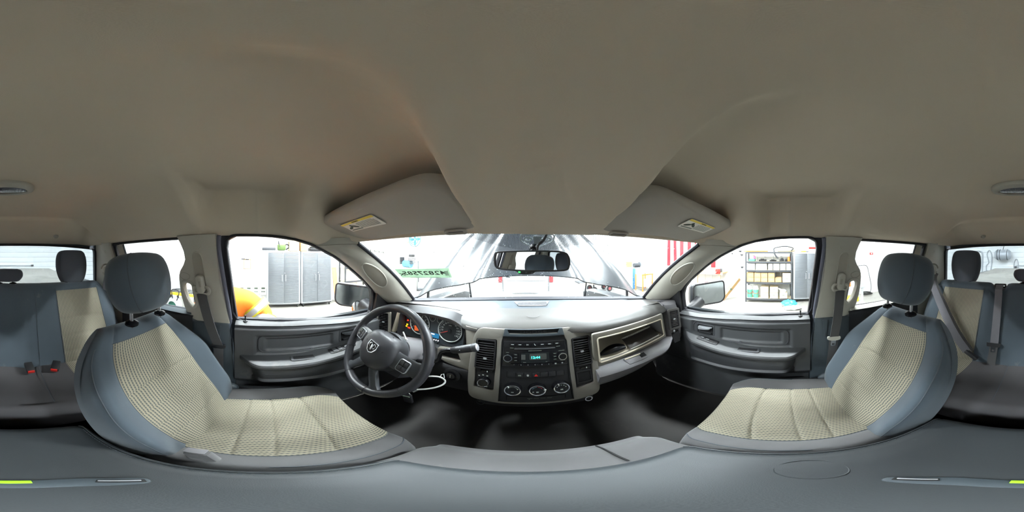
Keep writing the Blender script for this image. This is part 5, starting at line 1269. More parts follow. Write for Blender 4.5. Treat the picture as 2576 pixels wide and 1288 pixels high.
# round cup-holder outline pressed into the lid, latch bezel with its handle, small green tag
mk('lid_ring', vtube([(0.115 + 0.036*cos(2*PI*k/40), -0.030 + 0.036*sin(2*PI*k/40), -0.5805 + 0.003*cos(2*PI*k/40)*-1) for k in range(40)], 0.0011, 5, True), M['console'], pad)
LZ = -0.5775
lb_ = mk('latch_bezel', mv(vplate(roundpoly([(-0.130, -0.085), (-0.085, -0.112), (0.02, -0.112), (0.062, -0.080), (0.055, -0.062), (0.01, -0.085), (-0.075, -0.085), (-0.118, -0.066)], 0.014), [], 0.005, 0.002), 0, 0, LZ), M['lower'], con, smooth=40)
for x, a in ((-0.106, 35), (0.040, -35)):
    mk('latch_slot', tr(vbox(0.034, 0.010, 0.003, 0.001), Matrix.Translation((x, -0.086, LZ + 0.005)) @ Matrix.Rotation(rad(-a), 4, 'Z')), M['dark'], lb_)
    mk('latch_bar', tr(vbox(0.030, 0.0035, 0.004, 0.001), Matrix.Translation((x, -0.0875, LZ + 0.0065)) @ Matrix.Rotation(rad(-a), 4, 'Z')), M['silver'], lb_)
mk('green_tag', mv(vbox(0.030, 0.010, 0.003, 0.001), -0.036, -0.106, LZ + 0.006), P('fluorescent_green_plastic', (150, 235, 40), 0.4), label='small fluorescent green tag on the latch of the centre console', cat='tag')

# ------------------------------------------------------------------ rear bench
bench = thing('rear_bench', 'rear bench seat with striped outer panels under the rear window', 'seat', (0, -0.85, -0.95))
def btop(x):
    n1 = math.exp(-(((x - 0.195)/0.046)**4)); n2 = sm(0.60, 0.72, abs(x))
    return -0.182 - 0.042*n1 - 0.085*n2**1.5
XS = sorted(set([round(-0.72 + 0.02*k, 4) for k in range(73)] + [-0.61, -0.315, 0.295, 0.59]))
rings, tt = [], [k/70 for k in range(71)]
for x in XS:
    z1 = btop(x); ring = []
    for t in tt:
        if t < 0.72:
            q_ = t/0.72; y = lerp(-0.795, -1.015, q_); z = lerp(-0.70, z1 - 0.03, q_)
            f = 0.020*math.exp(-((abs(x) - 0.66)/0.05)**2) + 0.012*sin(PI*q_)
            ins = (-0.61 < x < -0.315) or (0.295 < x < 0.59)
            if ins:
                xm = (x + 0.4625)/0.1475 if x < 0 else (x - 0.4425)/0.1475
                ar = 0.03*(1 - xm*xm)
                for t0, dp in ((0.60 + ar, 0.008), (0.40 + ar*0.5, 0.006), (0.22 + ar*0.3, 0.006)): f += groove(q_, t0, 0.012, dp)
            for xv in (-0.17, -0.12): f -= 0.004*math.exp(-((x - xv)/0.006)**2)
            y += f*0.88; z += f*0.4
        else:
            a = (t - 0.72)/0.28*PI*0.8; y = -1.05 + 0.036*cos(a); z = z1 - 0.03 + 0.034*sin(a)
        ring.append((x, y, z))
    rings.append(ring)
inx = lambda x: (-0.61 < x < -0.315) or (0.295 < x < 0.59)
parts = split(rings, lambda i, j: ('c' if inx((XS[i] + XS[i+1])/2) and 0.03 < tt[j] < 0.70 else 'b'), lambda i, j: (XS[i], tt[j]*0.7), closed=False)
V, F, U, _ = parts['b']; bb = mk('backrest', (V, F), M['seat'], bench, smooth=70, recalc=False)
V, F, U, ix = parts['c']
for sg, nm in ((-1, 'backrest_panel'), (1, 'backrest_panel')):
    keep = [f for f in F if (sum(V[k].x for k in f) > 0) == (sg > 0)]; used = sorted(set(k for f in keep for k in f)); mp_ = {k: i for i, k in enumerate(used)}
    mk(nm, ([V[k] for k in used], [[mp_[k] for k in f] for f in keep]), M['cloth'], bb, smooth=70, uv=[U[k] for k in used], recalc=False)
for xv in (-0.17, -0.315, -0.61, 0.295, 0.59):
    i = min(range(len(XS)), key=lambda k: abs(XS[k] - xv)); mk('seam', vtube([Vector(p) + Vector((0, 0.001, 0.0005)) for p in rings[i][1:52:2]], 0.0014, 5), M['seam'], bb)
# cushion
rings, Tb = [], [k/60 for k in range(61)]
for x in XS:
    ring = []
    for t in Tb:
        if t < 0.75: q_ = t/0.75; y = lerp(-0.86, -0.485, q_); z = -0.655 + 0.020*sm(0.2, 0.9, q_) - 0.012*math.exp(-((x + 0.12)/0.05)**2) + 0.006*(1 if inx(x) else 0)*0
        else: a = (t - 0.75)/0.25*PI*0.62; y = -0.485 + 0.055*sin(a); z = -0.690 + 0.055*cos(a) - 0.10*max(0, (a - 1.4))
        if t < 0.75:
            for xv in (-0.17, 0.10): z -= 0.004*math.exp(-((x - xv)/0.006)**2)
        ring.append((x, y, z))
    rings.append(ring)
parts = split(rings, lambda i, j: ('c' if inx((XS[i] + XS[i+1])/2) and Tb[j] < 0.74 else 'b'), lambda i, j: (XS[i], Tb[j]*0.5), closed=False)
M['bench_shaded'] = P('shaded_cushion_fabric', (76, 74, 76), 0.85, var=0.08, vscale=9, bump=0.35, bscale=1500, spec=0.3)  # fabric kept darker: the shadow over the rear cushion is in its colour
V, F, U, _ = parts['b']; bc = mk('cushion', (V, F), M['bench_shaded'], bench, smooth=70, recalc=False)
V, F, U, ix = parts['c']
for sg in (-1, 1):
    keep = [f for f in F if (sum(V[k].x for k in f) > 0) == (sg > 0)]; used = sorted(set(k for f in keep for k in f)); mp_ = {k: i for i, k in enumerate(used)}
    mk('cushion_panel', ([V[k] for k in used], [[mp_[k] for k in f] for f in keep]), M['cloth'], bc, smooth=70, uv=[U[k] for k in used], recalc=False)
for xv in (-0.17, 0.10):
    mk('seam', vtube([(xv, lerp(-0.82, -0.49, k/10), lerp(-0.650, -0.632, k/10)) for k in range(11)], 0.0014, 5), M['seam'], bc)
mk('bench_base', mv(vbox(1.42, 0.30, 0.20, 0.02), 0, -0.70, -0.85), M['dark'], bench)
M['hrdark'] = P('rear_headrest_fabric', (74, 78, 86), 0.9, var=0.08, vscale=9, bump=0.35, bscale=1500, spec=0.2, sheen=0.2)
for x in (-0.455, 0.462):
    headrest(bench, Vector((x, -1.085, -0.076)), 0.232, 0.232, 0.10, rad(6), M['hrdark'], True, (-1.055, -0.186), 0.05, shape=0.42, sq=0.30)
hrc = headrest(bench, Vector((0.0, -1.085, -0.130)), 0.225, 0.086, 0.075, rad(6), M['hrdark'], True, (-1.055, -0.186), 0.045, shape=0.40, sq=0.25)

# ------------------------------------------------------------------ seat belts
def ribbon(path, width_dirs, w, th=0.0016):
    """webbing along path, width along width_dirs"""
    rings = []
    for k, p in enumerate(path):
        p = Vector(p); t = Vector(path[min(k+1, len(path)-1)]) - Vector(path[max(k-1, 0)]); wd_ = Vector(width_dirs(k/(len(path)-1))); wd_ = (wd_ - t*(wd_.dot(t)/t.dot(t))).normalized(); nn_ = t.cross(wd_).normalized()*th
        rings.append([p - wd_*w/2 - nn_, p + wd_*w/2 - nn_, p + wd_*w/2 + nn_, p - wd_*w/2 + nn_])
    return vloft(rings)
for s, dy in ((-1, 0.0), (1, 0.0)):
    who = sidename[s]; S_ = side(s)
    belt_ = thing('seat_belt', "%s shoulder belt hanging on the pillar with its pale height adjuster" % who, 'seat belt', S_((-0.26, -0.60, 0.05)), 'front seat belts')
    adj = Vector(S_((-0.284, -0.120, 0.044)))
    ax_ = Vector(S_((-0.284, -0.05, 0.044))) - Vector(S_((-0.288, -0.19, 0.044)))
    AM = frame(adj, Vector((0, -s*1.0, 0)), ax_)
    mk('height_adjuster', tr(vplate(rr(0.037, 0.090, 0.018, 6), [], 0.020, 0.007), AM), M['pillar'], belt_, smooth=50)
    mk('adjuster_button', tr(mv(vplate(rr(0.012, 0.030, 0.005), [], 0.003, 0.001), s*-0.004, 0.006, 0.0175), AM), M['pillar_shade'], belt_)
    dpth = [(-0.032, -0.020, 0.004), (-0.038, -0.034, 0.006), (-0.030, -0.047, 0.008), (-0.012, -0.046, 0.006), (0.012, -0.046, 0.006), (0.030, -0.047, 0.008), (0.038, -0.034, 0.006), (0.032, -0.020, 0.004), (0.015, -0.018, 0.002), (-0.015, -0.018, 0.002)]
    mk('belt_guide', tr(vtube(spline(dpth, 40, True), 0.0075, 8, True), AM), M['pillar'], belt_)
    p0 = AM @ Vector((0, -0.042, 0.010))
    bot = S_((-0.222, -0.46, 0.062)) if s < 0 else S_((-0.262, -0.445, 0.085))
    path = [p0.lerp(Vector(bot), k/14) + Vector((-s*0.010*sin(PI*k/14), 0, 0)) for k in range(15)]
    mk('webbing', ribbon(path, lambda t: (0.0, 1, 0.0), 0.046), M['beltdark'], belt_)
    path2 = [Vector(bot).lerp(Vector(S_((-0.23, -0.98, 0.055))), k/6) for k in range(7)]
    mk('lower_webbing', ribbon(path2, lambda t: (0, 1, 0), 0.046), M['beltdark'], belt_)
    TM = frame(Vector(bot), Vector((0, 1, 0.12)), Vector((s*0.05, -0.12, 1)))
    if s < 0: TM = frame(Vector(bot), Vector((0, 1, 0.05)), Vector((0.05, -0.05, 1)))
    tg = mk('tongue_plate', tr(vplate(roundpoly([(-0.034, 0.012), (0.034, 0.012), (0.034, -0.006), (0.016, -0.012), (-0.016, -0.012), (-0.034, -0.006)], 0.006), [], 0.010, 0.003), TM @ Matrix.Translation((0, 0, -0.005))), M['pillar'] if s > 0 else M['black'], belt_)
    mk('tongue_blade', tr(vplate(roundpoly([(-0.013, -0.010), (0.013, -0.010), (0.013, -0.046), (-0.013, -0.046)], 0.004), [rr(0.014, 0.009, 0.002, 3, 0, -0.036)], 0.003), TM @ Matrix.Translation((0, 0, -0.0015))), M['steel'], tg)
    # rear shoulder belt
    rb = thing('seat_belt', "rear shoulder belt on the corner trim, %s side" % who, 'seat belt', (s*0.66, -1.0, -0.60), 'rear seat belts')
    an = Vector((s*(xs(-0.12) - 0.045), -0.995, -0.112))
    RM = frame(an, Vector((0.72*s, 0.69, 0)) * (1 if s > 0 else -1), Vector((0, 0, 1)))
    mk('belt_anchor', tr(ellipsoid(0.026, 0.026, 0.016, 16, 8), RM @ Matrix.Translation((0, 0.012, 0))), M['pillar'], rb, smooth=60)
    mk('anchor_recess', tr(vtube([(0.034*cos(a), 0.018 + 0.034*sin(a), -0.008) for a in [PI*k/12 for k in range(13)]], 0.006, 8), RM), M['pillar_shade'], rb)
    mk('belt_guide', tr(vtube([(-0.026, -0.006, 0.004), (-0.028, -0.020, 0.006), (-0.020, -0.030, 0.008), (0.020, -0.030, 0.008), (0.028, -0.020, 0.006), (0.026, -0.006, 0.004)], 0.006, 8), RM), M['pillar'], rb)
    p0 = RM @ Vector((0, -0.026, 0.008))
    if s < 0:
        path = [p0, p0 + Vector((0.004, -0.012, -0.07)), p0 + Vector((0.004, -0.03, -0.18)), p0 + Vector((0.0, -0.03, -0.40))]
        mk('webbing', ribbon([Vector(p) for p in spline(path, 16)], lambda t: (0.8, 0.3, 0), 0.044), M['belt'], rb)
    else:
        q1 = aty(2432, 884, -0.800); path = [p0, p0 + Vector((-0.02, 0.045, -0.05)), p0.lerp(q1, 0.4) + Vector((0, 0.045, 0)), p0.lerp(q1, 0.75) + Vector((0, 0.03, 0)), q1]
        mk('webbing', ribbon([Vector(p) for p in spline(path, 26)], lambda t: (1, 0.15, 0.5), 0.046), M['belt'], rb)
        pathb = [Vector(p) + Vector((-0.030, -0.012, 0.006)) for p in path]
        mk('inner_webbing', ribbon([Vector(p) for p in spline(pathb, 26)], lambda t: (0.6, 0.8, 0.2), 0.018), M['beltdark'], rb)
        bkM = frame(q1, Vector((-0.9, 0.2, -0.45)), Vector((0, 1, 0.4)))
        mk('fastened_buckle', tr(mv(vbox(0.085, 0.040, 0.022, 0.006), 0.035, 0, 0), bkM), M['black'], rb)
# rear middle belt, coming out of the notch in the backrest
mb = thing('seat_belt', 'rear middle belt hanging from the notch in the backrest', 'seat belt', (0.19, -0.90, -0.70), 'rear seat belts')
bz = Vector((0.193, -1.042, -0.196))
mk('belt_bezel', tr(vplate(rr(0.080, 0.030, 0.010), [rr(0.062, 0.012, 0.005)], 0.010, 0.003), frame(bz, (1, 0, 0), (0, -0.6, 0.8))), M['black'], mb)
def bfront(z): return lerp(-0.795, -1.015, (z + 0.70)/(0.49)) + 0.016
path = [Vector((0.193, -1.035, -0.190)), Vector((0.193, -0.992, -0.212))] + [Vector((0.191 - 0.006*k/12, bfront(z) + 0.003, z)) for k, z in [(k, lerp(-0.24, -0.545, k/12)) for k in range(13)]]
mk('webbing', ribbon(path, lambda t: (1, 0, 0), 0.046), M['belt'], mb)
path = [Vector((0.186 + 0.004*k/6, bfront(z) + 0.002, z)) for k, z in [(k, lerp(-0.545, -0.675, k/6)) for k in range(7)]]
mk('lower_webbing', ribbon(path, lambda t: (1, 0, 0), 0.046), M['beltdark'], mb)
tm = frame(Vector((0.188, bfront(-0.535) + 0.008, -0.535)), (1, 0, 0), (0, -0.4, 0.9))
tg = mk('tongue_plate', tr(vplate(roundpoly([(-0.040, 0.015), (0.040, 0.015), (0.036, -0.010), (-0.036, -0.010)], 0.005), [], 0.010, 0.003), tm), M['black'], mb)
mk('tongue_blade', tr(vplate(rr(0.026, 0.036, 0.004, 4, 0, -0.026), [rr(0.013, 0.009, 0.002, 3, 0, -0.032)], 0.003), tm @ Matrix.Translation((0, 0, 0.003))), M['chrome'], tg)
# buckles standing in the gap of the rear cushion, and one beside the driver's seat
for k, (u, v, rz, lab) in enumerate(((74, 926, 8, 'black belt buckle with a red button lying flat in the middle of the rear cushion'), (140, 922, -28, 'black belt buckle with a red button next to the striped rear cushion panel'))):
    p = atz(u, v, -0.632); bu = thing('belt_buckle', lab, 'buckle', p, 'rear belt buckles')
    bm_ = Matrix.Translation(p) @ Matrix.Rotation(rad(rz), 4, 'Z') @ Matrix.Rotation(rad(-14), 4, 'X')
    mk('buckle_body', tr(mv(vbox(0.042, 0.070, 0.024, 0.006), 0, 0, 0.006), bm_), M['black'], bu)
    mk('release_button', tr(mv(vbox(0.032, 0.010, 0.018, 0.002), 0, 0.034, 0.008), bm_), M['red'], bu)
p = atz(505, 1150, -0.655); bu = thing('belt_buckle', "grey belt buckle standing between the driver's seat and the console", 'buckle', p + Vector((0, 0, -0.05)))
bm_ = Matrix.Translation(p + Vector((-0.005, 0, 0))) @ Matrix.Rotation(rad(12), 4, 'X')
mk('buckle_body', tr(vbox(0.024, 0.044, 0.08, 0.008), bm_), M['seatgrey'], bu)
mk('buckle_stalk', tr(mv(vbox(0.018, 0.034, 0.10, 0.004), 0, 0, -0.09), bm_), M['black'], bu)
mk('care_label', tr(mv(vbox(0.020, 0.036, 0.003, 0.001), -0.004, -0.004, 0.0405), bm_), M['scuffed'], bu)
p = atx(2163, 785, 0.70)
# ------------------------------------------------------------------ sun visors, mirror, dome lamp, hooks
VO, VN = Vector((0, 0.375, 0.060)), Vector((0, 0.060, 0.180))
c3p = lambda X, Y: (760 + X/3.577, 420 + Y/3.577)
vis_px = [(65, 580), (180, 630), (330, 660), (440, 640), (520, 660), (620, 660), (1000, 610), (1280, 580), (1500, 570), (1600, 530), (1570, 440), (1450, 290), (1330, 175), (1200, 140), (1050, 150), (700, 262), (300, 430), (100, 540)]
VIS = [on_plane(*c3p(X, Y), VO, VN) for X, Y in vis_px]
VIS = [(p.x, p.y) for p in VIS]
vz = lambda y: 0.060 - (y - 0.375)/3.0
VIS2 = [(p.x, p.y) for p in spline(VIS, 90, True)]
cen_v = Vector((-0.40, 0.28))
for s in (-1, 1):
    who = sidename[s]
    vz_ = thing('sun_visor', "folded sun visor with a yellow warning label above the %s side of the windshield" % who, 'sun visor', (s*0.40, 0.28, 0.06), 'sun visors')
    rings = []
    for k, (ins, dz) in enumerate(((0.010, 0.012), (0.002, 0.008), (0.0, 0.002), (0.003, -0.005), (0.010, -0.010), (0.020, -0.012))):
        ring = []
        for p in VIS2:
            v = Vector(p) - cen_v; q_ = cen_v + v*(1 - ins/max(0.05, v.length)); ring.append((-s*q_.x, q_.y, vz(q_.y) + dz + 0.010))
        rings.append(ring)
    mk('visor_body', vloft(rings), M['visor'], vz_, smooth=50)
    # label: yellow band, pictogram, print lines
    if s < 0: q = [on_plane(840 + X/16.1, 530 + Y/16.1, VO, VN) for X, Y in ((200, 550), (1500, 100), (2150, 430), (850, 765))]
    else: q = [on_plane(1690 + X/14.31, 530 + Y/14.31, VO, VN) for X, Y in ((1600, 590), (740, 245), (170, 480), (1090, 740))]
    ctr = (q[0]+q[1]+q[2]+q[3])/4; ax = (q[1]+q[2]) - (q[0]+q[3]); ay = (q[2]+q[3]) - (q[0]+q[1]); lw, lh = ax.length/2, ay.length/2
    if s > 0: ax = -ax
    LM_ = frame(ctr + Vector((0, 0, -0.0045)), ax, -ay)
    if (LM_.to_3x3() @ Vector((0, 0, 1))).z > 0: LM_ = frame(ctr + Vector((0, 0, -0.0045)), -ax, -ay)
    lab = mk('warning_label', tr(vplate(rr(lw, lh, 0.004), [], 0.001), LM_), M['paper'], vz_)
    M.setdefault('yellow', P('label_yellow', (232, 206, 60), 0.6))
    mk('yellow_band', tr(mv(vbox(lw*0.98, lh*0.17, 0.0006), 0, lh*0.40, 0.0012), LM_), M['yellow'], lab)
    mk('band_text', tr(mv(vtext('WARNING', lh*0.13, 0.0002), 0, lh*0.40, 0.0018), LM_), M['ink'], lab)
    for k in range(8):
        mk('print_line', tr(mv(vbox(lw*(0.52 if k else 0.44), lh*0.022, 0.0005), lw*0.17, lh*(0.22 - 0.078*k), 0.0012), LM_), M['inklight'], lab)
    mk('print_block', tr(mv(vbox(lw*0.36, lh*0.10, 0.0005), -lw*0.27, -lh*0.36, 0.0012), LM_), M['inklight'], lab)
    pic = join(mv(vplate(ell(lw*0.035, lw*0.035, 12), [], 0.0006), -lw*0.27, lh*0.12, 0.001), mv(tr(vplate(ell(lw*0.10, lw*0.03, 14), [], 0.0006), Matrix.Rotation(rad(-30), 4, 'Z')), -lw*0.20, -lh*0.02, 0.001), mv(tr(vplate(ell(lw*0.09, lw*0.03, 14), [], 0.0006), Matrix.Rotation(rad(20), 4, 'Z')), -lw*0.36, -lh*0.10, 0.001))
    mk('pictogram', tr(pic, LM_), M['ink'], lab)
    # clip near the inner end of the front edge
    cp = on_plane(1146, 578, VO, VN); cp = Vector((-s*cp.x, cp.y, cp.z - 0.004))
    clp = mk('clip_recess', tr(vplate(rr(0.060, 0.022, 0.010), [rr(0.046, 0.012, 0.005)], 0.005, 0.002), frame(cp, (1, 0, 0), (0, -1, 0.33))), M['visor'], vz_)
    mk('clip_bar', tr(vbox(0.040, 0.006, 0.004, 0.001), frame(cp, (1, 0, 0), (0, -1, 0.33))), M['black'], clp)
    mk('pivot_rod', vtube([(s*0.600, 0.330, 0.075), (s*0.625, 0.315, 0.072), (s*0.648, 0.290, 0.085)], 0.006, 8), M['pillar'], vz_)

rm = thing('rear_view_mirror', 'black rear-view mirror hanging from the top of the windshield', 'mirror', (-0.012, 0.47, -0.055))
MC = Vector((-0.021, 0.470, -0.015)); yaw = rad(16.5); MNv = Vector((-sin(yaw), -cos(yaw), -0.03)).normalized()
MM = frame(MC, Vector((cos(yaw), -sin(yaw), 0)), Vector((0, 0, 1)))
mo = [(-0.113, 0.020), (-0.100, 0.029), (-0.05, 0.031), (0.05, 0.031), (0.098, 0.027), (0.113, 0.014), (0.115, -0.012), (0.104, -0.026), (0.060, -0.029), (0.020, -0.030), (0.006, -0.037), (-0.028, -0.038), (-0.042, -0.030), (-0.080, -0.028), (-0.106, -0.022), (-0.114, -0.005)]
mo2 = [(p.x, p.y) for p in spline(mo, 80, True)]
gi = [(p.x, p.y) for p in spline([(-0.106, 0.016), (-0.097, 0.0245), (-0.05, 0.0265), (0.05, 0.0265), (0.094, 0.0225), (0.107, 0.012), (0.109, -0.010), (0.100, -0.0215), (0.05, -0.0245), (-0.05, -0.0245), (-0.100, -0.019), (-0.107, -0.004)], 72, True)]
mk('housing', tr(vloft([[(p[0], p[1], 0.0) for p in mo2], [(p[0], p[1], -0.010) for p in mo2], [(p[0]*0.92, p[1]*0.85, -0.024) for p in mo2], [(p[0]*0.6, p[1]*0.5, -0.030) for p in mo2]]), MM), M['black'], rm, smooth=50)
mk('frame', tr(vplate(mo2, [gi], 0.005, 0.0015), MM), M['black'], rm, smooth=40)
mk('mirror_glass', tr(vplate(offs(gi, 0.001), [], 0.0015), MM @ Matrix.Translation((0, 0, 0.0005))), M['mirror'], rm, smooth=0)
mk('indicator', tr(mv(vbox(0.006, 0.004, 0.001), -0.030, -0.032, 0.0055), MM), EM('green_indicator', (60, 230, 90), 0.5), rm)
for x in (-0.010, 0.008): mk('mirror_button', tr(mv(vplate(ell(0.003, 0.002, 12), [], 0.001), x, -0.033, 0.005), MM), M['wheelplastic'], rm)
top_m = wsurf(-0.010, 0.885) + Vector((0, -0.010, -0.006))
mk('mount_stalk', vtube([MM @ Vector((0, 0.002, -0.025)), MM @ Vector((0.0, 0.025, -0.020)), top_m], 0.007, 10), M['black'], rm)
mk('mount_button', tr(vlathe([(0, 0), (0.013, 0), (0.012, 0.008), (0.008, 0.012), (0, 0.012)], 20), frame(top_m + Vector((0, 0.006, 0.004)), (1, 0, 0), (0, -0.5, 0.85))), M['gloss'], rm)
cbl = spline([MM @ Vector((0.020, 0.028, -0.015)), MM @ Vector((0.021, 0.046, -0.014)), (0.018, 0.463, 0.046), (0.026, 0.440, 0.066)], 18)
mk('cable', vtube(cbl, 0.0042, 8), M['black'], rm)

dl = thing('dome_lamp', 'oval dome lamp, unlit, on the headliner over the rear seats', 'lamp', (0.0, -0.54, 0.225))
DZ = lambda y: pws(CENTRE_Z, y)
DM = lambda p: (p[0], -0.540 + p[1], 0.2425 - p[2])
ovo = [(0.112*math.copysign(abs(cos(a))**0.75, cos(a)), 0.058*math.copysign(abs(sin(a))**0.9, sin(a))) for a in [2*PI*k/48 for k in range(48)]]
ovi = [(0.088*math.copysign(abs(cos(a))**0.75, cos(a)), -0.012 + 0.033*math.copysign(abs(sin(a))**0.9, sin(a))) for a in [2*PI*k/48 for k in range(48)]]
mk('surround', tr(vplate(ovo, [ovi], 0.012, 0.005), DM), M['pillar'], dl, smooth=50)
mk('lens_well', tr(vplate(offs(ovi, 0.002), [], 0.002), DM), P('lamp_reflector', (120, 120, 126), 0.4, 0.3), dl)
ln = mk('lens', tr(vplate(offs(ovi, -0.002), [], 0.004, 0.002), lambda p: DM((p[0], p[1], p[2] + 0.007))), M['lens'], dl)
rb0 = None
for k in range(34):
    x = -0.0825 + 0.005*k; hh_ = 0.030*math.sqrt(max(0.02, 1 - (x/0.088)**2))
    mk('lens_rib', tr(mv(vbox(0.0018, hh_*1.9, 0.0012), x, -0.012, 0.0065), DM), P('lens_rib_%d' % k, (96, 96, 104), 0.4) if rb0 is None else rb0, ln)
    if rb0 is None: rb0 = bpy.data.materials['lens_rib_0']
mk('lens_switch', tr(mv(vbox(0.010, 0.034, 0.002, 0.0008), 0.0, -0.012, 0.0105), DM), M['lens'], dl)
HN = Vector((0, 0.131, -0.245)).normalized()
for s, u in ((-1, 141), (1, 2473)):
    hp = on_plane(u, 594, (0, -1.08, 0.155), (0, 0.125, -0.24))
    hk = thing('coat_hook', "small beige coat hook above the rear window on the %s side" % sidename[s], 'hook', hp + Vector((0, 0, -0.02)), 'coat hooks')
    HM = frame(hp, (1, 0, 0), Vector((0, 0.8, 1)))
    HM = Matrix.Translation(hp) @ Matrix(((1, 0, 0, 0), (0, 0.46, 0.88, 0), (0, 0.88, -0.46, 0), (0, 0, 0, 1)))
    mk('hook_base', tr(vlathe([(0, -0.004), (0.019, -0.004), (0.018, 0.003), (0.013, 0.006), (0, 0.006)], 24), HM), M['pillar'], hk, smooth=45)
    mk('hook_arm', tr(vtube(spline([(-0.010, -0.008, 0.004), (-0.010, 0.004, 0.016), (0, 0.011, 0.020), (0.010, 0.004, 0.016), (0.010, -0.008, 0.004)], 20), 0.004, 8), HM), M['pillar'], hk)

# ------------------------------------------------------------------ the truck outside the glass
def hoodp(s, t):
    """hood standing open: s across -1..1, t from its rear edge to its front edge"""
    a = abs(s); y = lerp(1.05 + 0.20*(1 - s*s), 2.12 - 0.18*s*s, t); z = -0.315 + 0.735*(y - 1.05)
    hw = pw([(1.05, 0.868), (1.3, 0.862), (1.6, 0.800), (1.9, 0.685), (2.12, 0.60)], y)
    x = s*hw
    b = 0.030*sm(0.50 - 0.12*t, 0.42 - 0.12*t, a) - 0.045*sm(0.80, 1.0, a)**2 - 0.012*math.exp(-((a - 0.62)/0.05)**2)*0.4
    return Vector((x, y - 0.59*b, z + 0.81*b))
hood = thing('truck_hood', 'dark grey hood of the truck standing open beyond the windshield', 'hood', (0, 1.3, -0.36))
mk('hood_panel', vslab(lambda a, t: hoodp(2*a - 1, t), 60, 40, (0, 0.006, -0.008)), M['paint'], hood, smooth=40)
for s in (-1, 1):
    p1 = hoodp(s*0.93, 0.05) + Vector((0, 0.02, -0.02)); p2 = hoodp(s*0.62, 0.20) + Vector((0, 0.02, -0.03))
    mk('hinge_arm', vtube([p1, p1 + Vector((-s*0.01, -0.02, -0.07)), (s*0.78, 1.02, -0.46)], 0.012, 8), M['black'], hood)
    mk('gas_strut', vtube([p2, p2.lerp(Vector((s*0.50, 1.40, -0.46)), 0.5), (s*0.50, 1.40, -0.46)], 0.012, 8, radii=[0.007, 0.007, 0.012]), M['black'], hood)
front = thing('engine_bay', 'cowl and fenders of the truck below the open hood', 'truck body', (0, 1.6, -1.0))
mk('cowl', vloft([[(x, 1.055 - 0.45*x*x, -0.305), (x, 1.16 - 0.25*x*x, -0.335), (x, 1.20 - 0.25*x*x, -0.46), (x, 1.075 - 0.45*x*x, -0.46)] for x in [lerp(-0.80, 0.80, k/16) for k in range(17)]]), M['black'], front, smooth=40)
for s in (-1, 1):
    mk('fender', vloft([[(s*0.80, y, -0.40 - d), (s*0.87, y, -0.372 - d), (s*0.95, y, -0.40 - d), (s*0.99, y, -0.55), (s*0.99, y, -0.90), (s*0.80, y, -0.90)] for y, d in ((0.86, 0.0), (1.2, 0.01), (1.6, 0.03), (2.0, 0.07), (2.2, 0.12))]), M['paint'], front, smooth=50)
for s in (-1, 1): mk('tyre', tr(vtube([(0, 0.29*cos(2*PI*m/28), 0.29*sin(2*PI*m/28)) for m in range(28)], 0.11, 10, True), Matrix.Translation((s*0.86, 1.62, -H + 0.40))), M['rubber'], front)
mk('engine_cover', mv(vbox(0.9, 0.8, 0.2, 0.05, 3), 0, 1.65, -0.78), M['black'], front)
mk('radiator_support', mv(vbox(1.5, 0.10, 0.12, 0.02), 0, 2.15, -0.74), M['black'], front)
# door mirrors
M['dullmirror'] = P('weathered_mirror', (176, 182, 184), 0.10, 1.0, var=0.12, vscale=30)
for s in (-1, 1):
    c = Vector((1.075, 0.515, -0.285)) if s > 0 else Vector((-1.090, 0.600, -0.300))
    dm = thing('door_mirror', "big dark door mirror outside the %s window" % sidename[s], 'mirror', c + Vector((0, 0, -0.12)), 'door mirrors')
    ang = rad(30 if s > 0 else 34)*s
    DMx = frame(c, Vector((cos(ang), sin(ang)*-1 if s > 0 else -sin(ang), 0)), Vector((0, 0, 1)))
    o_ = roundpoly([(-0.145, 0.080), (0.145, 0.092), (0.158, -0.060), (0.115, -0.094), (-0.150, -0.086)] if s > 0 else [(-0.145, 0.092), (0.145, 0.080), (0.150, -0.086), (-0.115, -0.094), (-0.158, -0.060)], 0.035, 6)
    mk('shell', tr(vloft([[(p[0], p[1], 0.0) for p in o_], [(p[0]*1.03, p[1]*1.03, -0.02) for p in o_], [(p[0]*0.95, p[1]*0.92, -0.07) for p in o_], [(p[0]*0.6, p[1]*0.6, -0.105) for p in o_]]), DMx), M['paint'], dm, smooth=60)
    mk('bezel', tr(vplate(o_, [offs(o_, -0.012)], 0.006, 0.002), DMx), M['black'], dm)
    mk('mirror_glass', tr(vplate(offs(o_, -0.010), [], 0.002), DMx @ Matrix.Translation((0, 0, 0.001))), M['dullmirror'], dm, smooth=0)
    mk('arm', vtube([c + Vector((-s*0.08, 0.04, -0.05)), c + Vector((-s*0.15, 0.05, -0.075)), (s*0.86, c.y + 0.055, -0.375)], 0.035, 12, radii=[0.045, 0.036, 0.04]), M['black'], dm)
    if s < 0:
        mk('spot_mirror', tr(vlathe([(0, 0), (0.045, 0), (0.043, 0.006), (0.0, 0.014)], 24), DMx @ Matrix.Translation((0.045, -0.095, 0.012)) @ Matrix.Scale(1.3, 4, (0, 1, 0))), M['mirror'], dm)
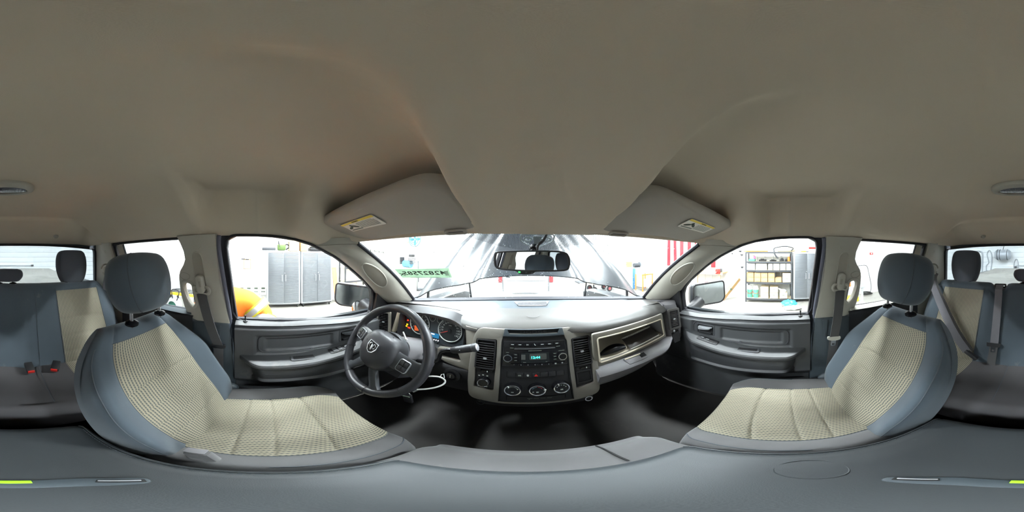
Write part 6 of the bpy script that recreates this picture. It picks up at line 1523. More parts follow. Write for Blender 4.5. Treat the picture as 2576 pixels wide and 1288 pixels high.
# tonneau cover on the bed
M['tonneau'] = P('stained_vinyl_cover', (150, 146, 138), 0.6, var=0.12, vscale=2.5, dirt=(96, 88, 80), dscale=2.2, dthr=0.52)
bed = thing('bed_cover', 'stained grey tonneau cover on the truck bed behind the rear window', 'bed cover', (0, -2.3, -0.36))
mk('cover', vslab(lambda a, t: Vector((lerp(-0.78, 0.78, a), lerp(-1.34, -3.2, t), -0.285 + 0.035*t + 0.010*sin(PI*a) - 0.006*math.exp(-((t - 0.36)/0.01)**2) - 0.006*math.exp(-((t - 0.69)/0.01)**2))), 20, 60, (0, 0, -0.03)), M['tonneau'], bed, smooth=40)
for s in (-1, 1): mk('bed_side', mv(vbox(0.20, 1.9, 0.60, 0.03), s*0.89, -2.3, -0.60), M['paint'], bed)
mk('tailgate', mv(vbox(1.6, 0.08, 0.55, 0.02), 0, -3.26, -0.56), M['paint'], bed)
for s in (-1, 1): mk('tyre', tr(vtube([(0, 0.29*cos(2*PI*m/28), 0.29*sin(2*PI*m/28)) for m in range(28)], 0.11, 10, True), Matrix.Translation((s*0.84, -2.3, -H + 0.40))), M['rubber'], bed)
mk('bed_floor', mv(vbox(1.6, 1.9, 0.06), 0, -2.3, -0.86), M['black'], bed)
# ------------------------------------------------------------------ workshop contents
FZ = -H
M['cab'] = P('grey_ribbed_steel', (104, 108, 112), 0.35, 0.25, var=0.06, vscale=3)
M['cabframe'] = P('light_cabinet_frame', (178, 182, 186), 0.4, 0.2, var=0.03)
M['carton'] = P('brown_cardboard', (186, 150, 104), 0.85, var=0.08, vscale=8)
M['cartonlight'] = P('pale_cardboard', (206, 190, 158), 0.85, var=0.06, vscale=8)
M['tape'] = P('packing_tape', (214, 190, 150), 0.4)
M['shelfmetal'] = P('dark_shelf_steel', (70, 72, 76), 0.45, 0.3)
M['shelfboard'] = P('shelf_board', (190, 176, 150), 0.7)
M['blackrub'] = P('black_tyre_rubber', (34, 34, 34), 0.8)
M['bluep'] = P('blue_machine_paint', (58, 118, 160), 0.4)
M['cyan'] = P('cyan_plastic_film', (60, 170, 215), 0.35, var=0.2, vscale=20)
M['orange'] = P('orange_hi_vis_cloth', (250, 128, 22), 0.8, var=0.12, vscale=7, bump=0.5, bscale=60)
M['reflect'] = P('silver_reflective_tape', (196, 196, 196), 0.4)
M['lime'] = P('lime_reflective_edge', (236, 226, 60), 0.6)
M['greenp'] = P('green_plastic', (90, 168, 140), 0.5)
M['yellowp'] = P('yellow_plastic', (235, 190, 40), 0.5)
M['orangep'] = P('orange_plastic', (236, 120, 40), 0.5)
M['lampred'] = P('tail_lamp_red', (140, 44, 48), 0.3)
M['whitepaint'] = P('white_car_paint', (158, 160, 163), 0.25, var=0.02, coat=0.6)
def caster(parent, x, y):
    w_ = mk('caster', tr(vtube([(0.035*cos(2*PI*k/16), 0, 0.05 + 0.035*sin(2*PI*k/16)) for k in range(16)], 0.016, 8, True), Matrix.Translation((x, y, FZ))), M['blackrub'], parent)
    mk('caster_fork', mv(vbox(0.05, 0.05, 0.05, 0.006), x, y, FZ + 0.098), M['steel'], w_)
def cabinet(label, x0, y0, y1, z1, sgn):
    """rolling steel cabinet, front plane at x0 (doors face the truck), body going outwards"""
    cb_ = thing('storage_cabinet', label, 'cabinet', (x0 + sgn*0.24, (y0+y1)/2, FZ), 'rolling steel cabinets')
    zb = FZ + 0.12; w_ = y1 - y0; h_ = z1 - zb
    mk('body', mv(vbox(0.46, w_, h_, 0.01), x0 + sgn*0.24, (y0+y1)/2, (zb+z1)/2), M['cabframe'], cb_)
    mk('kick_plate', mv(vbox(0.42, w_*0.96, 0.04), x0 + sgn*0.24, (y0+y1)/2, zb - 0.015), M['blackrub'], cb_)
    for k in range(2):
        ya = y0 + 0.045 + k*(w_/2 - 0.04); yb = ya + w_/2 - 0.05
        d_ = mk('door', mv(vbox(0.02, yb - ya, h_ - 0.09, 0.004), x0 - sgn*0.004, (ya+yb)/2, (zb+z1)/2), M['cab'], cb_)
        r0 = None; n_ = 40
        for i in range(n_):
            z = lerp(zb + 0.06, z1 - 0.06, i/(n_-1))
            if r0 is None: r0 = mk('rib', mv(vbox(0.008, yb - ya - 0.02, 0.016, 0.003, 1), x0 - sgn*0.015, (ya+yb)/2, z), M['cab'], d_); z0_ = z
            else: dupl(r0, (0, 0, z - z0_), d_)
        hy = yb - 0.05 if k == 0 else ya + 0.05
        mk('handle', vtube([(x0 - sgn*0.02, hy, (zb+z1)/2 - 0.10), (x0 - sgn*0.05, hy, (zb+z1)/2 - 0.09), (x0 - sgn*0.05, hy, (zb+z1)/2 + 0.09), (x0 - sgn*0.02, hy, (zb+z1)/2 + 0.10)], 0.009, 6), M['silver'], d_)
    mk('lock', tr(vcyl(0.014, 0.012, 14), Matrix.Translation((x0 - sgn*0.016, (y0+y1)/2 + 0.03, (zb+z1)/2 + 0.16)) @ Matrix.Rotation(-sgn*PI/2, 4, 'Y')), M['steel'], cb_)
    for yy in (y0 + 0.08, y1 - 0.08):
        for xx in (x0 + sgn*0.06, x0 + sgn*0.42): caster(cb_, xx, yy)
    return cb_
cabinet('tall grey ribbed steel cabinet on casters, the one nearer the clipboards', -4.95, -0.03, 0.99, 0.155, -1)
cabinet('tall grey ribbed steel cabinet on casters, with a black case on top', -4.95, 1.02, 2.04, 0.150, -1)
cabinet('grey steel cabinet on casters beside the tall open shelf', 5.50, -1.42, -0.46, 0.130, 1)
def carton(name, label, c, sx, sy, sz, mat='carton', group=None, rz=0.0, mark=True, face=-1):
    b = thing(name, label, 'box', (c[0], c[1], c[2] - sz/2), group)
    R_ = Matrix.Translation(c) @ Matrix.Rotation(rz, 4, 'Z')
    bo = mk('box_body', tr(vbox(sx, sy, sz, 0.004, 1), R_), M[mat], b)
    mk('tape_strip', tr(mv(vbox(0.05, sy*1.004, 0.002), 0, 0, sz/2 + 0.0005), R_), M['tape'], b)
    mk('flap_line', tr(mv(vbox(0.004, sy*0.9, 0.006), face*sx/2, 0, 0), R_), M['tape'], b)
    if mark: mk('printed_mark', tr(mv(vplate(ell(min(sy, 0.3)*0.20, sz*0.10, 14), [], 0.003), 0, 0, 0), R_ @ Matrix.Translation((face*(sx/2 + 0.001), 0, sz*0.1)) @ Matrix.Rotation(PI/2, 4, 'Z') @ Matrix.Rotation(PI/2, 4, 'X')), M['inklight'], b)
    return b
# on top of the cabinets
carton('cardboard_box', 'lower pale cardboard box on the left-hand ribbed cabinet', (-5.1, 0.80, 0.155 + 0.13), 0.35, 0.30, 0.26, 'cartonlight', 'boxes on the cabinet tops', face=1)
carton('cardboard_box', 'upper pale cardboard box stacked on another on the ribbed cabinet', (-5.1, 0.79, 0.155 + 0.26 + 0.11), 0.33, 0.32, 0.21, 'cartonlight', 'boxes on the cabinet tops', face=1)
carton('cardboard_box', 'brown cardboard box with printed side beside the pale boxes on the cabinet', (-5.1, 1.10, 0.150 + 0.20), 0.33, 0.20, 0.40, 'carton', 'boxes on the cabinet tops', face=1)
bc_ = thing('tool_case', 'black flat tool case on top of the second ribbed cabinet', 'case', (-5.1, 1.55, 0.150))
mk('case_body', mv(vbox(0.34, 0.50, 0.10, 0.02), -5.1, 1.55, 0.205), M['black'], bc_); mk('case_lid', mv(vbox(0.32, 0.48, 0.05, 0.015), -5.1, 1.55, 0.275), M['gloss'], bc_); mk('case_latch', mv(vbox(0.02, 0.06, 0.04, 0.004), -4.925, 1.55, 0.25), M['steel'], bc_)
cw = thing('chainsaw', 'green and black chainsaw lying on the first ribbed cabinet', 'tool', (-5.1, 0.35, 0.155))
mk('motor_body', mv(vbox(0.22, 0.26, 0.20, 0.05, 3), -5.1, 0.42, 0.27), P('chainsaw_green', (84, 108, 52), 0.5, var=0.3, vscale=20), cw)
mk('guide_bar', mv(vbox(0.03, 0.42, 0.09, 0.015), -5.1, 0.03, 0.22), M['shelfmetal'], cw)
mk('front_handle', vtube(spline([(-5.2, 0.36, 0.28), (-5.15, 0.33, 0.44), (-5.05, 0.33, 0.45), (-4.99, 0.36, 0.28)], 16), 0.016, 8), M['black'], cw)
mk('rear_handle', vtube(spline([(-5.1, 0.50, 0.32), (-5.1, 0.60, 0.36), (-5.1, 0.66, 0.28), (-5.1, 0.56, 0.20)], 16), 0.02, 8), M['black'], cw)
# wall papers
for k, (u, v, lab) in enumerate(((622, 664, 'clipboard with a white sheet on the wall left of the ribbed cabinets'), (612, 663, 'clear document sleeve on the wall behind the clipboard'))):
    p = atx(u, v, GX0 + 0.025 + 0.012*(1 - k)); cl_ = thing('clipboard', lab, 'clipboard', p + Vector((0, 0, -0.17)), 'papers on the wall')
    mk('board', mv(vbox(0.010, 0.25, 0.34, 0.004, 1), *p), M['carton'] if k == 0 else M['cabframe'], cl_); mk('sheet', mv(vbox(0.004, 0.21, 0.29), p.x + 0.008, p.y, p.z - 0.01), M['paper'], cl_); mk('clip', mv(vbox(0.02, 0.12, 0.03, 0.004), p.x + 0.014, p.y, p.z + 0.155), M['black'], cl_)
for k in range(5):
    p = atx(590 + k*18, 733, GX0 + 0.06); ph_ = thing('form_holder', ('first', 'second', 'third', 'fourth', 'last')[k] + ' white form holder on the wall, counted from the door pillar', 'form holder', p + Vector((0, 0, -0.13)), 'row of form holders')
    mk('pocket', mv(vbox(0.07, 0.21, 0.20, 0.008), p.x, p.y, p.z - 0.02), M['white'], ph_); mk('forms', mv(vbox(0.03, 0.18, 0.26), p.x - 0.01, p.y, p.z + 0.02), M['paper'], ph_); mk('header_print', mv(vbox(0.004, 0.12, 0.05), p.x + 0.008, p.y, p.z + 0.11), M['ink'], ph_); mk('front_print', mv(vbox(0.004, 0.14, 0.04), p.x + 0.037, p.y, p.z + 0.0), M['inklight'], ph_)
# small black shelf with bottles further along the wall
def rack(label, x0, y0, y1, z1, levels, sgn, depth, name='shelf_unit', board='shelfboard'):
    rk = thing(name, label, 'shelf', (x0 + sgn*depth/2, (y0+y1)/2, FZ), 'open shelf units')
    for yy in (y0, y1):
        for xx in (x0, x0 + sgn*depth): mk('post', mv(vbox(0.045, 0.045, z1 - FZ, 0.004, 1), xx, yy, (z1+FZ)/2), M['shelfmetal'], rk)
    for z in levels:
        b = mk('shelf_beam', mv(vbox(0.04, y1 - y0, 0.06, 0.004, 1), x0, (y0+y1)/2, z), M['shelfmetal'], rk)
        mk('shelf_board', mv(vbox(depth, y1 - y0, 0.02), x0 + sgn*depth/2, (y0+y1)/2, z + 0.020), M[board], rk)
    return rk
rack('black steel shelf beyond the second ribbed cabinet', -5.0, 2.55, 3.60, 0.02, (0.0, -0.42, -0.9), -1, 0.45)
for k, (dy_, h_, m_) in enumerate(((2.70, 0.20, 'shelfmetal'), (2.85, 0.28, 'white'), (3.00, 0.18, 'bluep'), (3.16, 0.24, 'orangep'))):
    bt_ = thing('spray_bottle', ('grey', 'white', 'blue', 'orange')[k] + ' bottle on the black shelf by the driver side mirror', 'bottle', (-5.12, dy_, -0.39), 'bottles on the black shelf')
    mk('bottle_body', mv(vlathe([(0, 0), (0.045, 0), (0.045, h_*0.6), (0.02, h_*0.8), (0.016, h_*0.9), (0, h_*0.9)], 16), -5.12, dy_, -0.39), M[m_], bt_); mk('cap', mv(vcyl(0.02, h_*0.16, 12), -5.12, dy_, -0.39 + h_*0.88), M['black'], bt_)
pl = thing('leaning_board', 'brown board leaning between cabinet and black shelf', 'board', (-5.1, 2.30, FZ))
mk('board', tr(vbox(0.03, 0.16, 1.25, 0.004, 1), Matrix.Translation((-5.2, 2.28, FZ + 0.62)) @ Matrix.Rotation(rad(6), 4, 'X')), M['carton'], pl)
carton('cardboard_box', 'small brown box on the floor behind the driver side mirror', (-4.62, 2.62, FZ + 0.12), 0.35, 0.34, 0.24, 'carton', face=1)
# hose reel and wall hose seen through the driver's rear glass
hz = thing('hose_reel', 'green hose reel with pale hose near the rear door on the driver side', 'hose reel', (-3.4, -3.0, FZ))
hc = atx(436, 760, -3.4); hc = Vector((hc.x, hc.y, hc.z))
for k in range(7): mk('hose_coil', tr(vtube([(0.0, (0.20 - 0.012*k)*cos(2*PI*m/28), (0.20 - 0.012*k)*sin(2*PI*m/28)) for m in range(28)], 0.014, 6, True), Matrix.Translation(hc + Vector((0.02*k - 0.06, 0, -0.08)))), M['cabframe'], hz)
mk('reel_disc', tr(vcyl(0.19, 0.02, 28), Matrix.Translation(hc + Vector((-0.09, 0, -0.10))) @ Matrix.Rotation(PI/2, 4, 'Y')), M['greenp'], hz)
mk('reel_handle', vtube(spline([hc + Vector((0, 0.10, 0.05)), hc + Vector((0, 0.16, 0.30)), hc + Vector((0, -0.04, 0.32)), hc + Vector((0, -0.02, 0.10))], 18), 0.014, 8), M['black'], hz)
mk('reel_stand', vloft([[(hc.x - 0.12, hc.y - 0.16, FZ), (hc.x + 0.10, hc.y - 0.16, FZ), (hc.x + 0.10, hc.y + 0.16, FZ), (hc.x - 0.12, hc.y + 0.16, FZ)], [(hc.x - 0.08, hc.y - 0.06, hc.z - 0.1), (hc.x + 0.06, hc.y - 0.06, hc.z - 0.1), (hc.x + 0.06, hc.y + 0.06, hc.z - 0.1), (hc.x - 0.08, hc.y + 0.06, hc.z - 0.1)]]), M['shelfmetal'], hz)
pt = thing('pallet_truck', 'dark trolley with a yellow bar seen through the driver side grab hole', 'trolley', (-4.2, -2.4, FZ))
for k in range(4): mk('deck_slat', mv(vbox(0.5, 0.14, 0.05), -4.3, -2.75 + 0.2*k, FZ + 0.55), M['shelfmetal'], pt)
mk('yellow_bar', mv(vbox(0.06, 1.0, 0.08, 0.01), -4.02, -2.45, FZ + 0.52), M['yellowp'], pt)
for k in range(4): mk('leg', mv(vbox(0.05, 0.05, 0.52), -4.5 + 0.4*(k % 2), -2.75 + 0.6*(k//2), FZ + 0.26), M['shelfmetal'], pt)

# ---- right-hand wall: tall shelf with its load
rack('tall open steel shelf of boxes and buckets against the wall', 5.50, -0.40, 1.17, 0.135, (0.115, -0.215, -0.515, -0.935, -1.52), 1, 0.46, board='shelfboard')
SX = 5.72
names = ('first', 'second', 'third', 'fourth')
def sh(u): return 5.538/math.tan((u - 1318)/2576*2*PI)       # y on the shelf front at image column u
L3 = -0.905
for k, (ya, yb) in enumerate(((sh(1878), sh(1896)), (sh(1897), sh(1913.5)), (sh(1914), sh(1931)), (sh(1932), sh(1949)), (sh(1950), sh(1966)))):
    for j in range(2):
        if (k, j) == (4, 1): continue
        carton('cardboard_box', '%s brown carton of the third shelf, %s row, counted from the leaning long box' % (('first', 'second', 'third', 'fourth', 'fifth')[k], ('lower', 'upper')[j]), (SX - 0.03, (ya+yb)/2, L3 + 0.085 + 0.165*j), 0.36, abs(ya-yb)*0.96, 0.16, 'carton', 'cartons on the third shelf')
for j, lab in enumerate(('pale open carton at the end of the third shelf', 'pale lidded carton stacked on the open carton of the third shelf')):
    carton('cardboard_box', lab, (SX - 0.05, (sh(1968)+sh(1990))/2, L3 + (0.11 if j == 0 else 0.27)), 0.40, 0.27, 0.21 if j == 0 else 0.10, 'cartonlight', 'cartons on the third shelf')
pipe = thing('black_pipe', 'black bent pipe lying on the cartons of the third shelf', 'pipe', (5.50, sh(1925), L3 + 0.33))
mk('tube', vtube(spline([(5.50, sh(1902), L3 + 0.345), (5.50, sh(1920), L3 + 0.350), (5.50, sh(1945), L3 + 0.350), (5.49, sh(1950), L3 + 0.32), (5.49, sh(1951), L3 + 0.21)], 30), 0.018, 8), M['black'], pipe)
mk('end_cap', mv(vcyl(0.022, 0.03, 12), 5.49, sh(1951), L3 + 0.19), M['black'], pipe)
L2 = -0.485
for k in range(6):
    ya = sh((1880, 1900, 1932, 1945, 1962, 1978)[k]); yb = sh((1899, 1930, 1944, 1961, 1977, 1990)[k])
    carton('white_box', ('first', 'second', 'third', 'fourth', 'fifth', 'sixth')[k] + ' white box on the second shelf, counted from the leaning long box', (SX, (ya+yb)/2, L2 + 0.115), 0.34, abs(ya-yb)*0.93, 0.22, 'white', 'white boxes on the second shelf', mark=False)
L1 = -0.185
ts_ = thing('plastic_tub', 'green tub with a pink bag on the top shelf compartment', 'tub', (SX, sh(1890), L1))
mk('tub', mv(vbox(0.26, 0.22, 0.08, 0.02), SX, sh(1890), L1 + 0.045), M['greenp'], ts_); mk('bag', mv(ellipsoid(0.10, 0.11, 0.08, 14, 8), SX, sh(1891), L1 + 0.14), M['white'], ts_); mk('pink_wrap', mv(ellipsoid(0.07, 0.05, 0.06, 12, 8), SX - 0.06, sh(1896), L1 + 0.13), P('pink_plastic', (220, 110, 160), 0.5), ts_)
for k, (u, w_, h_) in enumerate(((1917, 0.26, 0.07), (1944, 0.24, 0.045), (1967, 0.16, 0.08), (1978, 0.09, 0.06))):
    bp = thing('car_part', ('long black car part next to the green tub', 'flat black car part in the middle of the upper shelf', 'square black car part on the upper shelf', 'small black car part by the orange bottle')[k], 'part', (SX, sh(u), L1), 'black parts on the upper shelf')
    mk('part_body', mv(vbox(0.20, w_, h_, 0.02), SX, sh(u), L1 + h_/2), M['black'], bp); mk('part_bracket', mv(vbox(0.06, w_*0.5, 0.03, 0.006), SX - 0.1, sh(u), L1 + h_ + 0.01), M['gloss'], bp)
ob = thing('spray_bottle', 'orange and white bottle at the end of the upper shelf', 'bottle', (SX - 0.05, sh(1985), L1))
mk('bottle_body', mv(vlathe([(0, 0), (0.045, 0), (0.045, 0.13), (0.02, 0.17), (0, 0.17)], 16), SX - 0.05, sh(1985), L1), M['orangep'], ob); mk('cap', mv(vcyl(0.025, 0.06, 12), SX - 0.05, sh(1985), L1 + 0.165), M['white'], ob)
L4 = -1.49
for k, u in enumerate((1884, 1900)):
    bu_ = thing('bucket', 'green bucket with a white lid on the bottom shelf, %s' % ('next to the post' if k == 0 else 'next to the cartons'), 'bucket', (SX - 0.06, sh(u), L4), 'green buckets')
    mk('pail', mv(vlathe([(0, 0), (0.088, 0), (0.100, 0.30), (0, 0.30)], 24), SX - 0.06, sh(u), L4), M['greenp'], bu_); mk('lid', mv(vlathe([(0, 0), (0.104, 0), (0.102, 0.03), (0.085, 0.06), (0.07, 0.14), (0, 0.15)], 24), SX - 0.06, sh(u), L4 + 0.30), M['white'], bu_); mk('wire_handle', vtube([(SX - 0.06 - 0.102*sin(a), sh(u) + 0.103*cos(a), L4 + 0.22 - 0.06*sin(a)) for a in [PI*k_/10 for k_ in range(11)]], 0.006, 5), M['red'], bu_)
for k, u in enumerate((1923, 1947)):
    for j in range(2): carton('cardboard_box', 'pale carton on the bottom shelf, %s of the %s pair' % (('lower one', 'upper one')[j], ('first', 'second')[k]), (SX - 0.05, sh(u), L4 + 0.11 + 0.21*j), 0.36, 0.27, 0.20, 'cartonlight', 'pale cartons on the bottom shelf')
carton('cardboard_box', 'open pale carton with a white cloth on the bottom shelf', (SX - 0.05, sh(1971), L4 + 0.11), 0.36, 0.26, 0.20, 'cartonlight', 'pale cartons on the bottom shelf')
wc_ = thing('rag', 'white rag heaped on the open carton of the bottom shelf', 'rag', (SX - 0.08, sh(1970), L4 + 0.21)); mk('cloth', mv(ellipsoid(0.14, 0.12, 0.07, 16, 8), SX - 0.08, sh(1970), L4 + 0.25), M['white'], wc_); mk('cloth_fold', tr(ellipsoid(0.05, 0.14, 0.035, 12, 6), Matrix.Translation((SX - 0.16, sh(1966), L4 + 0.30)) @ Matrix.Rotation(0.5, 4, 'X')), M['white'], wc_)
rh_ = thing('rolled_tarp', 'grey rolled tarp with dark straps on top of the tall shelf', 'tarp', (SX, sh(1970), 0.145))
mk('roll', tr(vlathe([(0, 0), (0.07, 0.01), (0.085, 0.10), (0.085, 0.55), (0.06, 0.62), (0, 0.63)], 18), Matrix.Translation((SX, sh(1955), 0.225)) @ Matrix.Rotation(PI/2, 4, 'X')), M['cartonlight'], rh_); mk('strap', vtube(spline([(5.60, sh(1945), 0.20), (5.56, sh(1950), 0.28), (5.52, sh(1975), 0.33), (5.52, sh(1995), 0.27), (5.55, sh(1990), 0.18)], 30), 0.02, 6), M['shelfmetal'], rh_); mk('hanging_end', vtube(spline([(5.50, sh(1947), 0.24), (5.47, sh(1948), 0.10), (5.47, sh(1953), -0.02), (5.47, sh(1957), -0.08)], 20), 0.025, 8), M['shelfmetal'], rh_)
br = thing('long_plank', 'thin reddish plank lying on top of the tall shelf', 'plank', (5.6, sh(1900), 0.147)); mk('plank', mv(vbox(0.18, 0.85, 0.03, 0.004, 1), 5.62, sh(1900), 0.165), M['orangep'], br); mk('thin_strip', mv(vbox(0.04, 0.80, 0.02), 5.66, sh(1902), 0.195), M['shelfboard'], br)
yb_ = thing('hand_tool', 'yellow tool on top of the cabinet beside the shelf', 'tool', (5.7, sh(2023), 0.13)); mk('tool_body', mv(vbox(0.10, 0.18, 0.05, 0.015), 5.7, sh(2023), 0.157), P('bright_yellow_plastic', (225, 225, 40), 0.5), yb_); mk('tool_grip', mv(vbox(0.08, 0.12, 0.035, 0.012), 5.7, sh(2032), 0.15), M['shelfmetal'], yb_)
sg_ = thing('wall_sign', 'white wall sign with a red band above the cabinet', 'sign', atx(2045, 635, GX1 - 0.03)); p = atx(2046, 628, GX1 - 0.03); mk('panel', mv(vbox(0.02, 0.42, 0.34, 0.004, 1), p.x, p.y, p.z), M['white'], sg_); mk('red_band', mv(vbox(0.006, 0.36, 0.075), p.x - 0.012, p.y, p.z + 0.06), M['red'], sg_)
cbp = thing('leaning_carton', 'long brown cardboard box leaning on the wall beside the shelf', 'box', (5.5, 1.9, FZ)); a_, b_ = atx(1850, 757, 5.45), atx(1868, 716, 5.85); b_.z += 0.0
mk('long_box', vtube([Vector((5.40, 2.02, FZ + 0.07)), Vector((5.85, 1.52, FZ + 0.80))], 0.10, 4), M['carton'], cbp); mk('box_mark', mv(vbox(0.02, 0.06, 0.06), 5.52, 1.72, FZ + 0.43), M['ink'], cbp)
bag = thing('plastic_bag', 'crumpled blue and white plastic bag on the workshop floor', 'bag', atz(1985, 772, FZ)); bp_ = atz(1985, 772, FZ)
vb, fb = ellipsoid(0.20, 0.24, 0.13, 20, 12); rr_ = random.Random(5)
mk('blue_part', mv(([p*rr_.uniform(0.72, 1.12) for p in vb], fb), bp_.x, bp_.y, FZ + 0.11), M['cyan'], bag, smooth=20)
vb, fb = ellipsoid(0.22, 0.30, 0.06, 18, 8)
mk('white_part', mv(([p*rr_.uniform(0.7, 1.1) for p in vb], fb), bp_.x - 0.22, bp_.y - 0.08, FZ + 0.05), M['white'], bag, smooth=20)
# bench, funnel and hooks on the right-hand wall
wb_ = thing('work_bench', 'wooden wall bench behind the passenger side mirror', 'bench', (5.6, 3.4, FZ)); mk('bench_top', mv(vbox(0.6, 2.2, 0.05, 0.006), 5.72, 3.1, -0.62), M['carton'], wb_); mk('bench_edge', mv(vbox(0.03, 2.2, 0.08), 5.41, 3.1, -0.64), M['shelfboard'], wb_)
for y in (2.15, 3.1, 4.05): mk('leg', mv(vbox(0.08, 0.08, 0.97), 5.5, y, FZ + 0.485), M['shelfboard'], wb_)
vs_ = thing('bench_vise', 'red and grey vise on the end of the wall bench', 'vise', (5.5, 2.2, -0.59)); mk('vise_body', mv(vbox(0.24, 0.16, 0.14, 0.02), 5.5, 2.15, -0.52), M['shelfmetal'], vs_); mk('vise_jaw', mv(vbox(0.10, 0.16, 0.18, 0.02), 5.32, 2.15, -0.55), M['red'], vs_); mk('vise_screw', vtube([(5.25, 2.15, -0.56), (5.12, 2.15, -0.56)], 0.02, 8), M['steel'], vs_)
for k, (u, v, l_) in enumerate(((1826, 631, 0.12), (1813, 640, 0.45), (1842, 638, 0.5), (1862, 632, 0.14), (1866, 641, 0.10), (1867, 672, 0.16))):
    p = atx(u, v, GX1 - 0.05); ht = thing('hanging_tool', ('short black hook', 'long hanging rod', 'long hanging cable', 'black clamp', 'small black hook', 'dark pliers')[k] + ' on the wall between the flag and the tall shelf', 'tool', p + Vector((0, 0, -l_)), 'tools on the wall')
    mk('shaft', vtube([p, p + Vector((0, 0, -l_))], 0.009, 6), M['shelfmetal'], ht); mk('head', mv(vbox(0.04, 0.10 if l_ < 0.2 else 0.05, 0.05, 0.01), *p), M['black'], ht); mk('peg', mv(vbox(0.06, 0.015, 0.015), p.x + 0.03, p.y, p.z + 0.03), M['steel'], ht)
# flag hung with its stripes upright
fl = thing('flag', 'large flag with upright red and white stripes on the wall beyond the passenger', 'flag', (GX1 - 0.03, 3.7, -0.50))
M['flagred'] = P('flag_red_cloth', (176, 34, 44), 0.85, var=0.06); M['flagwhite'] = P('flag_white_cloth', (232, 230, 228), 0.85, var=0.02)
for k in range(13):
    ya = 5.0 - k*0.19; nz = 14; rings = []
    for i in range(nz + 1):
        z = lerp(-0.46 - 0.03*sin(k*1.3), 1.9, i/nz); w0 = 0.020*sin(k*1.1 + z*2.0); w1 = 0.020*sin((k+1)*1.1 + z*2.0)
        rings.append([(GX1 - 0.05 + w0, ya, z), (GX1 - 0.05 + w1, ya - 0.19, z), (GX1 - 0.044 + w1, ya - 0.19, z), (GX1 - 0.044 + w0, ya, z)])
    mk('stripe', vloft(rings), M['flagred'] if k % 2 == 0 else M['flagwhite'], fl, smooth=60)
mk('hanging_rod', vtube([(GX1 - 0.045, 5.05, 1.92), (GX1 - 0.045, 2.48, 1.92)], 0.015, 8), M['shelfboard'], fl)
# passenger rear glass: red sign, hose, cable, tool cart
p = atx(2192, 638, GX1 - 0.03); es = thing('exit_sign', 'small red and white sign on the wall behind the passenger headrest', 'sign', p); mk('plate', mv(vbox(0.02, 0.16, 0.09, 0.003, 1), *p), M['red'], es); mk('panel', mv(vbox(0.006, 0.07, 0.05), p.x - 0.012, p.y, p.z), M['white'], es)
hp_ = [atx(u, v, GX1 - 0.06) for u, v in ((2157, 671), (2163, 668), (2180, 669), (2186, 690), (2191, 715), (2190, 732), (2183, 738))]
wh = thing('wall_cable', 'thin dark cable hanging on the wall by the rear passenger glass', 'cable', min(hp_, key=lambda q: q.z)); mk('cord', vtube(spline(hp_, 40), 0.012, 6), M['shelfmetal'], wh)
cp_ = atz(2181, 741, FZ); cc_ = thing('cable_coil', 'loose dark cable coil on the floor by the wall', 'cable', cp_)
for k in range(3): mk('coil_loop', vtube([cp_ + Vector(((0.10 + 0.05*k)*cos(2*PI*m/18), (0.26 - 0.05*k)*sin(2*PI*m/18), 0.03 + 0.03*k)) for m in range(18)], 0.018, 6, True), M['blackrub'], cc_)
tc = thing('tool_cart', 'grey tool cart with a yellow and orange load seen through the passenger grab hole', 'cart', (4.2, -2.9, FZ)); cp2 = atx(2146, 740, 4.2)
for k in range(4): mk('post', mv(vbox(0.05, 0.05, 0.75), 4.2 + 0.5*(k % 2), cp2.y - 0.3 + 0.6*(k//2), FZ + 0.44), M['cabframe'], tc)
for k in range(2): mk('tray', mv(vbox(0.6, 0.75, 0.05, 0.006), 4.45, cp2.y, FZ + 0.2 + 0.5*k), M['cabframe'], tc)
mk('yellow_load', mv(vbox(0.3, 0.45, 0.16, 0.03), 4.4, cp2.y, FZ + 0.32), M['yellowp'], tc); mk('orange_load', mv(vlathe([(0, 0), (0.12, 0), (0.10, 0.22), (0.06, 0.30), (0, 0.30)], 18), 4.4, cp2.y + 0.1, FZ + 0.73), M['orangep'], tc)
for k in range(4): mk('caster', tr(vtube([(0.04*cos(2*PI*m/14), 0, 0.045 + 0.04*sin(2*PI*m/14)) for m in range(14)], 0.018, 6, True), Matrix.Translation((4.2 + 0.5*(k % 2), cp2.y - 0.3 + 0.6*(k//2), FZ))), M['blackrub'], tc)
# ---- rear wall: hanging tank, hoses, pipe rack
ty = GY0 + 0.35
p = aty(2523, 641, ty); tk_ = thing('hanging_tank', 'small pale tank with dark bands hanging on the rear siding wall', 'tank', p + Vector((0, 0, -0.22)))
mk('drum', tr(vlathe([(0, -0.32), (0.14, -0.31), (0.20, -0.24), (0.20, 0.24), (0.14, 0.31), (0, 0.32)], 24), Matrix.Translation(p) @ Matrix.Rotation(PI/2, 4, 'Y')), M['cabframe'], tk_)
for x in (-0.18, 0.10, 0.2): mk('band', tr(vtube([(0.204*cos(2*PI*m/28), 0.204*sin(2*PI*m/28), x) for m in range(28)], 0.012, 6, True), Matrix.Translation(p) @ Matrix.Rotation(PI/2, 4, 'Y')), M['shelfmetal'], tk_)
mk('hanger', vtube([p + Vector((0, 0, 0.2)), p + Vector((0, -0.3, 0.42))], 0.015, 6), M['shelfmetal'], tk_)
hs_ = [aty(u, v, GY0 + 0.06) for u, v in ((2487, 660), (2483, 640), (2489, 630), (2495, 645), (2492, 680), (2484, 690), (2481, 670))]
h1 = thing('wall_hose', 'pale looped hose hanging on the rear siding wall', 'hose', min(hs_, key=lambda q: q.z)); mk('loop', vtube(spline(hs_, 50, True), 0.022, 6, True), M['cabframe'], h1)
hs_ = [aty(u, v, GY0 + 0.06) for u, v in ((2455, 632), (2469, 634), (2472, 650), (2470, 690))]
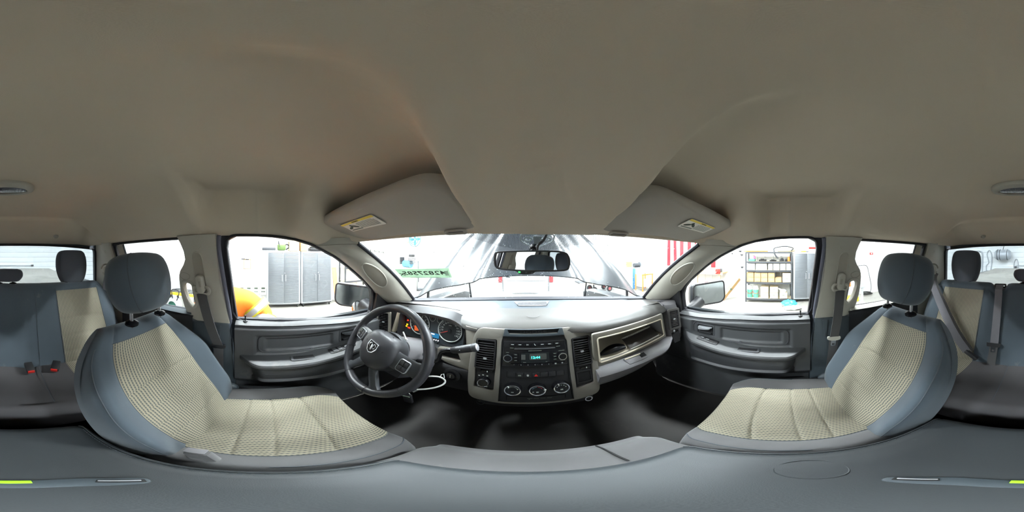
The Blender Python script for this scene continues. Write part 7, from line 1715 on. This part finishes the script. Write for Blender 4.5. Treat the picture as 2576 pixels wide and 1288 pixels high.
h2 = thing('wall_pipe', 'bent pale pipe on the rear wall beside the looped hose', 'pipe', hs_[-1]); mk('tube', vtube(spline(hs_, 30), 0.03, 6), M['cabframe'], h2)
hs_ = [aty(u, v, GY0 + 0.10) for u, v in ((2550, 690), (2551, 665), (2556, 652), (2561, 660), (2562, 690))]
h3 = thing('wall_tap', 'arched pipe with a dark tap on the rear wall', 'pipe', hs_[0]); mk('tube', vtube(spline(hs_, 30), 0.018, 6), M['steel'], h3); mk('tap_body', mv(vbox(0.10, 0.06, 0.08, 0.01), *aty(2555, 672, GY0 + 0.12)), M['shelfmetal'], h3)
p = aty(30, 668, GY0 + 0.08); bl_ = thing('wall_bar', 'thin dark bar fixed low on the rear siding wall', 'bar', p); mk('bar', mv(vbox(1.6, 0.03, 0.018), *p), M['cabframe'], bl_); mk('bar_end', mv(vbox(0.10, 0.05, 0.06), p.x - 0.82, p.y, p.z), M['black'], bl_)

# ---- ahead of the truck
tg_ = thing('white_pickup', 'white pickup parked ahead, its tailgate facing the open hood', 'truck', (-0.15, 6.6, FZ))
def tpt(u, v): return aty(u, v, 5.25)
mk('tailgate', mv(vbox(1.45, 0.10, 0.58, 0.03), 0.02, 5.25, -0.86), M['whitepaint'], tg_)
mk('tailgate_crease', mv(vbox(1.30, 0.03, 0.02), 0.02, 5.195, -0.78), M['cabframe'], tg_)
mk('tailgate_lettering', tr(tr(vtext('TUNDRA', 0.115, 0.006), Matrix.Scale(1.5, 4, (1, 0, 0))), frame(Vector((0.32, 5.195, -0.665)), (1, 0, 0), (0, 0, 1))), M['cabframe'], tg_)
mk('top_cap', mv(vbox(1.5, 0.14, 0.06, 0.02), 0.02, 5.27, -0.545), M['black'], tg_)
for s in (-1, 1):
    mk('bed_side', mv(vbox(0.22, 2.0, 0.75, 0.06, 3), 0.02 + s*0.86, 6.2, -0.85), M['whitepaint'], tg_)
    mk('tail_lamp', mv(vbox(0.13, 0.10, 0.26, 0.02), 0.02 + s*0.82, 5.22, -0.73), M['lampred'], tg_)
    mk('tyre', tr(vtube([(0, 0.32*cos(2*PI*m/28), 0.32*sin(2*PI*m/28)) for m in range(28)], 0.11, 10, True), Matrix.Translation((0.02 + s*0.80, 6.3, FZ + 0.42))), M['blackrub'], tg_)
mk('bumper', mv(vbox(1.9, 0.18, 0.20, 0.04, 3), 0.02, 5.18, -1.24), M['chrome'], tg_)
mk('cab', vloft([[(0.02 + a*w_, y, z) for a, y in ((-1, 7.2), (1, 7.2), (1, 9.2), (-1, 9.2))] for z, w_ in ((-1.1, 0.95), (-0.45, 0.95), (0.15, 0.72), (0.18, 0.6))]), M['whitepaint'], tg_)
mk('rear_glass', tr(vplate(rr(1.2, 0.34, 0.06), [], 0.02), frame(Vector((0.02, 7.185, -0.13)), (1, 0, 0), (0, 0, 1))), M['gloss'], tg_)
mk('maker_badge', mv(vbox(0.14, 0.02, 0.06, 0.01), -0.55, 5.19, -0.66), M['black'], tg_)
# flat trolley with red wheels
tw = thing('flat_trolley', 'long flat trolley with red-hubbed wheels beyond the open hood', 'trolley', (3.3, 6.7, FZ))
mk('deck', mv(vbox(1.9, 0.8, 0.06, 0.01), 3.2, 6.7, -1.17), M['shelfmetal'], tw); mk('deck_edge', mv(vbox(2.0, 0.05, 0.08), 3.2, 6.28, -1.18), M['cartonlight'], tw)
for k in range(4):
    x = 2.92 + 0.75*(k % 2); y = 6.4 + 0.55*(k//2)
    w_ = mk('wheel', tr(vtube([(0.10*cos(2*PI*m/20), 0, 0.10*sin(2*PI*m/20)) for m in range(20)], 0.04, 8, True), Matrix.Translation((x, y, FZ + 0.14))), M['blackrub'], tw)
    mk('hub', tr(vcyl(0.09, 0.05, 20), Matrix.Translation((x, y + 0.025, FZ + 0.14)) @ Matrix.Rotation(PI/2, 4, 'X')), P('dull_red_hub_%d' % k, (150, 70, 72), 0.5), tw)
    mk('axle_post', mv(vbox(0.05, 0.05, 0.30), x, y + 0.08, FZ + 0.29), M['shelfmetal'], tw)
# air compressor and fan on the left front
ac_ = thing('air_compressor', 'blue and black air compressor on a white stand, left of the open hood', 'compressor', (-4.8, 5.6, FZ))
c0 = aty(1030, 658, 5.6)
mk('tank_stand', mv(vlathe([(0, 0), (0.32, 0), (0.32, c0.z - 0.28 - FZ), (0, c0.z - 0.28 - FZ)], 24), c0.x, 5.6, FZ), M['cartonlight'], ac_)
mk('motor', tr(vlathe([(0, -0.22), (0.16, -0.2), (0.17, 0.2), (0, 0.22)], 20), Matrix.Translation((c0.x - 0.02, 5.5, c0.z - 0.10)) @ Matrix.Rotation(PI/2, 4, 'Y')), M['bluep'], ac_)
for k in range(5): mk('cylinder_fin', mv(vbox(0.26, 0.22, 0.03), c0.x + 0.22, 5.5, c0.z - 0.08 + 0.06*k), M['shelfmetal'], ac_)
mk('air_filter', mv(vcyl(0.11, 0.32, 18), c0.x - 0.36, 5.5, c0.z - 0.12), M['black'], ac_)
mk('cylinder_head', mv(vbox(0.20, 0.18, 0.12, 0.02), c0.x + 0.22, 5.5, c0.z + 0.26), M['black'], ac_)
fn = atx(1043, 602, GX0 + 0.45); fan = thing('wall_fan', 'blue caged wall fan high on the far wall', 'fan', fn + Vector((0, 0, -0.4)))
for k in range(3): mk('cage_ring', tr(vtube([((0.36 - 0.1*k)*cos(2*PI*m/28), 0, (0.36 - 0.1*k)*sin(2*PI*m/28)) for m in range(28)], 0.02, 6, True), Matrix.Translation(fn + Vector((0, -0.05*k, 0)))), M['bluep'], fan)
for k in range(4): mk('blade', tr(vplate(ell(0.15, 0.07, 14, 0.17, 0), [], 0.01), Matrix.Translation(fn + Vector((0, 0.03, 0))) @ Matrix.Rotation(PI/2, 4, 'X') @ Matrix.Rotation(PI/2*k, 4, 'Z')), M['bluep'], fan)
mk('motor_hub', mv(vbox(0.3, 0.3, 0.3, 0.08, 3), fn.x - 0.5, fn.y, fn.z), M['cartonlight'], fan)
st_ = thing('steel_stand', 'slim grey stand with chain beside the compressor', 'stand', atz(1050, 742, FZ)); p = aty(1051, 690, 6.2)
mk('pole', mv(vbox(0.12, 0.12, 1.5, 0.01), p.x, 6.2, FZ + 0.75), M['cabframe'], st_); mk('foot', mv(vbox(0.5, 0.5, 0.06, 0.01), p.x, 6.2, FZ + 0.03), M['shelfmetal'], st_); mk('chain', vtube([(p.x + 0.1, 6.1, FZ + 1.4), (p.x + 0.12, 6.1, FZ + 0.4)], 0.02, 6), M['shelfmetal'], st_)
# right front: white appliance, blue bin, red cart, pillar
fg = thing('white_cabinet', 'white appliance with a blue side strip beyond the passenger pillar', 'cabinet', (4.2, 6.6, FZ)); p = aty(1608, 710, 6.2)
mk('case', mv(vbox(0.8, 0.6, 1.05, 0.02), p.x, 6.5, FZ + 0.53), M['whitepaint'], fg); mk('blue_strip', mv(vbox(0.16, 0.02, 1.0), p.x - 0.34, 6.19, FZ + 0.52), M['bluep'], fg); mk('door_line', mv(vbox(0.02, 0.01, 0.9), p.x + 0.05, 6.195, FZ + 0.5), M['cabframe'], fg)
gd2 = thing('bench_grinder', 'grey bench grinder on the white appliance', 'grinder', (p.x, 6.4, FZ + 1.055)); mk('motor', tr(vlathe([(0, -0.14), (0.10, -0.13), (0.10, 0.13), (0, 0.14)], 18), Matrix.Translation((p.x - 0.05, 6.4, FZ + 1.17)) @ Matrix.Rotation(PI/2, 4, 'Y')), M['shelfmetal'], gd2); mk('wheel_guard', tr(vcyl(0.13, 0.06, 18), Matrix.Translation((p.x + 0.15, 6.4, FZ + 1.19)) @ Matrix.Rotation(PI/2, 4, 'Y')), M['cab'], gd2); mk('foot', mv(vbox(0.3, 0.2, 0.03), p.x, 6.4, FZ + 1.07), M['black'], gd2)
rc = thing('red_cart', 'red wire cart beside the white appliance', 'cart', (4.9, 6.0, FZ)); p = aty(1622, 722, 5.6)
for k in range(4): mk('post', mv(vbox(0.04, 0.04, 0.75), p.x - 0.3 + 0.6*(k % 2), 5.4 + 0.5*(k//2), FZ + 0.40), M['orangep'], rc)
mk('top_rail', mv(vbox(0.66, 0.05, 0.05), p.x, 5.4, FZ + 0.78), M['orangep'], rc); mk('basket', mv(vbox(0.58, 0.46, 0.3, 0.02), p.x, 5.65, FZ + 0.36), M['cabframe'], rc)
cd_ = thing('cardboard_sheet', 'brown cardboard sheet standing behind the open hood on the passenger side', 'board', (3.9, 8.2, FZ)); p = aty(1583, 700, 7.4); mk('sheet', mv(vbox(0.45, 0.04, 1.3, 0.004, 1), p.x, 7.4, FZ + 0.65), M['carton'], cd_); mk('edge_tape', mv(vbox(0.05, 0.045, 1.3), p.x + 0.2, 7.4, FZ + 0.65), M['tape'], cd_)
pc = thing('roof_post', 'slim white post rising behind the open hood', 'post', (1.6, 9.4, FZ)); p = aty(1496, 600, 9.4); mk('post_shaft', mv(vbox(0.16, 0.16, GZ - FZ, 0.01), p.x, 9.4, (GZ + FZ)/2), M['cabframe'], pc); mk('conduit', vtube([(p.x + 0.16, 9.36, FZ + 0.2), (p.x + 0.16, 9.36, GZ - 0.05)], 0.03, 8), M['white'], pc)

# ------------------------------------------------------------------ person in an orange hi-vis jacket beside the driver's door
per = thing('person', "person in an orange reflective jacket crouching outside the driver's window, elbow bent", 'person', (-1.40, -0.46, FZ))
PB = Vector((-1.42, -0.37, -0.19))
def skinned(name, verts, edges, radii, mat, sub=2, root=0):
    me = bpy.data.meshes.new(name); me.from_pydata([tuple(Vector(v)) for v in verts], edges, []); o = bpy.data.objects.new(name, me); col.objects.link(o)
    m_ = o.modifiers.new('skin', 'SKIN'); sv_ = me.skin_vertices[0].data
    for i, r_ in enumerate(radii):
        sv_[i].radius = r_ if isinstance(r_, tuple) else (r_, r_); sv_[i].use_root = (i == root)
    m_.use_smooth_shade = True
    s_ = o.modifiers.new('subdivision', 'SUBSURF'); s_.levels = sub; s_.render_levels = sub
    dg = bpy.context.evaluated_depsgraph_get(); me2 = bpy.data.meshes.new_from_object(o.evaluated_get(dg))
    V = [v.co.copy() for v in me2.vertices]; F = [list(p.vertices) for p in me2.polygons]
    bpy.data.objects.remove(o); bpy.data.meshes.remove(me); bpy.data.meshes.remove(me2)
    return V, F
W = lambda x, y, z: PB + Vector((x, y, z))
# facing +x (the truck); +y is the person's left
body_v = [W(0, 0, -0.70), W(0, 0, -0.52), W(0.0, 0, -0.36), W(-0.02, 0, -0.20), W(-0.01, -0.05, -0.12), W(0.0, -0.09, -0.06),          # pelvis, waist, chest, shoulders, neck
          W(-0.01, 0.16, -0.21), W(0.0, 0.24, -0.245), W(0.02, 0.335, -0.345), W(0.13, 0.325, -0.45), W(0.25, 0.25, -0.52),   # left arm
          W(-0.01, -0.17, -0.235), W(0.0, -0.25, -0.36), W(0.02, -0.29, -0.50), W(0.12, -0.25, -0.60), W(0.22, -0.16, -0.62),
          W(0, 0.10, -0.76), W(0.20, 0.14, -1.04), W(-0.01, 0.14, -1.37), W(0.10, 0.15, -1.415),
          W(0, -0.10, -0.76), W(0.20, -0.14, -1.04), W(-0.01, -0.14, -1.37), W(0.10, -0.15, -1.415)]
body_e = [(0, 1), (1, 2), (2, 3), (3, 4), (4, 5), (3, 6), (6, 7), (7, 8), (8, 9), (9, 10), (3, 11), (11, 12), (12, 13), (13, 14), (14, 15), (0, 16), (16, 17), (17, 18), (18, 19), (0, 20), (20, 21), (21, 22), (22, 23)]
body_r = [(0.17, 0.14), (0.17, 0.13), (0.19, 0.14), (0.14, 0.11), 0.06, 0.055, 0.075, 0.070, 0.062, 0.056, 0.046, 0.075, 0.068, 0.060, 0.054, 0.046, 0.095, 0.065, 0.05, 0.042, 0.095, 0.065, 0.05, 0.042]
V, F = skinned('body', body_v, body_e, body_r, None)
skin_m = P('skin', (214, 168, 140), 0.55, var=0.05); pants = P('dark_work_trousers', (52, 56, 66), 0.9, var=0.1)
body = mk('body', (V, F), pants, per, smooth=80)
# jacket: a slightly larger shell over trunk and arms
jv, je, jr = body_v[:5] + body_v[6:16], [(0, 1), (1, 2), (2, 3), (3, 4), (3, 5), (5, 6), (6, 7), (7, 8), (8, 9), (3, 10), (10, 11), (11, 12), (12, 13), (13, 14)], [(0.20, 0.18), (0.20, 0.17), (0.215, 0.18), (0.19, 0.16), 0.075, 0.125, 0.120, 0.115, 0.098, 0.070, 0.125, 0.100, 0.090, 0.082, 0.064]
V, F = skinned('jacket', jv, je, jr, None)
rj = random.Random(9)
V = [p + Vector((0.006*sin(38*p.z + 21*p.y), 0.006*sin(41*p.z + 17*p.x), 0.004*sin(31*p.y))) for p in V]
mk('jacket', (V, F), M['orange'], per, smooth=80)
def sleeve_band(a, b, t, r_, nm, mat, wdt):
    p = W(*a).lerp(W(*b), t); d_ = (W(*b) - W(*a)).normalized(); Mx = frame(p, d_.orthogonal(), d_.cross(d_.orthogonal()))
    mk(nm, tr(vlathe([(r_*0.92, -wdt/2), (r_, -wdt/2), (r_*0.99, wdt/2), (r_*0.92, wdt/2)], 24), Mx), mat, per)
for sy in (1, -1):
    e0, e1, e2 = ((0.0, 0.24, -0.245), (0.02, 0.335, -0.345), (0.13, 0.325, -0.45)) if sy > 0 else ((0.0, -0.25, -0.36), (0.02, -0.29, -0.50), (0.12, -0.25, -0.60))
    sleeve_band(e0, e1, 0.30, 0.124, 'sleeve_band', M['reflect'], 0.045); sleeve_band(e0, e1, 0.30, 0.1225, 'band_edge', M['lime'], 0.075)
    sleeve_band(e1, e2, 0.30, 0.114, 'sleeve_band', M['reflect'], 0.045); sleeve_band(e1, e2, 0.30, 0.1125, 'band_edge', M['lime'], 0.072)
# head with face, cap and hands
hc_ = W(0.03, -0.125, 0.030)
V, F = ellipsoid(0.098, 0.078, 0.122, 24, 16)
V = [Vector((p.x + (0.012 if p.x > 0 and p.z < 0 else 0), p.y*(1 - 0.25*max(0, -p.z/0.122)), p.z)) for p in V]
hd = mk('head', mv((V, F), *hc_), skin_m, per, smooth=80)
mk('nose', tr(ellipsoid(0.016, 0.013, 0.022, 10, 8), Matrix.Translation(hc_ + Vector((0.100, 0, -0.012)))), skin_m, hd)
for sy in (-1, 1):
    mk('eye', mv(ellipsoid(0.008, 0.013, 0.008, 10, 6), *(hc_ + Vector((0.088, sy*0.030, 0.012)))), M['white'], hd); mk('ear', mv(ellipsoid(0.018, 0.010, 0.028, 10, 8), *(hc_ + Vector((0.0, sy*0.080, 0.0)))), skin_m, hd)
mk('mouth', mv(ellipsoid(0.006, 0.024, 0.005, 10, 6), *(hc_ + Vector((0.093, 0, -0.052)))), P('lips', (176, 100, 90), 0.5), hd)
V, F = ellipsoid(0.104, 0.086, 0.125, 24, 16); V = [Vector((p.x - 0.004, p.y, max(p.z, 0.030 + 0.02*(p.x > 0.05)))) for p in V]
mk('cap', mv((V, F), *hc_), M['black'], hd, smooth=60)
mk('cap_peak', mv(vplate(ell(0.06, 0.065, 20), [], 0.006), hc_.x + 0.10, hc_.y, hc_.z + 0.042), M['black'], hd)
for sy, wr_, fw_ in ((1, W(0.25, 0.25, -0.52), Vector((0.75, -0.60, -0.15))), (-1, W(0.22, -0.16, -0.62), Vector((0.8, 0.5, -0.1)))):
    fw_ = fw_.normalized(); up_ = Vector((0, 0, 1)); sd_ = fw_.cross(up_).normalized()
    hv = [wr_, wr_ + fw_*0.05, wr_ + fw_*0.09]; he = [(0, 1), (1, 2)]; hr_ = [0.030, (0.038, 0.020), (0.036, 0.017)]
    for k in range(4):
        o_ = (k - 1.5)*0.020; L_ = (0.070, 0.080, 0.076, 0.060)[k]; b_ = wr_ + fw_*0.095 + up_*o_*-1; i0 = len(hv)
        hv += [b_, b_ + fw_*L_*0.45 - sd_*0.010*sy, b_ + fw_*L_*0.85 - sd_*0.034*sy]; he += [(2, i0), (i0, i0+1), (i0+1, i0+2)]; hr_ += [0.0095, 0.0090, 0.0078]
    i0 = len(hv); hv += [wr_ + fw_*0.045 + up_*0.034 - sd_*0.008*sy, wr_ + fw_*0.085 + up_*0.050 - sd_*0.020*sy]; he += [(1, i0), (i0, i0+1)]; hr_ += [0.0105, 0.0090]
    V, F = skinned('hand', hv, he, hr_, None, 1); mk('hand', (V, F), skin_m, per, smooth=80)
for sy in (1, -1): mk('boot', mv(vbox(0.28, 0.10, 0.10, 0.035, 3), PB.x + 0.06, PB.y + sy*0.145, FZ + 0.05), M['black'], per)
